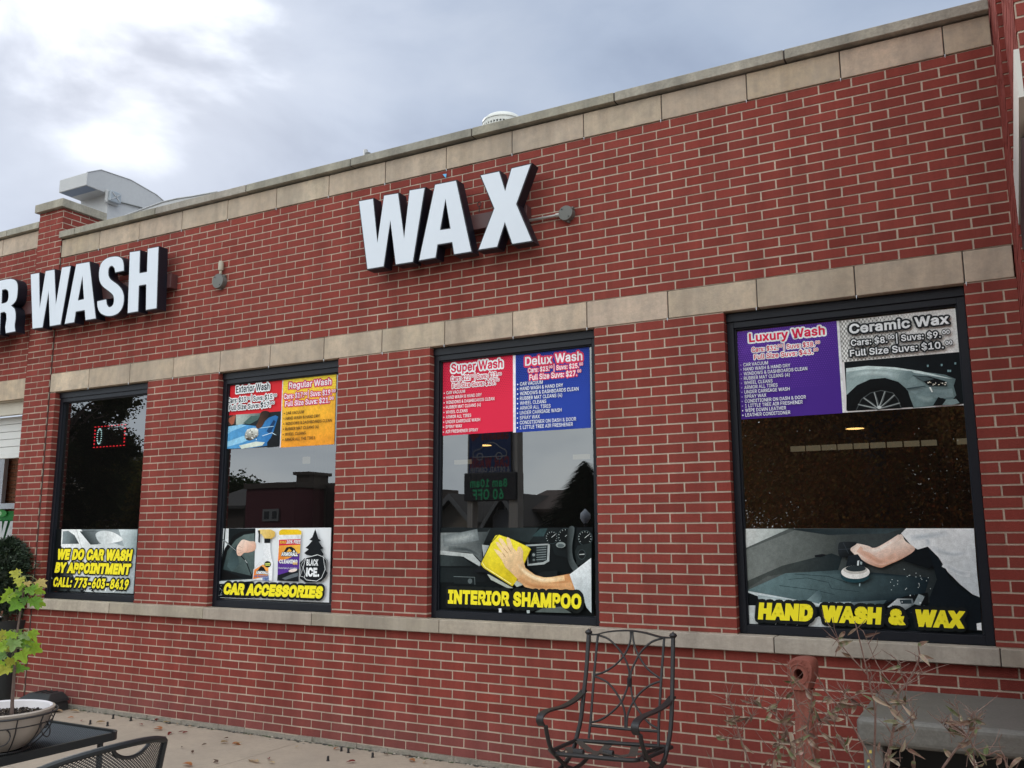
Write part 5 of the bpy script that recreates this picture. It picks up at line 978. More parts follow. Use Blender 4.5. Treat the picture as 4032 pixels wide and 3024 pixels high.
for k in range(40): sw.box(-40+k*2+.006, -38+k*2-.006, -10.1, -7.2, -.12, .005)
tag(sw.build('pavement', M_concrete), kind='structure')
# crumbled joint along the foot of the wall
cr = MB(); random.seed(11)
for k in range(150):
    x = -6.2+k*.06+random.uniform(-.02, .02); w_ = random.uniform(.02, .07)
    y = -.02-random.uniform(0, .03)
    cr.add([(x, -.006, .0025), (x+w_, -.006, .0025), (x+w_*.9, y-random.uniform(.0, .02), .0022), (x+w_*.3, y-.012, .0024)], [(0, 3, 2, 1)], random.choice([(.045, .045, .03), (.05, .065, .025), (.06, .055, .045), (.035, .033, .028)]))
tag(cr.build('moss', mat('moss_crack', (1, 1, 1), .95, attr=True), fixn=False), 'thin strip of dark moss and crumbs along the wall foot', 'moss', kind='stuff')
gc = MB()
for k in range(260):
    x = random.uniform(-6.0, 2.4); y = -.01-abs(random.gauss(0, .035)); r_ = random.uniform(.004, .013)
    gc.add([(x+r_*math.cos(t*1.05+k)*random.uniform(.7, 1.2), y+r_*math.sin(t*1.05+k), .003) for t in range(6)]+[(x, y, r_*.9)], [(i, (i+1) % 6, 6) for i in range(6)], random.choice([(.30, .26, .21), (.22, .19, .16), (.36, .31, .26)]))
tag(gc.build('grit', mat('grit_stone', (1, 1, 1), .9, attr=True), fixn=False), 'loose concrete crumbs scattered along the wall foot', 'grit', kind='stuff')
# ------------------------------------------------------------------ roof equipment
hd = thing('exhaust_hood', 'pale grey sheet metal exhaust hood on the roof behind the brick pilaster', 'hood')
HX = at('N', (625, 300), 1, 1.0).x
pr = [at('N', p, 0, HX) for p in ((630, 395), (640, 170), (870, 125), (1390, 300), (1840, 560), (1990, 690), (2050, 1000), (990, 1100), (1000, 545))]
HW = at('N', (640, 170), 1, 1.0).x-at('N', (158, 330), 1, 1.0).x
prof = [(q_.y, q_.z) for q_ in pr]; prof[6] = (prof[5][0]+.02, FRT-.35); prof[7] = (prof[8][0], FRT-.35)
for i in (0, 1): prof[i] = (1.0, prof[i][1])
q = MB(); q.prism([prof], lambda p: (HX, p[0], p[1]), lambda p: (HX-HW, p[0], p[1])); q.build('body', M_hood, hd, bevel=.006)
q = MB(); q.box(HX-.02, HX-HW+.02, prof[0][0]+.015, prof[8][0]-.01, prof[0][1]-.004, prof[0][1]+.001); q.build('soffit', M_hoodin, hd)
q = MB(); sm = [(HX+.004, p[0], p[1]) for p in prof[1:6]]; q.tube([(HX+.004, prof[0][0], prof[0][1]), (HX+.004, prof[1][0], prof[1][1])], .008, 6); q.tube(sm, .006, 6); q.build('seam', M_hood, hd)
bx = at('N', (1100, 610), 0, HX+.06)
lb = thing('hood_light', 'small square grey caged light on the side of the roof hood', 'lamp', bx)
q = MB(); q.box(HX, HX+.05, bx.y-.10, bx.y+.10, bx.z-.09, bx.z+.09); q.build('base', M_hood, lb, bevel=.02)
q = MB(); q.box(HX+.05, HX+.10, bx.y-.085, bx.y+.085, bx.z-.075, bx.z+.075); q.build('lens', mat('grey_lens', (.30, .33, .36), .3), lb, bevel=.015)
q = MB(); q.bar([(HX+.104, bx.y-.06, bx.z-.05), (HX+.104, bx.y+.06, bx.z+.05)], (0, .008, -.01), .008); q.bar([(HX+.104, bx.y+.06, bx.z-.05), (HX+.104, bx.y-.06, bx.z+.05)], (0, .008, .01), .008); q.build('cage', M_hood, lb)
cend = at('N', (1590, 790), 0, HX+.02)
q = MB(); q.tube([(HX+.02, bx.y+.08, bx.z-.02), cend], .010, 6); q.build('conduit', M_jb, lb)
dk = thing('roof_duct', 'low pale grey roof duct sloping behind the stone coping', 'duct')
dp = [at('N', p, 1, .9) for p in ((1300, 930), (1960, 690), (2212, 632))]+[at('P', p, 1, .9) for p in ((415, 425), (470, 415))]
q = MB(); L_ = [(p.x, p.z) for p in dp]+[(dp[-1].x+.02, FRT-.3), (dp[0].x, FRT-.3)]
q.prism([L_], lambda p: (p[0], .9, p[1]), lambda p: (p[0], 1.9, p[1])); q.build('casing', M_hood, dk, bevel=.006)
q = MB(); q.tube([p+Vector((0, -.004, .004)) for p in dp], .008, 6); q.build('seam', M_hood, dk)
vt = thing('roof_vent', 'round white mushroom vent with square mesh openings, peeping over the coping', 'vent')
VY = 1.3; l_ = at('O', (440, 480), 1, VY); r_ = at('O', (1490, 480), 1, VY); vr = (r_.x-l_.x)/2; vc = Vector(((l_.x+r_.x)/2, VY, 0))
zt_ = at('O', (960, 330), 1, VY-vr).z; zl = at('O', (960, 430), 1, VY-vr).z; zm_ = at('O', (960, 680), 1, VY-vr).z
q = MB(); q.lathe([(vr*.3, zt_+.08), (vr*.8, zt_+.055), (vr*.98, zt_+.02), (vr*1.0, zt_), (vr*.97, zt_-.004)], vc, 48); q.build('cap', M_vent, vt, smooth=True)
q = MB(); q.lathe([(vr*.965, zt_), (vr*.965, zl)], vc, 26); q.build('collar', M_vent, vt)
q = MB(); dz = (zl-zm_)/3
for k in range(6): q.lathe([(vr*.965, zl-k*dz+.006), (vr*.97, zl-k*dz-.006)], vc, 52)
for k in range(40):
    a_ = 2*math.pi*k/40; q.obox(vc+Vector((vr*.955*math.cos(a_)+.006*math.sin(a_), vr*.955*math.sin(a_)-.006*math.cos(a_), zl-5*dz)), (-.012*math.sin(a_), .012*math.cos(a_), 0), (.012*math.cos(a_), .012*math.sin(a_), 0), (0, 0, 5*dz))
q.build('mesh', M_vent, vt)
q = MB(); q.lathe([(vr*.90, zl), (vr*.90, zl-5*dz), (vr*.7, FRT-.35)], vc, 32); q.build('core', M_ventin, vt)
pp = thing('roof_pipe', 'short thin grey pipe stub sticking up behind the coping', 'pipe')
b_ = at('P', (791, 340), 1, .8); t_ = at('P', (790, 324), 1, .8)
q = MB(); q.lathe([(.022, FRT-.3-t_.z), (.022, 0), (.0, .002)], t_, 12); q.build('stub', M_hood, pp); q = MB(); q.lathe([(.03, -.09), (.03, -.02)], t_+Vector((.03, 0, -.02)), 8); q.build('clamp', M_jb, pp)
# ------------------------------------------------------------------ leaves
def maple(mb, c_, size, nrm, up, col, fold=.12, ratio=1.):
    n_ = Vector(nrm).normalized(); u = Vector(up); u = (u-n_*u.dot(n_)).normalized(); v = n_.cross(u)
    pts = [(0, -.42), (.08, -.30), (.36, -.40), (.34, -.22), (.56, -.08), (.40, .02), (.52, .30), (.30, .22), (.20, .30), (.16, .52), (0, .66), (-.16, .52), (-.20, .30), (-.30, .22), (-.52, .30), (-.40, .02), (-.56, -.08), (-.34, -.22), (-.36, -.40), (-.08, -.30)]
    vs = [Vector(c_)]; cs = [tuple(x*.82 for x in col)]
    for x, y in pts:
        vs.append(Vector(c_)+(v*x*ratio+u*y)*size+n_*size*(fold*(abs(x)*1.3)-.22*max(0, y)**2+random.uniform(-.05, .05))); j = random.uniform(.9, 1.12); cs.append(tuple(q_*j for q_ in col))
    mb.add(vs, [(0, i, i % 20+1) for i in range(1, 21)], cols=cs)
def blade(mb, c_, L_, wd, d, n_, col, curl=.3, col2=None):
    d = Vector(d).normalized(); n_ = Vector(n_); n_ = (n_-d*n_.dot(d)); n_ = n_.normalized() if n_.length > 1e-4 else d.orthogonal(); s_ = d.cross(n_); vs = []; cs = []; K = 5
    tw = random.uniform(-.9, .9)
    for i in range(K+1):
        t = i/K; wv = wd*math.sin(math.pi*(.06+.94*t)**.75)*.5+.0006; p_ = Vector(c_)+d*L_*t-n_*L_*curl*t*t
        ss = s_*math.cos(tw*t)+n_*math.sin(tw*t)
        vs += [p_-ss*wv+n_*wv*.5, p_, p_+ss*wv+n_*wv*.5]; cc = col if not col2 or random.random() < .6 else col2
        cs += [tuple(x*random.uniform(.85, 1.15) for x in cc), tuple(x*.85 for x in cc), tuple(x*random.uniform(.85, 1.15) for x in cc)]
    fs = []
    for i in range(K): fs += [(i*3, i*3+1, i*3+4, i*3+3), (i*3+1, i*3+2, i*3+5, i*3+4)]
    mb.add(vs, fs, cols=cs)
random.seed(5)
kinds = {'red': ((.20, .018, .022), 'dark red fallen leaf lying on the concrete patio'), 'tan': ((.50, .36, .22), 'pale tan fallen leaf lying on the concrete patio'), 'rust': ((.42, .15, .055), 'rust orange fallen leaf lying on the concrete patio'), 'brown': ((.12, .075, .055), 'small brown fallen leaf lying on the concrete patio')}
LP = [('K', (520, 1305), 'rust', .05), ('K', (575, 1328), 'red', .05), ('K', (680, 1340), 'tan', .08), ('K', (985, 1352), 'red', .055), ('K', (1100, 1325), 'red', .06), ('K', (1155, 1338), 'tan', .07), ('K', (1255, 1350), 'tan', .055),
      ('K', (1140, 1390), 'rust', .08), ('K', (1215, 1408), 'red', .075), ('K', (1262, 1408), 'red', .05), ('K', (1292, 1415), 'red', .05), ('K', (1562, 1480), 'tan', .075), ('K', (1640, 1490), 'rust', .07), ('K', (1425, 1500), 'brown', .04), ('K', (1610, 1450), 'brown', .05),
      ('K', (1540, 1620), 'brown', .06), ('K', (1350, 1645), 'rust', .10), ('K', (1775, 1615), 'tan', .09), ('K', (440, 1262), 'tan', .12), ('K', (555, 1262), 'tan', .1), ('K', (1350, 1362), 'tan', .05), ('K', (300, 1330), 'brown', .05)]
ZOOM['V'] = (0, 1512, .9114)
LP += [('V', (955, 1550), 'tan', .06), ('V', (1015, 1556), 'tan', .06), ('V', (1095, 1630), 'tan', .08), ('V', (1185, 1640), 'tan', .06), ('V', (1160, 1618), 'red', .06), ('V', (1445, 1580), 'rust', .06), ('V', (1535, 1632), 'red', .07), ('V', (1790, 1632), 'rust', .08), ('V', (1830, 1640), 'tan', .05), ('V', (1750, 1612), 'brown', .05), ('V', (940, 1637), 'brown', .04), ('V', (790, 1568), 'brown', .04), ('V', (830, 1595), 'brown', .05), ('V', (1275, 1570), 'tan', .04), ('V', (1660, 1600), 'brown', .05), ('V', (700, 1490), 'rust', .07), ('V', (1090, 1520), 'tan', .04)]
for zz, p, kd, sz in LP:
    c_ = at(zz, p, 2, .008); cl_, lb_ = kinds[kd]; q = MB(); a_ = random.uniform(0, 6.28)
    blade(q, (0, 0, .004), sz, sz*.42, (math.cos(a_), math.sin(a_), random.uniform(0, .25)), (random.uniform(-.3, .3), random.uniform(-.3, .3), 1), cl_, random.uniform(-.1, .25))
    o = q.build('fallen_leaf', M_leaf, fixn=False); o.location = c_; tag(o, lb_, 'leaf', 'fallen leaves on the patio')
for zz, p in (('K', (800, 1300)), ('K', (925, 1316)), ('K', (638, 1340)), ('K', (760, 1352)), ('V', (1505, 1587)), ('V', (1417, 1622)), ('V', (1610, 1607)), ('V', (1475, 1580))):
    c_ = at(zz, p, 2, .012); q = MB(); q.lathe([(.009, -.014), (.009, .020), (.007, .024), (0, .024)], (0, 0, 0), 10); q.lathe([(.013, -.013), (.013, -.006), (.009, -.005)], (0, 0, 0), 6)
    o = q.build('cut_bolt', M_iron); o.location = (c_.x, c_.y, .013); tag(o, 'short rusty cut bolt standing up out of the concrete', 'bolt', 'cut bolts in the patio')
# ------------------------------------------------------------------ bait box by the wall
bt = thing('bait_box', 'black plastic bait box pushed against the foot of the wall', 'bait box', (-5.70, -.20, 0))
q = MB(); q.add([(-.20, -.13, 0), (.20, -.13, 0), (.20, .13, 0), (-.20, .13, 0), (-.19, -.12, .085), (.19, -.12, .085), (.19, .12, .085), (-.19, .12, .085)], [(0, 3, 2, 1), (4, 5, 6, 7), (0, 1, 5, 4), (1, 2, 6, 5), (2, 3, 7, 6), (3, 0, 4, 7)])
o = q.build('tub', M_bait, None, bevel=.01); o.parent = bt
q = MB(); q.add([(-.205, -.135, .086), (.205, -.135, .086), (.205, .13, .086), (-.205, .13, .086), (-.19, -.12, .115), (.19, -.12, .115), (.19, .125, .115), (-.19, .125, .115), (-.13, -.04, .165), (.13, -.04, .165), (.13, .11, .165), (-.13, .11, .165)],
    [(0, 3, 2, 1), (0, 1, 5, 4), (1, 2, 6, 5), (2, 3, 7, 6), (3, 0, 4, 7), (4, 5, 9, 8), (5, 6, 10, 9), (6, 7, 11, 10), (7, 4, 8, 11), (8, 9, 10, 11)])
o = q.build('lid', M_bait, None, bevel=.008); o.parent = bt
for x in (-.07, 0, .07):
    q = MB(); q.box(x-.008, x+.008, -.03, .10, .163, .172); o = q.build('rib', M_bait, None, bevel=.003); o.parent = bt
bt.rotation_euler.z = R_(8)
# ------------------------------------------------------------------ iron rocking chair
ic = thing('iron_chair', 'black wrought iron armchair with scrolled arms and no cushion, by the wall', 'chair', (.41, -.75, 0))
BP, BN = Vector((.4, -.66, .42)), Vector((0, 1, -.262))
def bk(pts): return [atp('I', p, BP, BN) for p in smooth_loop(pts, 4, False)]
def bks(pts): return [atp('I', p, BP, BN) for p in pts]
SE = .415
for nm, post, fin in (('L', [(925, 432), (905, 740), (885, 920), (868, 1080), (850, 1210), (820, 1330), (812, 1372)], (925, 415)), ('R', [(1660, 462), (1652, 960), (1642, 1220), (1628, 1330), (1612, 1420)], (1660, 448))):
    P = bk(post); q = MB(); lo = P[-1]
    tail = [lo+Vector((0, -.05, -.05)), lo+Vector((0, -.13, -.085)), lo+Vector((0, -.24, -.11))]
    q.tube(P+tail, .0135, 10); o = q.build('post', M_iron, ic, smooth=True)
    f_ = P[0]; q = MB(); q.lathe([(.012, -.006), (.022, .004), (.024, .012), (.018, .020), (.008, .026), (0, .034)], f_, 16); q.build('finial', M_iron, o, smooth=True)
br_ = MB()
for pts in ([(925, 437), (990, 439), (1080, 417), (1190, 406), (1300, 406), (1420, 425), (1530, 456), (1590, 465), (1660, 467)],): br_.bar(bk(pts), (0, .026, .0), .009)
br_.build('top_rail', M_iron, ic)
for pts in ([(1005, 440), (970, 800), (945, 1150), (925, 1345)], [(1582, 470), (1556, 830), (1535, 1200), (1532, 1412)], [(945, 1232), (1240, 1262), (1530, 1282)]):
    q = MB(); q.tube(bks(pts), .0085, 8); q.build('back_bar', M_iron, ic, smooth=True)
for pts in ([(1010, 445), (1100, 480), (1190, 570), (1250, 670), (1278, 760), (1274, 822)], [(1290, 413), (1286, 500), (1240, 610), (1160, 700), (1060, 765), (975, 790)], [(1572, 470), (1470, 505), (1380, 590), (1330, 680), (1296, 760), (1290, 822)], [(1306, 413), (1322, 530), (1370, 640), (1440, 740), (1555, 827)],
            [(972, 800), (1080, 850), (1160, 940), (1215, 1040), (1240, 1130), (1243, 1255)], [(1266, 885), (1240, 960), (1200, 1040), (1120, 1120), (1030, 1180), (945, 1205)], [(1552, 845), (1460, 880), (1370, 950), (1300, 1050), (1262, 1150), (1255, 1255)], [(1290, 885), (1312, 1010), (1372, 1120), (1450, 1210), (1532, 1262)]):
    q = MB(); q.tube(bk(pts), .0066, 8); q.build('scroll', M_iron, ic, smooth=True)
kt = bks([(1280, 815), (1280, 890)]); q = MB()
for k in range(8): p_ = kt[0].lerp(kt[1], (k+.5)/8); q.lathe([(.010, -.005), (.0165, 0), (.010, .005)], p_, 12)
q.build('knot', M_iron, ic, smooth=True)
for xx, pts, leg in ((.125, [(885, 925), (815, 1000), (705, 1065), (610, 1090), (545, 1112), (505, 1150), (498, 1195), (515, 1232)], [(550, 1235), (566, 1330), (595, 1430), (650, 1510), (735, 1590)]), (.695, [(1655, 980), (1590, 1055), (1500, 1110), (1420, 1143), (1360, 1180), (1330, 1225), (1328, 1275), (1345, 1310)], [(1375, 1315), (1390, 1400), (1425, 1490), (1480, 1575)])):
    P = [at('I', p, 0, xx) for p in smooth_loop(pts, 4, False)]
    q = MB(); q.bar(P, (.044, 0, 0), .011); q.build('armrest', M_iron, ic, bevel=.002)
    P2 = [at('I', p, 0, xx) for p in smooth_loop(leg, 4, False)]; e_ = P2[-1]
    tl_ = [e_+Vector((0, .10, -.035)), e_+Vector((0, .22, -.03))]
    q = MB(); q.tube(P2+tl_, .0125, 10); q.build('arm_support', M_iron, ic, smooth=True)
zs_ = SE
sb = {k: atp('I', p, (0, 0, zs_), (0, 0, 1)) for k, p in {'bl': (812, 1360), 'br': (1648, 1420), 'fl': (600, 1450), 'fr': (1390, 1530)}.items()}
for a_, b_ in (('bl', 'br'), ('bl', 'fl'), ('br', 'fr')):
    q = MB(); q.tube([sb[a_], sb[b_]], .012, 8); q.build('seat_rail', M_iron, ic, smooth=True)
fm = [atp('I', p, (0, 0, zs_-.01), (0, 0, 1)) for p in smooth_loop([(585, 1440), (640, 1475), (850, 1497), (1100, 1520), (1300, 1535), (1380, 1520), (1420, 1470), (1560, 1425)], 4, False)]
q = MB(); q.tube(fm, .0125, 8); q.build('seat_rail', M_iron, ic, smooth=True)
q = MB(); q.tube([(sb['fl'].x+.07, sb['fl'].y+.10, .30), (sb['fr'].x-.02, sb['fr'].y+.08, .30)], .013, 8); q.build('spring_bar', M_iron, ic, smooth=True)
for fx in (.30, .62): p_ = fm[2].lerp(fm[-6], fx); q = MB(); q.tube([p_-Vector((.03, 0, 0)), p_+Vector((.03, 0, 0))], .019, 10); q.build('sleeve', M_iron, ic)
for a_, b_ in (((835, 1368), (1040, 1478)), ((1130, 1360), (960, 1490)), ((1335, 1380), (1290, 1500)), ((1010, 1462), (1400, 1475)), ((740, 1420), (830, 1470)), ((640, 1430), (720, 1452))):
    A_ = atp('I', a_, (0, 0, zs_), (0, 0, 1)); B_ = atp('I', b_, (0, 0, zs_-.012), (0, 0, 1)); d_ = (B_-A_); s_ = Vector((-d_.y, d_.x, 0)).normalized()*.048
    q = MB(); q.bar([A_, A_.lerp(B_, .5)-Vector((0, 0, .02)), B_], s_, .003); q.build('strap', M_strap, ic)
for xx in (.20, .61):
    q = MB(); c0 = [(xx, -.66, .33), (xx, -.80, .305), (xx, -.98, .30), (xx, -1.06, .24), (xx, -1.05, .15), (xx, -.96, .08), (xx, -.8, .045)]
    q.tube(smooth_loop(c0, 4, False), .0125, 8); q.build('spring_leg', M_iron, ic, smooth=True)
    q = MB(); q.tube([(xx, -1.16, .014), (xx, -.8, .022), (xx, -.42, .014)], .014, 8); q.build('runner', M_iron, ic, smooth=True)
q = MB(); q.tube([(.20, -.8, .036), (.61, -.8, .036)], .012, 8); q.build('stretcher', M_iron, ic, smooth=True)
# ------------------------------------------------------------------ ash receptacle
AC = at('J', (765, 585), 1, -.93); ar = thing('ash_receptacle', 'terracotta plastic cigarette receptacle on a ribbed post', 'ashtray', (AC.x, AC.y+.06, 0))
n2_ = Vector((CAM.x-AC.x, CAM.y-AC.y, 0)).normalized(); n2_ = Matrix.Rotation(R_(-14), 3, 'Z') @ n2_; sx_ = Vector((-n2_.y, n2_.x, 0))
def hd_(pts, off): return [atp('J', p, AC+n2_*off, n2_) for p in pts]
o1 = smooth_loop([(700, 486), (765, 474), (830, 486), (853, 530), (850, 600), (832, 650), (812, 690), (720, 690), (695, 650), (678, 600), (674, 530)], 4)
loc = [((p-AC).dot(sx_), (p-AC).z) for p in hd_(o1, 0)]
def P3d(p, o): return AC+sx_*p[0]+Vector((0, 0, p[1]))+n2_*o
fr_ = [(p[0]*.86, p[1]*.88) for p in loc]
q = MB(); rings = [([(p[0]*.85, p[1]*.86) for p in loc], -.075), (loc, -.05), (loc, .035), (fr_, .062)]; nl = len(loc); vs = []; fs = []
for l_, o_ in rings: vs += [P3d(p, o_) for p in l_]
for i in range(3):
    for j in range(nl): fs.append((i*nl+j, i*nl+(j+1) % nl, (i+1)*nl+(j+1) % nl, (i+1)*nl+j))
fs.append(tuple(range(nl))); q.add(vs, fs)
hole = [(.024*math.cos(k*math.pi/12)-.006, .027*math.sin(k*math.pi/12)+.004) for k in range(24)]
flat = fr_+hole; tri = tessellate_polygon([[Vector((*p, 0)) for p in fr_], [Vector((*p, 0)) for p in hole]]); q.add([P3d(p, .062) for p in flat], [tuple(t) for t in tri])
bb_ = len(fr_); q.add([P3d(p, .062) for p in hole]+[P3d(p, -.02) for p in hole], [(i, (i+1) % 24, 24+(i+1) % 24, 24+i) for i in range(24)]+[tuple(range(24, 48))])
q.build('head', M_terra, ar, smooth=True, fixn=True)
q = MB(); rg = [((.046*math.cos(k*math.pi/16)-.006), (.050*math.sin(k*math.pi/16)+.004)) for k in range(33)]; q.tube([P3d(p, .064) for p in rg], .0035, 6, cap=False)
for k in range(20):
    if 3 < k < 9: continue
    a_ = math.pi*(k/10); q.tube([P3d((.052*math.cos(a_)-.006, .056*math.sin(a_)+.004), .064), P3d((.060*math.cos(a_)-.006, .064*math.sin(a_)+.004), .064)], .002, 4)
for x_, z_, rt in ((-.035, .062, .5), (-.012, .068, -.5), (.012, .068, .6), (.033, .060, -.4)): q.tube([P3d((x_-.006, z_-.008), .063), P3d((x_+.006*rt*2, z_+.008), .063)], .003, 5)
q.build('relief', M_terra, ar)
q = MB(); cc = Vector((AC.x, AC.y, 0))-n2_*.01
prof = [(.052, AC.z-.075), (.046, AC.z-.11), (.047, AC.z-.2), (.055, AC.z-.45), (.066, .20), (.085, .10), (.16, .05), (.19, .03), (.195, .0)]; NN = 24; vs = []; fs = []
for r_, z_ in prof:
    for j in range(NN): a_ = 2*math.pi*j/NN; rr = r_*(1+.09*(1 if j % 4 < 2 else -1)*(1 if r_ < .1 else 0)); vs.append(cc+Vector((rr*math.cos(a_), rr*math.sin(a_), z_)))
for i in range(len(prof)-1):
    for j in range(NN): fs.append((i*NN+j, i*NN+(j+1) % NN, (i+1)*NN+(j+1) % NN, (i+1)*NN+j))
q.add(vs, fs); q.build('post', M_terra, ar, smooth=True)
# ------------------------------------------------------------------ grey table at the right
gt = thing('plastic_table', 'grey weathered plastic table with rounded top and dark crossbar, in the right corner', 'table', (2.25, -.68, 0))
q = MB(); q.box(1.815, 2.67, -1.14, -.22, .655, .785); q.build('top', M_bench, gt, bevel=.032, segs=4)
for x0, x1 in ((1.835, 1.925), (2.565, 2.65)):
    q = MB(); q.box(x0, x1, -1.10, -1.0, 0, .66); q.box(x0, x1, -.36, -.26, 0, .66); q.box(x0+.012, x1-.012, -1.0, -.36, 0, .60); q.build('leg', M_bench, gt, bevel=.012)
q = MB(); q.box(1.925, 2.565, -.70, -.62, .47, .58); q.build('crossbar', M_darkrail, gt, bevel=.008)
q = MB(); q.box(1.925, 2.565, -.98, -.40, .18, .22); q.build('shelf', M_darkrail, gt, bevel=.008)
q = MB(); random.seed(3)
for k in range(7):
    x = 1.86+random.uniform(-.012, .02); z = random.uniform(.50, .63); h = random.uniform(.006, .028); ww = random.uniform(.003, .008); q.add([(x-ww, -1.1022, z), (x+ww, -1.1022, z+.003), (x+ww*.7, -1.1022, z+h), (x-ww*.8, -1.1022, z+h*.8)], [(0, 1, 2, 3)])
q.build('paint_drip', mat('yellow_paint', (.62, .50, .12), .6), gt, fixn=False)
# ------------------------------------------------------------------ mesh table, bowl, sapling, mesh chair
M_mesh = mat('black_mesh', (.013, .016, .018), .42, spec=.5)
TZ = .72; TX1, TY1 = -1.325, -2.82; TX0, TY0 = -2.25, -3.72
mt = thing('mesh_table', 'black square table with an expanded metal mesh top', 'table', ((TX0+TX1)/2, (TY0+TY1)/2, 0))
q = MB()
rcn = []
for cx, cy, a0 in ((TX1-.05, TY1-.05, 0), (TX0+.05, TY1-.05, 90), (TX0+.05, TY0+.05, 180), (TX1-.05, TY0+.05, 270)):
    for k in range(6): a_ = R_(a0+18*k); rcn.append((cx+.05*math.cos(a_), cy+.05*math.sin(a_), TZ-.012))
q.bar(rcn+[rcn[0], rcn[1]], (0, 0, .036), .016); q.build('rim', M_mesh, mt)
def lattice(mb, f, nu, nv, wv, flip=False):
    """diamond mesh of thin strips on the surface f(u, v)"""
    def strip(pts):
        P_ = [f(u, v) for u, v in pts]; vs = []; fs = []
        for i, (p, n_) in enumerate(P_):
            t = (P_[min(i+1, len(P_)-1)][0]-P_[max(i-1, 0)][0])
            s_ = t.cross(n_); s_ = s_.normalized()*wv/2 if s_.length > 1e-8 else Vector((wv/2, 0, 0)); vs += [p-s_+n_*.0012, p+s_-n_*.0012]
        for i in range(len(P_)-1): fs.append((i*2, i*2+1, i*2+3, i*2+2))
        mb.add(vs, fs)
    for sg in (1, -1):
        for k in range(-nv, nu+nv):
            pts = []
            for j in range(nv+1):
                uu = (k+sg*j if sg > 0 else k+nv-j)/nu*1.0; uu = (k+j)/nu if sg > 0 else (k+nv-j-nv*0)/nu
                if 0 <= uu <= 1: pts.append((uu, j/nv))
            if len(pts) > 1: strip(pts)
q = MB(); lattice(q, lambda u, v: (Vector((TX0+.01+(TX1-TX0-.02)*u, TY0+.01+(TY1-TY0-.02)*v, TZ-.004)), Vector((0, 0, 1))), 48, 90, .0042); q.build('mesh_top', M_mesh, mt, fixn=False)
q = MB(); 
for x in (TX0+.3, TX1-.3): q.tube([(x, TY0+.01, TZ-.022), (x, TY1-.01, TZ-.022)], .009, 6)
q.build('brace', M_mesh, mt)
for x, y in ((TX0+.06, TY0+.06), (TX1-.06, TY0+.06), (TX0+.06, TY1-.06), (TX1-.06, TY1-.06)):
    q = MB(); q.tube([(x, y, TZ-.02), (x, y, 0)], .014, 8); q.build('leg', M_mesh, mt)
BCx, BCy = -1.505, -3.315
bw = thing('planter_bowl', 'cream glazed planter bowl in a black wire stand, standing on the mesh table', 'planter', (BCx, BCy, TZ))
BC = Vector((BCx, BCy, TZ)); k_ = .86
q = MB(); q.lathe([(.105*k_, .004), (.13*k_, .012), (.185*k_, .055), (.222*k_, .10), (.236*k_, .14), (.240*k_, .158), (.252*k_, .164), (.254*k_, .174), (.240*k_, .178)], BC, 56, cap=False); q.build('bowl', M_bowl, bw, smooth=True)
q = MB(); q.lathe([(.241*k_, .1785), (.228*k_, .174), (.218*k_, .150), (.205*k_, .12)], BC, 56, cap=False); q.build('rim', M_bowlin, bw, smooth=True)
q = MB(); random.seed(8); soil = []
q.lathe([(0, .135), (.15*k_, .137), (.214*k_, .134)], BC, 40, (.018, .012, .010))
for k in range(1500):
    a_ = random.uniform(0, 6.283); r_ = .205*k_*math.sqrt(random.random()); s_ = random.uniform(.003, .009); z_ = .136+random.uniform(0, .006)+.006*random.random()
    cs = random.choice([(.02, .013, .011), (.035, .022, .017), (.06, .04, .028), (.012, .009, .008), (.10, .07, .05), (.30, .25, .2) if random.random() < .35 else (.02, .015, .012)])
    d_ = Vector((random.uniform(-1, 1), random.uniform(-1, 1), random.uniform(-.3, .6))).normalized(); e_ = d_.orthogonal(); c0 = BC+Vector((r_*math.cos(a_), r_*math.sin(a_), z_))
    q.add([c0-d_*s_*1.3, c0+e_*s_*.6, c0+d_*s_*1.3, c0-e_*s_*.6, c0+Vector((0, 0, s_*.7))], [(0, 1, 4), (1, 2, 4), (2, 3, 4), (3, 0, 4)], cs)
tag(q.build('soil', M_soil, bw, fixn=False), kind='stuff')
q = MB(); R2 = .262*k_
def circ(r_, z_, n_=48): return [BC+Vector((r_*math.cos(2*math.pi*t/n_), r_*math.sin(2*math.pi*t/n_), z_)) for t in range(n_+1)]
q.tube(circ(R2+.004, .160), .0045, 6, cap=False); q.tube(circ(.247*k_, .120), .0028, 5, cap=False); q.tube(circ(.15*k_, .004), .004, 6, cap=False)
pf = [(R2+.002, .158), (.252*k_, .128), (.238*k_, .09), (.20*k_, .045), (.15*k_, .005)]
for k in range(12):
    a_ = 2*math.pi*k/12+.25
    q.tube([BC+Vector((r_*math.cos(a_), r_*math.sin(a_), z_)) for r_, z_ in smooth_loop(pf, 3, False)], .003, 5)
    if k % 2 == 0:
        a2_ = a_+math.pi/12; n_ = Vector((math.cos(a2_), math.sin(a2_), .35)).normalized(); s_ = Vector((-math.sin(a2_), math.cos(a2_), 0)); u_ = n_.cross(s_); c0 = BC+Vector((.238*k_*math.cos(a2_), .238*k_*math.sin(a2_), .088))
        q.tube([c0+(s_*math.cos(t*math.pi/8)+u_*math.sin(t*math.pi/8))*.036 for t in range(17)], .0028, 5, cap=False)
q.build('wire_stand', M_iron, bw)
sp_ = thing('maple_sapling', 'young maple sapling with lime green leaves, growing in the planter bowl', 'sapling', (BCx, BCy, TZ+.13))
SB = at('M', (135, 1065), 2, TZ+.137); sn = Vector((CAM.x-SB.x, CAM.y-SB.y, 0)).normalized()
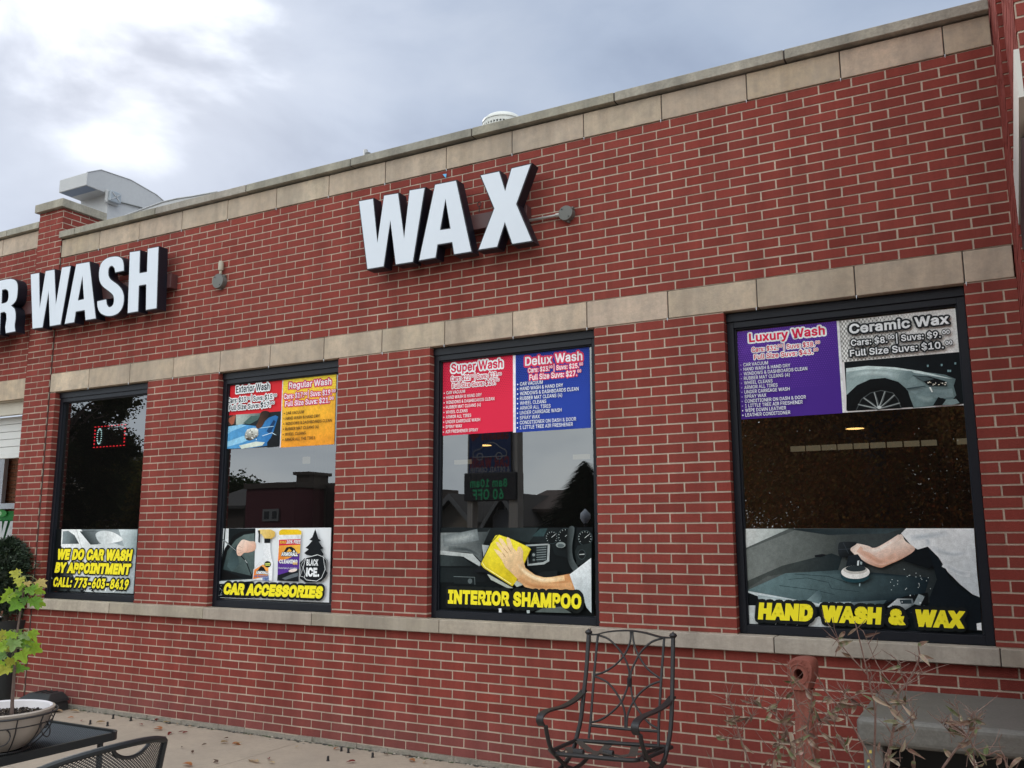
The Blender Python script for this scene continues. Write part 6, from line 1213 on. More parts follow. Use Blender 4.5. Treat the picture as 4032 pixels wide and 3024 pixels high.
st = [SB]+[atp(z_, p, SB, sn) for z_, p in (('M', (140, 900)), ('M', (155, 700)), ('M', (165, 560)), ('M', (178, 300)), ('M', (195, 90)), ('R', (190, 1480)), ('R', (215, 1310)), ('R', (238, 1180)), ('R', (252, 1050)), ('R', (255, 950)), ('R', (235, 880)))]
q = MB(); q.tube(st, [.0085-.0006*i for i in range(len(st))], 8); q.build('stem', M_bark, sp_, smooth=True)
random.seed(21); lf = MB(); pq = MB()
G1, G2, G3, G4 = (.27, .42, .030), (.17, .36, .04), (.44, .45, .06), (.11, .26, .045)
sr = Vector((-sn.y, sn.x, 0))
tops = [((175, 855), 58, G3), ((215, 930), 56, G3), ((300, 960), 36, (.52, .38, .12)), ((440, 955), 62, (.55, .43, .14)), ((240, 985), 52, G1), ((110, 1075), 66, G1), ((200, 1070), 60, G2), ((330, 1025), 60, G2), ((420, 1045), 60, G1), ((150, 1110), 56, G2), ((180, 1195), 76, G2), ((370, 1160), 74, G2), ((430, 1175), 60, G1), ((270, 1140), 50, G4), ((60, 1130), 50, G1), ((390, 990), 36, G1)]
lows = [((40, 145), 62, G3), ((130, 150), 66, G1), ((205, 140), 62, G2), ((275, 160), 62, (.30, .42, .16)), ((365, 142), 66, G1), ((390, 300), 72, G1), ((150, 245), 76, (.25, .38, .12)), ((255, 375), 84, G1), ((290, 265), 70, G2), ((105, 310), 40, G3), ((20, 385), 66, (.22, .40, .12)), ((115, 450), 62, G3), ((165, 525), 66, G2), ((240, 545), 66, G2), ((45, 545), 80, G3), ((60, 270), 76, G1), ((5, 300), 70, G1), ((230, 220), 54, G2), ((190, 480), 48, G1), ((-20, 480), 70, G1), ((-30, 210), 66, G3), ((330, 215), 44, G1)]
for zz, lst in (('R', tops), ('M', lows)):
    for p, s_, col in lst:
        off = random.uniform(-.05, .07); c_ = atp(zz, p, SB+sn*off, sn); sz = s_*ZOOM[zz][2]/FPX*4.75*1.85
        nrm = sn*random.uniform(.5, 1)+Vector((0, 0, random.uniform(.25, .9)))+sr*random.uniform(-.5, .5)
        base = min(st, key=lambda b_: abs(b_.z-(c_.z+.02))); dr = (c_-base); upv = dr.normalized()*.8+Vector((0, 0, -.35))
        maple(lf, c_, sz, nrm, upv, col, fold=random.uniform(.05, .3)); pq.tube([base, base.lerp(c_, .5)+Vector((0, 0, .015)), c_-upv.normalized()*sz*.35], .0013, 4)
lf.build('foliage', M_leaf, sp_, fixn=False); tag(pq.build('leaf_stalks', mat('green_stalk', (.18, .20, .07), .6), sp_), kind='stuff')
# chair drawn up to the mesh table, seen from behind
ch = thing('mesh_chair', 'black mesh armchair with a barrel back, pulled up to the mesh table', 'chair', (-.78, -3.46, 0))
def chb(u, v):           # u across (0..1 = far to near), v up (0..1)
    w_ = 2*u-1; y = -3.455-.285*w_; top = .833+.030*(1-w_*w_)-.012*abs(w_)**6; z = .42+(top-.42)*v
    x = -.615+.075*(1-w_*w_)-.075*(1-v)*1.2
    return Vector((x, y, z))
def chn(u, v):
    p = chb(u, v); a_ = chb(u+.01, v)-p; b_ = chb(u, v+.01)-p; n_ = a_.cross(b_).normalized(); return p, n_
def grip(u):             # lower edge of the hand hole
    return None
q = MB(); edge = [chb(0, v/10) for v in range(0, 11)]+[chb(u/30, 1) for u in range(1, 31)]+[chb(1, 1-v/10) for v in range(1, 11)]
q.tube(smooth_loop([tuple(p) for p in edge], 2, False), .0135, 8); q.build('back_frame', M_mesh, ch, smooth=True)
def hl(t): u = .20+.34*t; return chb(u, .985-.11*math.sin(math.pi*t)**.6)
q = MB(); q.tube([hl(t/16) for t in range(17)], .008, 6); q.build('grip_edge', M_mesh, ch, smooth=True)
q = MB()
def lat2(mb, fn, nu, nv, wv, inside):
    for sg in (0, 1):
        for k in range(-nv, nu+nv):
            seg = []
            for j in range(nv*2+1):
                v = j/(nv*2); u = (k+j/2)/nu if sg == 0 else (k+nv-j/2)/nu
                if 0 <= u <= 1 and inside(u, v): seg.append(fn(u, v))
                else:
                    if len(seg) > 1: strip_(mb, seg, wv)
                    seg = []
            if len(seg) > 1: strip_(mb, seg, wv)
def strip_(mb, P_, wv):
    vs = []; fs = []
    for i, (p, n_) in enumerate(P_):
        t = P_[min(i+1, len(P_)-1)][0]-P_[max(i-1, 0)][0]; s_ = t.cross(n_).normalized()*wv/2; vs += [p-s_, p+s_, p+n_*.0015]
    for i in range(len(P_)-1): fs += [(i*3, i*3+2, i*3+5, i*3+3), (i*3+2, i*3+1, i*3+4, i*3+5)]
    mb.add(vs, fs)
def ins(u, v):
    t = (u-.20)/.34
    return not (0 < t < 1 and v > .985-.11*math.sin(math.pi*t)**.6)
lat2(q, chn, 38, 40, .0036, ins); q.build('mesh_back', M_mesh, ch, fixn=False)
def seat(u, v): return Vector((-.68-.50*v, -3.455-.26*(2*u-1)*(1-.1*v), .425+.018*math.sin(v*3.1)-.02*(1-(2*u-1)**2)-.05*max(0, v-.85)/.15)), Vector((0, 0, 1))
q = MB(); lat2(q, seat, 34, 34, .0036, lambda u, v: True); q.build('mesh_seat', M_mesh, ch, fixn=False)
q = MB(); q.tube([seat(0, v/8)[0] for v in range(9)]+[seat(u/8, 1)[0] for u in range(1, 9)]+[seat(1, 1-v/8)[0] for v in range(1, 9)]+[seat(1-u/8, 0)[0] for u in range(1, 9)], .011, 8); q.build('seat_frame', M_mesh, ch, smooth=True)
for sg in (0, 1):
    y = -3.455-.285*(2*sg-1); p_ = chb(sg, .62)
    q = MB(); q.tube(smooth_loop([tuple(p_), (p_.x-.16, y-.015*(1-2*sg), .655), (-1.02, y, .645), (-1.12, y, .60), (-1.13, y, .45), (-1.14, y, .0)], 4, False), .0125, 8); q.build('arm', M_mesh, ch, smooth=True)
    q = MB(); q.tube([chb(sg, 0)+Vector((.0, 0, .03)), (-.66, y, .2), (-.60, y, 0)], .0125, 8); q.build('leg', M_mesh, ch, smooth=True)
# ------------------------------------------------------------------ dried stems in front
random.seed(17)
M_stem = mat('dry_stem', (.13, .065, .05), .85, noise=(50, .6, (.22, .17, .14)))
M_dry = mat('dry_leaf', (1, 1, 1), .7, spec=.2, attr=True, noise=(45, .35, (.26, .21, .15)))
LC = [(.18, .11, .075), (.13, .12, .065), (.30, .21, .155), (.10, .12, .05), (.13, .065, .045), (.26, .19, .14), (.09, .045, .035)]
PYd = -2.35
def dplant(label, stems, base, depth, clusters):
    t = thing('dried_plant', label, 'plant', (base[0], depth, 0), 'dry wilted stems in front of the wall')
    s_ = MB(); lv = MB()
    for pts, r0, nl_ in stems:
        dy = random.uniform(-.12, .12); P_ = [at('J', p, 1, depth+dy) for p in smooth_loop(pts, 3, False)]
        if pts[0][1] > 1190: P_ = [Vector((base[0]+random.uniform(-.05, .05), depth+dy*.3, 0)), P_[0].lerp(Vector((base[0], depth, 0)), .35)]+P_
        n_ = len(P_); s_.tube(P_, [r0*1.0*(1-.6*i/(n_-1)) for i in range(n_)], 6)
        for k in range(4+nl_):
            i = random.randint(max(1, n_//3), n_-1); d_ = Vector((random.uniform(-1, 1), random.uniform(-.5, .5), random.uniform(.1, 1))).normalized()*random.uniform(.03, .11)
            s_.tube([P_[i], P_[i]+d_*.5+Vector((random.uniform(-.01, .01), 0, .004)), P_[i]+d_], [.0016, .0012, .0007], 4)
        for k in range(nl_):
            i = random.randint(max(0, n_//4), n_-1); f = random.random(); p_ = P_[i] if i == n_-1 else P_[i].lerp(P_[i+1], f)
            d_ = Vector((random.uniform(-1, 1), random.uniform(-.6, .5), random.uniform(-.7, .8)))
            blade(lv, p_, random.uniform(.030, .060), random.uniform(.009, .017), d_, (random.uniform(-1, 1), -1, random.uniform(-.5, 1)), random.choice(LC), random.uniform(-.2, .75), random.choice(LC))
    for (cx, cy, rx, ry, n_) in clusters:
        for k in range(int(n_*.36)):
            p_ = at('J', (random.gauss(cx, rx), random.gauss(cy, ry)), 1, depth+random.uniform(-.12, .12))
            d_ = Vector((random.uniform(-1, 1), random.uniform(-.6, .5), random.uniform(-.8, .5)))
            L_ = random.uniform(.034, .068); blade(lv, p_, L_, L_*random.uniform(.22, .33), d_, (random.uniform(-1, 1), -1, random.uniform(-.5, 1)), random.choice(LC[:6]), random.uniform(-.1, .8), random.choice(LC))
            q_ = p_+Vector((random.uniform(-.03, .03), random.uniform(-.02, .02), -random.uniform(.03, .07))); s_.tube([p_, q_], .0011, 4)
    s_.build('stems', M_stem, t); lv.build('foliage', M_dry, t, fixn=False)
bL = at('J', (780, 1900), 1, PYd); bM_ = at('J', (1280, 1900), 1, PYd); bR = at('J', (1850, 1900), 1, PYd-.2)
dplant('leafy dry plant with grey green curled leaves, in front of the terracotta post', [([(430, 1203), (340, 950), (320, 860), (280, 740)], .004, 5), ([(380, 1000), (300, 1010), (200, 1000)], .002, 3), ([(360, 960), (400, 900), (440, 850)], .002, 3), ([(700, 1203), (680, 1000), (590, 860), (440, 780), (370, 770)], .0045, 7), ([(590, 860), (600, 780), (615, 740)], .002, 3), ([(860, 1203), (800, 980), (815, 820), (830, 700)], .0045, 6), ([(1000, 1203), (920, 1010), (870, 930), (1000, 800), (1085, 740)], .0035, 5), ([(810, 960), (900, 880), (985, 830), (1050, 800)], .0025, 4), ([(800, 900), (730, 790), (690, 640), (690, 560)], .0025, 4), ([(1120, 1203), (1060, 1090), (980, 960), (975, 890)], .003, 4), ([(560, 1203), (600, 1060), (650, 960), (640, 880)], .003, 5), ([(760, 1203), (770, 1100), (760, 1000)], .003, 4)],
       (bL.x,), PYd, [(690, 1080, 90, 90, 34), (640, 900, 40, 40, 9), (850, 860, 40, 40, 9), (330, 1120, 60, 60, 10), (760, 1180, 160, 40, 18), (930, 950, 40, 60, 8), (360, 870, 40, 50, 4), (560, 1190, 60, 40, 8)])
dplant('tall bare twiggy plant rising past the window sill', [([(1320, 1203), (1350, 1000), (1372, 880), (1390, 720), (1440, 660), (1490, 570), (1527, 480), (1520, 403)], .0055, 6), ([(1225, 1203), (1240, 850), (1200, 640), (1155, 440), (1105, 240)], .0045, 3), ([(1185, 590), (1060, 450), (1000, 370), (945, 280)], .0028, 2), ([(1390, 720), (1330, 640), (1250, 520), (1175, 340)], .0028, 2), ([(1440, 660), (1500, 615), (1548, 578)], .003, 0), ([(1440, 660), (1410, 590), (1405, 515)], .002, 2), ([(1240, 1203), (1060, 870), (930, 720), (888, 640)], .004, 4), ([(1375, 860), (1300, 750), (1210, 650)], .0026, 3), ([(1490, 1203), (1490, 1110), (1430, 1070), (1370, 1010)], .0026, 3), ([(1372, 900), (1440, 920), (1510, 880)], .0024, 3), ([(1230, 860), (1160, 800), (1100, 780), (1020, 690)], .0026, 5), ([(1380, 860), (1440, 780), (1430, 770)], .002, 3), ([(1290, 1203), (1330, 1060), (1350, 950)], .0035, 3)],
       (bM_.x,), PYd+.05, [(995, 350, 28, 34, 10), (1050, 720, 40, 30, 6), (1400, 930, 40, 30, 5), (1380, 510, 12, 16, 2), (1500, 880, 40, 20, 4), (1290, 830, 30, 20, 4), (1230, 680, 20, 30, 3), (1380, 1040, 60, 40, 4), (1240, 1040, 50, 60, 5)])
dplant('low dry plant with three forked leafy shoots, in front of the grey table', [([(1680, 1203), (1760, 1090), (1835, 1000), (1865, 900), (1870, 850)], .0045, 4), ([(1835, 1000), (1800, 930), (1782, 820)], .0028, 3), ([(1760, 1000), (1720, 960), (1675, 910)], .0024, 3), ([(2100, 1203), (2060, 1090), (1960, 1120), (1880, 1060), (1850, 1000)], .003, 5), ([(1890, 1203), (1880, 1100), (1860, 1000)], .003, 3), ([(1865, 900), (1900, 890), (1942, 885)], .002, 3)],
       (bR.x,), PYd-.1, [(1870, 880, 34, 30, 7), (1790, 850, 14, 30, 3), (2060, 1110, 60, 34, 6), (2120, 1180, 60, 30, 6), (1880, 1080, 40, 24, 4), (1690, 930, 24, 20, 3), (1540, 1020, 20, 40, 2), (1400, 1190, 60, 14, 4), (1660, 1160, 20, 24, 2)])
# ------------------------------------------------------------------ wash bay at the far left
gp = thing('bay_banner', 'green water drop banner with white wash lettering in the left bay', 'banner', at('R', (80, 400), 1, GI-.06))
a = Art('R', GI-.06); a.k = 3
a.poly([(-500, 195), (175, 170), (120, 700), (-500, 720)], (hx('2C8C3C'), (60, 180), hx('1E6B45'), (40, 690)))
for k in range(46):
    x, y = random.uniform(-450, 170), random.uniform(190, 690); r_ = random.uniform(4, 16); a.ell((x, y), r_, r_*1.1, hx('57B35A'), 10); a.ell((x-r_*.25, y-r_*.3), r_*.45, r_*.4, hx('A6DDA0'), 8)
a.ell((25, 195), 62, 40, hx('49A552'), 20); a.ell((0, 195), 30, 30, hx('C5EBC0'), 14); a.done('sheet', gp)
a = Art('R', GI-.06); a.k = 90; a.text('WASH', (-95, 548), (360, 540), 290, WH, bold=.05, oc=hx('175C2E'), orad=.08, shear=.1); a.done('lettering', gp)
bf = thing('bay_window', 'white framed window strip above the green banner in the left bay', 'window', at('R', (60, 120), 1, GI-.1))
q = MB(); l_ = at('R', (-600, 165), 1, GI-.1); r_ = at('R', (176, 85), 1, GI-.1); q.box(l_.x, r_.x, GI-.12, GI-.05, l_.z, r_.z); q.build('sill', M_white, bf)
q = MB(); v0 = at('Q', (-40, 1010), 1, GI-.1); v1 = at('Q', (28, 1400), 1, GI-.1); q.box(v0.x, v1.x, GI-.12, GI-.05, r_.z, 3.4); q.build('frame', M_white, bf)
q = MB(); v2 = at('Q', (-800, 1010), 1, GI-.08); q.box(v2.x, v0.x, GI-.09, GI-.08, r_.z, 3.4); q.build('pane', mat('pale_pane', (.4, .45, .48), .1), bf)
wp = at('R', (50, 1320), 1, GI-.03); q = MB(); q.box(-22, wp.x, GI-.05, GI-.03, 0.2, wp.z); tag(q.build('wall_panel', mat('white_panel', (.7, .7, .7), .4), None), 'white wall panel low in the left bay, behind the evergreen', 'wall panel')
# potted evergreen in front of the bay
EB = at('M', (-30, 885), 2, 0); ev = thing('potted_evergreen', 'dark green clipped evergreen in a tall black pot, cut by the left edge', 'evergreen', EB)
q = MB(); q.lathe([(.16, 0), (.17, .03), (.20, .35), (.26, .72), (.285, .80), (.26, .80), (.24, .70)], EB, 28); q.build('pot', M_bait, ev, smooth=True)
q = MB(); q.tube([EB+Vector((0, 0, .6)), EB+Vector((.02, 0, 1.0)), EB+Vector((0, 0, 1.5))], .03, 8); q.build('trunk', M_bark, ev)
random.seed(4); q = MB()
def ev_r(z):                   # silhouette of the crown: ball over a fringe
    if z > .95: return .37*math.sqrt(max(0, 1-((z-1.24)/.36)**2))
    return .27
for k in range(11000):
    z = random.uniform(.80, 1.62); rr = ev_r(z)*random.uniform(.35, 1.08)**.5*random.choice([1, 1, 1, .9, 1.08]); a_ = random.uniform(0, 6.283)
    if z < 1.0 and random.random() < .55: continue
    c_ = EB+Vector((rr*math.cos(a_), rr*math.sin(a_), z)); d_ = (Vector((math.cos(a_), math.sin(a_), random.uniform(-.3, .9)))+Vector((random.uniform(-.6, .6), random.uniform(-.6, .6), 0))).normalized()
    s_ = d_.orthogonal().normalized()*random.uniform(.004, .009); L_ = random.uniform(.03, .075); col = random.choice([(.018, .038, .018), (.026, .052, .022), (.012, .026, .014), (.04, .065, .03)])
    q.add([c_-s_, c_+s_, c_+d_*L_], [(0, 1, 2)], col)
for k in range(2600):          # dark inner growth closing see-through gaps in the heart of the bush
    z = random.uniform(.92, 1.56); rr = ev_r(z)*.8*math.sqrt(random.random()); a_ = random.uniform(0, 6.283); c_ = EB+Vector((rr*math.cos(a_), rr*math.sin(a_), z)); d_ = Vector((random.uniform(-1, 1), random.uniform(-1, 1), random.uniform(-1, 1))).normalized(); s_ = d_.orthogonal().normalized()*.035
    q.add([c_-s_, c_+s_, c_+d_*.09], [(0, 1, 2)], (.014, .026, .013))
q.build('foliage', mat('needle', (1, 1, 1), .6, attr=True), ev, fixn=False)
# ------------------------------------------------------------------ across the street, seen in the panes
def mir(zm, p, Y): q_ = at(zm, p, 1, Y); return Vector((q_.x, .2-Y, q_.z))
M_pole = mat('pale_steel', (.42, .40, .36), .5); M_signdark = mat('sign_cabinet', (.02, .022, .03), .5)
py = thing('pylon_sign', 'roadside pylon sign with a blue panel over a green message board', 'sign')
SY = 11.0; c0 = mir('C', (228, 560), SY); c1 = mir('C', (462, 806), SY); b0 = mir('C', (205, 808), SY); b1 = mir('C', (488, 952), SY); sy = .2-SY
q = MB(); q.box(c0.x, c1.x, sy-.35, sy, c1.z, c0.z+.5); q.build('cabinet', M_signdark, py, bevel=.02)
q = MB(); q.box(b0.x, b1.x, sy-.35, sy+.02, b1.z, b0.z); q.build('message_board', M_signdark, py, bevel=.02)
for u0, u1 in ((215, 243), (441, 490)):
    p0 = mir('C', (u0, 1000), SY); p1 = mir('C', (u1, 1000), SY); q = MB(); q.box(p0.x, p1.x, sy-.3, sy-.05, 0, c0.z+.4); q.build('pole', M_pole, py)
q = MB()
def stxt(mb, body, x0, x1, zb, chh, y, col, bold=.03):
    vs, fs = text_geo(body, bold, 3, bold*1.5); mn = min(v[0] for v in vs); mx_ = max(v[0] for v in vs); s_ = (x1-x0)/(mx_-mn)
    mb.add([(x1-(v[0]-mn)*s_, y+.0005*v[2], zb+v[1]*chh/CAPH) for v in vs], fs, col)
W_ = c1.x-c0.x; fy = sy+.004
q.box(c0.x+.02, c1.x-.02, sy, sy+.002, c1.z+.03, c0.z+.45, (.03, .06, .16))
def zat(v): return mir('C', (350, v), SY).z
stxt(q, '4', c0.x+.04, c0.x+W_*.26, zat(612), .34, fy, (.22, .03, .04), .08); stxt(q, 'Seasons', c0.x+W_*.30, c1.x-.06, zat(622), .16, fy, (.22, .04, .05), .04)
stxt(q, 'CAR WASH', c0.x+.05, c1.x-.05, zat(772), .21, fy, (.22, .04, .06), .05); stxt(q, '& DETAIL CENTER', c0.x+.05, c1.x-.05, zat(800), .10, fy, (.32, .32, .32), .03)
cx_, cz_ = (c0.x+c1.x)/2, zat(690)
out = [(-.36, -.06), (-.34, .03), (-.20, .07), (-.08, .16), (.10, .17), (.24, .08), (.36, .02), (.37, -.06), (.30, -.09), (-.30, -.09)]
q.tube([(cx_+x*W_*1.05, fy, cz_+z*W_*1.05) for x, z in smooth_loop(out, 3)]+[(cx_-.36*W_*1.05, fy, cz_-.06*W_*1.05)], .012, 5, (.34, .35, .37))
for x in (-.22, .22): q.tube([(cx_+(x+.07*math.cos(t*math.pi/8))*W_, fy, cz_+(-.09+.07*math.sin(t*math.pi/8))*W_) for t in range(17)], .012, 5, (.34, .35, .37))
q.build('panel', M_art, py, fixn=False)
q = MB(); zb1 = zat(880); stxt(q, '8am 10am', b0.x+W_*.16, b1.x-W_*.2, zb1, .16, sy+.024, (1, 1, 1), .03); stxt(q, '60 OFF', b0.x+W_*.22, b1.x-W_*.28, zat(945), .2, sy+.024, (1, 1, 1), .03)
q.build('message', mat('green_led', (.02, .3, .12), emit=((.02, .75, .30), .10)), py, fixn=False)
# houses
M_roofs = [mat('shingle', (.075, .065, .06), .9, noise=(6, .5, (.11, .10, .09))), mat('brown_shingle', (.11, .075, .06), .9, noise=(6, .5, (.15, .11, .09)))]
M_trim = mat('white_trim', (.24, .24, .23), .6); M_pane2 = mat('dark_pane', (.03, .035, .04), .1)
def house(label, x0, x1, y, z_eave, z_ridge, wall, roof, wins, along='x', depth=8, dormer=None):
    h_ = thing('house', label, 'house', ((x0+x1)/2, y, 0), 'houses across the street')
    q = MB(); q.box(x0, x1, y-depth, y, -.05, z_eave)
    if along == 'y': q.prism([[(x0, z_eave), (x1, z_eave), ((x0+x1)/2, z_ridge-.1)]], lambda p: (p[0], y-.002, p[1]), lambda p: (p[0], y-depth+.002, p[1]))
    q.build('wall', wall, h_)
    q = MB(); o_ = .45
    if along == 'y':
        for sg in (0, 1):
            xa = x0-o_ if sg == 0 else x1+o_; xm = (x0+x1)/2; sl = (z_ridge-z_eave)/((x1-x0)/2)
            q.prism([[(xa, z_eave-o_*sl), (xm, z_ridge), (xm, z_ridge+.16), (xa, z_eave-o_*sl+.16)]], lambda p: (p[0], y+o_, p[1]), lambda p: (p[0], y-depth-o_, p[1]))
    else:
        ym = y-depth/2; sl = (z_ridge-z_eave)/(depth/2)
        for sg in (0, 1):
            ya = y+o_ if sg == 0 else y-depth-o_
            q.prism([[(ya, z_eave-o_*sl), (ym, z_ridge), (ym, z_ridge+.16), (ya, z_eave-o_*sl+.16)]], lambda p: (x0-o_, p[0], p[1]), lambda p: (x1+o_, p[0], p[1]))
    q.build('roof', roof, h_)
    if along == 'y':
        q = MB(); sl = (z_ridge-z_eave)/((x1-x0)/2); q.bar([(x0-o_, y+o_+.02, z_eave-o_*sl), ((x0+x1)/2, y+o_+.02, z_ridge), (x1+o_, y+o_+.02, z_eave-o_*sl)], (0, 0, .28), .05); q.build('fascia', M_trim, h_)
    for wx_, wz, ww, wh in wins:
        f_ = MB(); f_.box(wx_-ww/2-.09, wx_+ww/2+.09, y-.02, y+.06, wz-.09, wz+wh+.09); fo = f_.build('window', M_trim, h_)
        for k in (-1, 1):
            g_ = MB(); g_.box(wx_+k*ww/4-ww/4+.05, wx_+k*ww/4+ww/4-.05, y+.061, y+.068, wz, wz+wh); g_.build('pane', M_pane2, fo)
    return h_
M_tanw = mat('tan_siding', (.32, .27, .21), .8); M_greyw = mat('grey_siding', (.30, .29, .28), .8); M_maroon = mat('maroon_brick', (.12, .022, .032), .85); M_dkw = mat('brown_brick', (.10, .075, .06), .85)
HY = 30.0; hy = .2-HY
g0 = mir('C', (360, 1042), HY); g1 = mir('C', (500, 1042), HY); gt_ = mir('C', (430, 930), HY)
house('grey gabled house with white trim, left of the brown roofed one', g0.x, g1.x, hy, g0.z, gt_.z, M_greyw, M_roofs[0], [((g0.x+g1.x)/2, g0.z-1.9, 1.1, 1.3), ((g0.x+g1.x)/2, g0.z+.3, .8, .9)], 'y')
h0 = mir('C', (500, 1010), HY+2); h1 = mir('C', (770, 1000), HY+2); ht = mir('C', (620, 895), HY+2)
house('tan house under a broad brown hipped looking roof, beside the conifer', h0.x, h1.x, .2-HY-2, h0.z, ht.z, M_tanw, M_roofs[1], [((h0.x*.4+h1.x*.6), h0.z-2.1, 1.5, 1.4), (h0.x*.75+h1.x*.25, h0.z-2.1, 1.2, 1.4)], 'x')
e0 = mir('C', (60, 1040), HY); e1 = mir('C', (235, 1040), HY); et = mir('C', (140, 935), HY)
house('tan gabled house standing behind the pylon sign', e0.x, e1.x, hy, e0.z, et.z, M_tanw, M_roofs[0], [((e0.x+e1.x)/2, e0.z-1.9, 1.2, 1.3)], 'y')
f0 = mir('B', (270, 830), 26); f1 = mir('B', (575, 810), 26)
mb_ = thing('corner_shop', 'flat roofed maroon shop with white windows and a chimney, across the street', 'building', ((f0.x+f1.x)/2, .2-26, 0))
q = MB(); q.box(f0.x, f1.x, .2-34, .2-26, 0, f0.z); q.build('wall', M_maroon, mb_)
q = MB(); q.box(f0.x-.1, f1.x+.1, .2-34.1, .2-25.9, f0.z, f0.z+.25); q.build('parapet', M_dkw, mb_)
wn0 = mir('B', (375, 1030), 26); wn1 = mir('B', (475, 955), 26); q = MB(); q.box(wn0.x, wn1.x, .2-26, .2-25.93, wn0.z, wn1.z); fo = q.build('window', M_trim, mb_)
for k in (0, 1):
    x0 = wn0.x+.1+k*(wn1.x-wn0.x)/2; q = MB(); q.box(x0, x0+(wn1.x-wn0.x)/2-.2, .2-25.93, .2-25.92, wn0.z+.1, wn1.z-.1); q.build('pane', M_pane2, fo)
k0 = mir('B', (575, 745), 28); k1 = mir('B', (655, 745), 28)
bb2 = thing('brick_block', 'dark brown brick block with a square chimney, right of the maroon shop', 'building', (k0.x, .2-28, 0))
r0 = mir('B', (570, 800), 28); r1 = mir('B', (900, 770), 28)
q = MB(); q.box(r0.x, r1.x, .2-38, .2-28, 0, r0.z); q.build('wall', M_dkw, bb2)
q = MB(); q.box(k0.x, k1.x, .2-29.5, .2-28.05, r0.z, k0.z); q.build('chimney', M_dkw, bb2); q = MB(); q.box(k0.x-.12, k1.x+.12, .2-29.62, .2-27.93, k0.z, k0.z+.15); q.build('chimney_cap', M_dkw, bb2)
l0 = mir('B', (40, 790), 29); l1 = mir('B', (262, 790), 29)
house('low brown house left of the maroon shop', l0.x, l1.x, .2-29, l0.z-1.3, l0.z, M_dkw, M_roofs[0], [((l0.x*.5+l1.x*.5), l0.z-4.2, 1.4, 1.4)], 'x')
# two more further along so that the street does not end
house('grey house at the far right end of the street', 6, 17, -32, 5.2, 8.2, M_greyw, M_roofs[1], [(9, 2.2, 1.3, 1.5), (13, 2.2, 1.3, 1.5)], 'x')
house('tan house at the far left end of the street', -62, -50, -32, 5, 8, M_tanw, M_roofs[0], [(-59, 2, 1.3, 1.5), (-54, 2, 1.3, 1.5)], 'y')
# trees
def tree(name, label, base, h, crown_z, rx, rz, n_, cols, ls, lean=0, seed=1, gaps=.0, trunk=.2, cat='tree', big=0):
    random.seed(seed); t = thing(name, label, cat, base); base = Vector(base)
    q = MB(); q.tube([base, base+Vector((.05, 0, h*.35)), base+Vector((lean*.4, 0, h*.6)), base+Vector((lean, 0, h*.9))], [trunk, trunk*.8, trunk*.55, trunk*.15], 10)
    for k in range(26):
        a_ = random.uniform(0, 6.283); z0_ = h*random.uniform(.28, .7); s0 = base+Vector((0, 0, z0_)); ln_ = rx*random.uniform(.55, 1.0); e_ = s0+Vector((ln_*math.cos(a_), ln_*math.sin(a_), h*random.uniform(.08, .3)))
        m_ = s0.lerp(e_, .5)+Vector((0, 0, h*.05)); q.tube([s0, m_, e_], [trunk*.32, trunk*.2, .012], 6)
        for j in range(3):
            p_ = m_.lerp(e_, random.random()); q.tube([p_, p_+Vector((random.uniform(-1, 1), random.uniform(-1, 1), random.uniform(-.2, .9)))*rx*.3], [.02, .006], 5)
    q.build('trunk', M_bark, t)
    q = MB(); cl_ = []
    for k in range(70):
        while True:
            v = Vector((random.uniform(-1, 1), random.uniform(-1, 1), random.uniform(-1, 1)))
            if .25 < v.length < 1: break
        cl_.append((base+Vector((v.x*rx+lean*.5, v.y*rx, crown_z+v.z*rz)), random.uniform(.5, 1.15)*rx*.30, random.choice(cols)))
    for k in range(n_+big):
        lz = ls if k < n_ else .34
        c_, r_, col = random.choice(cl_); v = Vector((random.gauss(0, .5), random.gauss(0, .5), random.gauss(0, .42)))
        if v.length > .95: v = v.normalized()*random.uniform(.3, .95)
        v = v*r_
        p_ = c_+v*(1.5 if k < n_ else 1.0); d_ = Vector((random.uniform(-1, 1), random.uniform(-1, 1), random.uniform(-1, .4))).normalized(); s_ = d_.orthogonal().normalized()*lz*.4; d_ = d_*lz
        cc = random.choice(cols) if random.random() < .3 else col; cc = tuple(x*random.uniform(.8, 1.2) for x in cc)
        q.add([p_, p_+d_*.5+s_, p_+d_, p_+d_*.5-s_], [(0, 1, 2, 3)], cc)
    q.build('crown', M_tl, t, fixn=False)
M_tl = mat('tree_leaf', (1, 1, 1), .8, spec=.05, attr=True); translucent(M_tl, .5)
AUT = [(.35, .155, .045), (.31, .165, .055), (.37, .145, .042), (.28, .15, .052), (.25, .13, .045)]
p_ = mir('E', (1000, 460), 17); tree('street_tree', 'large street maple in rusty autumn leaf, right across the patio from the widest window', (p_.x, p_.y, 0), 10.5, 4.6, 5.4, 5.0, 170000, AUT, .085, seed=2, trunk=.30)
p_ = mir('E', (1150, 460), 27); tree('street_tree', 'second rusty autumn maple farther back, behind the large street maple', (p_.x, p_.y, 0), 11, 5.0, 6.0, 5.4, 90000, AUT, .14, seed=12, trunk=.3)
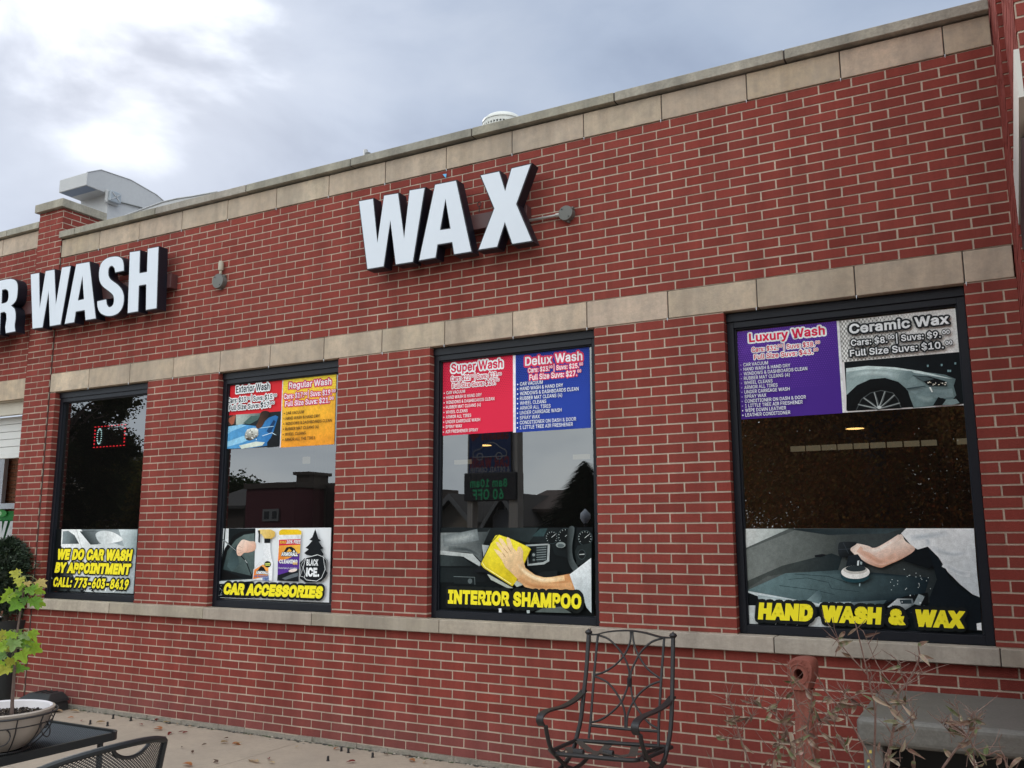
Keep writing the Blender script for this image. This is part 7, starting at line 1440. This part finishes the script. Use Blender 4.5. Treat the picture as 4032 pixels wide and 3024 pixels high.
rgt = mir('A', (655, 330), 15); p_ = Vector((rgt.x-4.1, rgt.y, 0)); tree('street_tree', 'dark green street tree standing opposite the leftmost window', p_, 11, 6.0, 2.6, 5.0, 50000, [(.030, .036, .016), (.04, .042, .018), (.024, .028, .014), (.06, .055, .02)], .10, seed=3, big=8000)
top = mir('A', (690, 520), 30); tree('street_tree', 'yellow green street tree behind the dark one opposite the leftmost window', (top.x, top.y, 0), top.z, top.z*.55, 3.0, top.z*.36, 30000, [(.11, .10, .025), (.15, .11, .025), (.07, .07, .025)], .16, seed=4, big=3000)
top = mir('B', (215, 738), 40); tree('street_tree', 'bushy green tree rising behind the low brown house', (top.x, top.y, 0), top.z, top.z-2.2, 2.6, 1.7, 12000, [(.03, .05, .02), (.045, .06, .022)], .25, seed=6, big=1500)
random.seed(9); p_ = mir('C', (860, 800), 24); ct = thing('conifer', 'tall dark conifer standing across the street beside the brown roofed house', 'tree', (p_.x, p_.y, 0))
q = MB(); q.tube([(p_.x, p_.y, 0), (p_.x, p_.y, mir('C', (850, 735), 24).z*.93)], [.25, .03], 8); q.build('trunk', M_bark, ct)
q = MB(); tz = mir('C', (850, 735), 24).z
for k in range(9000):
    z = .8+(tz-.8)*(1-math.sqrt(random.random())); f = 1-(z-.8)/(tz-.8); rr = 2.3*f*random.uniform(.3, 1.05); a_ = random.uniform(0, 6.283); d_ = Vector((math.cos(a_), math.sin(a_), -.35)); s_ = Vector((-math.sin(a_), math.cos(a_), 0))*.07
    c_ = Vector((p_.x+rr*math.cos(a_), p_.y+rr*math.sin(a_), z)); q.add([c_-s_, c_+s_, c_+d_*.4], [(0, 1, 2)], random.choice([(.012, .022, .012), (.02, .032, .016), (.009, .016, .010)]))
q.build('crown', M_tl, ct, fixn=False)
lp = mir('C', (862, 1045), 20); ll = thing('street_lamp', 'slim black street lamp with a pale globe, across the street', 'street lamp', (lp.x, lp.y, 0))
q = MB(); q.tube([(lp.x, lp.y, 0), (lp.x, lp.y, lp.z-.2)], .05, 8); q.build('post', M_iron, ll); q = MB(); q.lathe([(.06, -.2), (.17, -.05), (.16, .1), (.05, .22), (0, .26)], lp, 14); q.build('globe', M_white, ll, smooth=True)
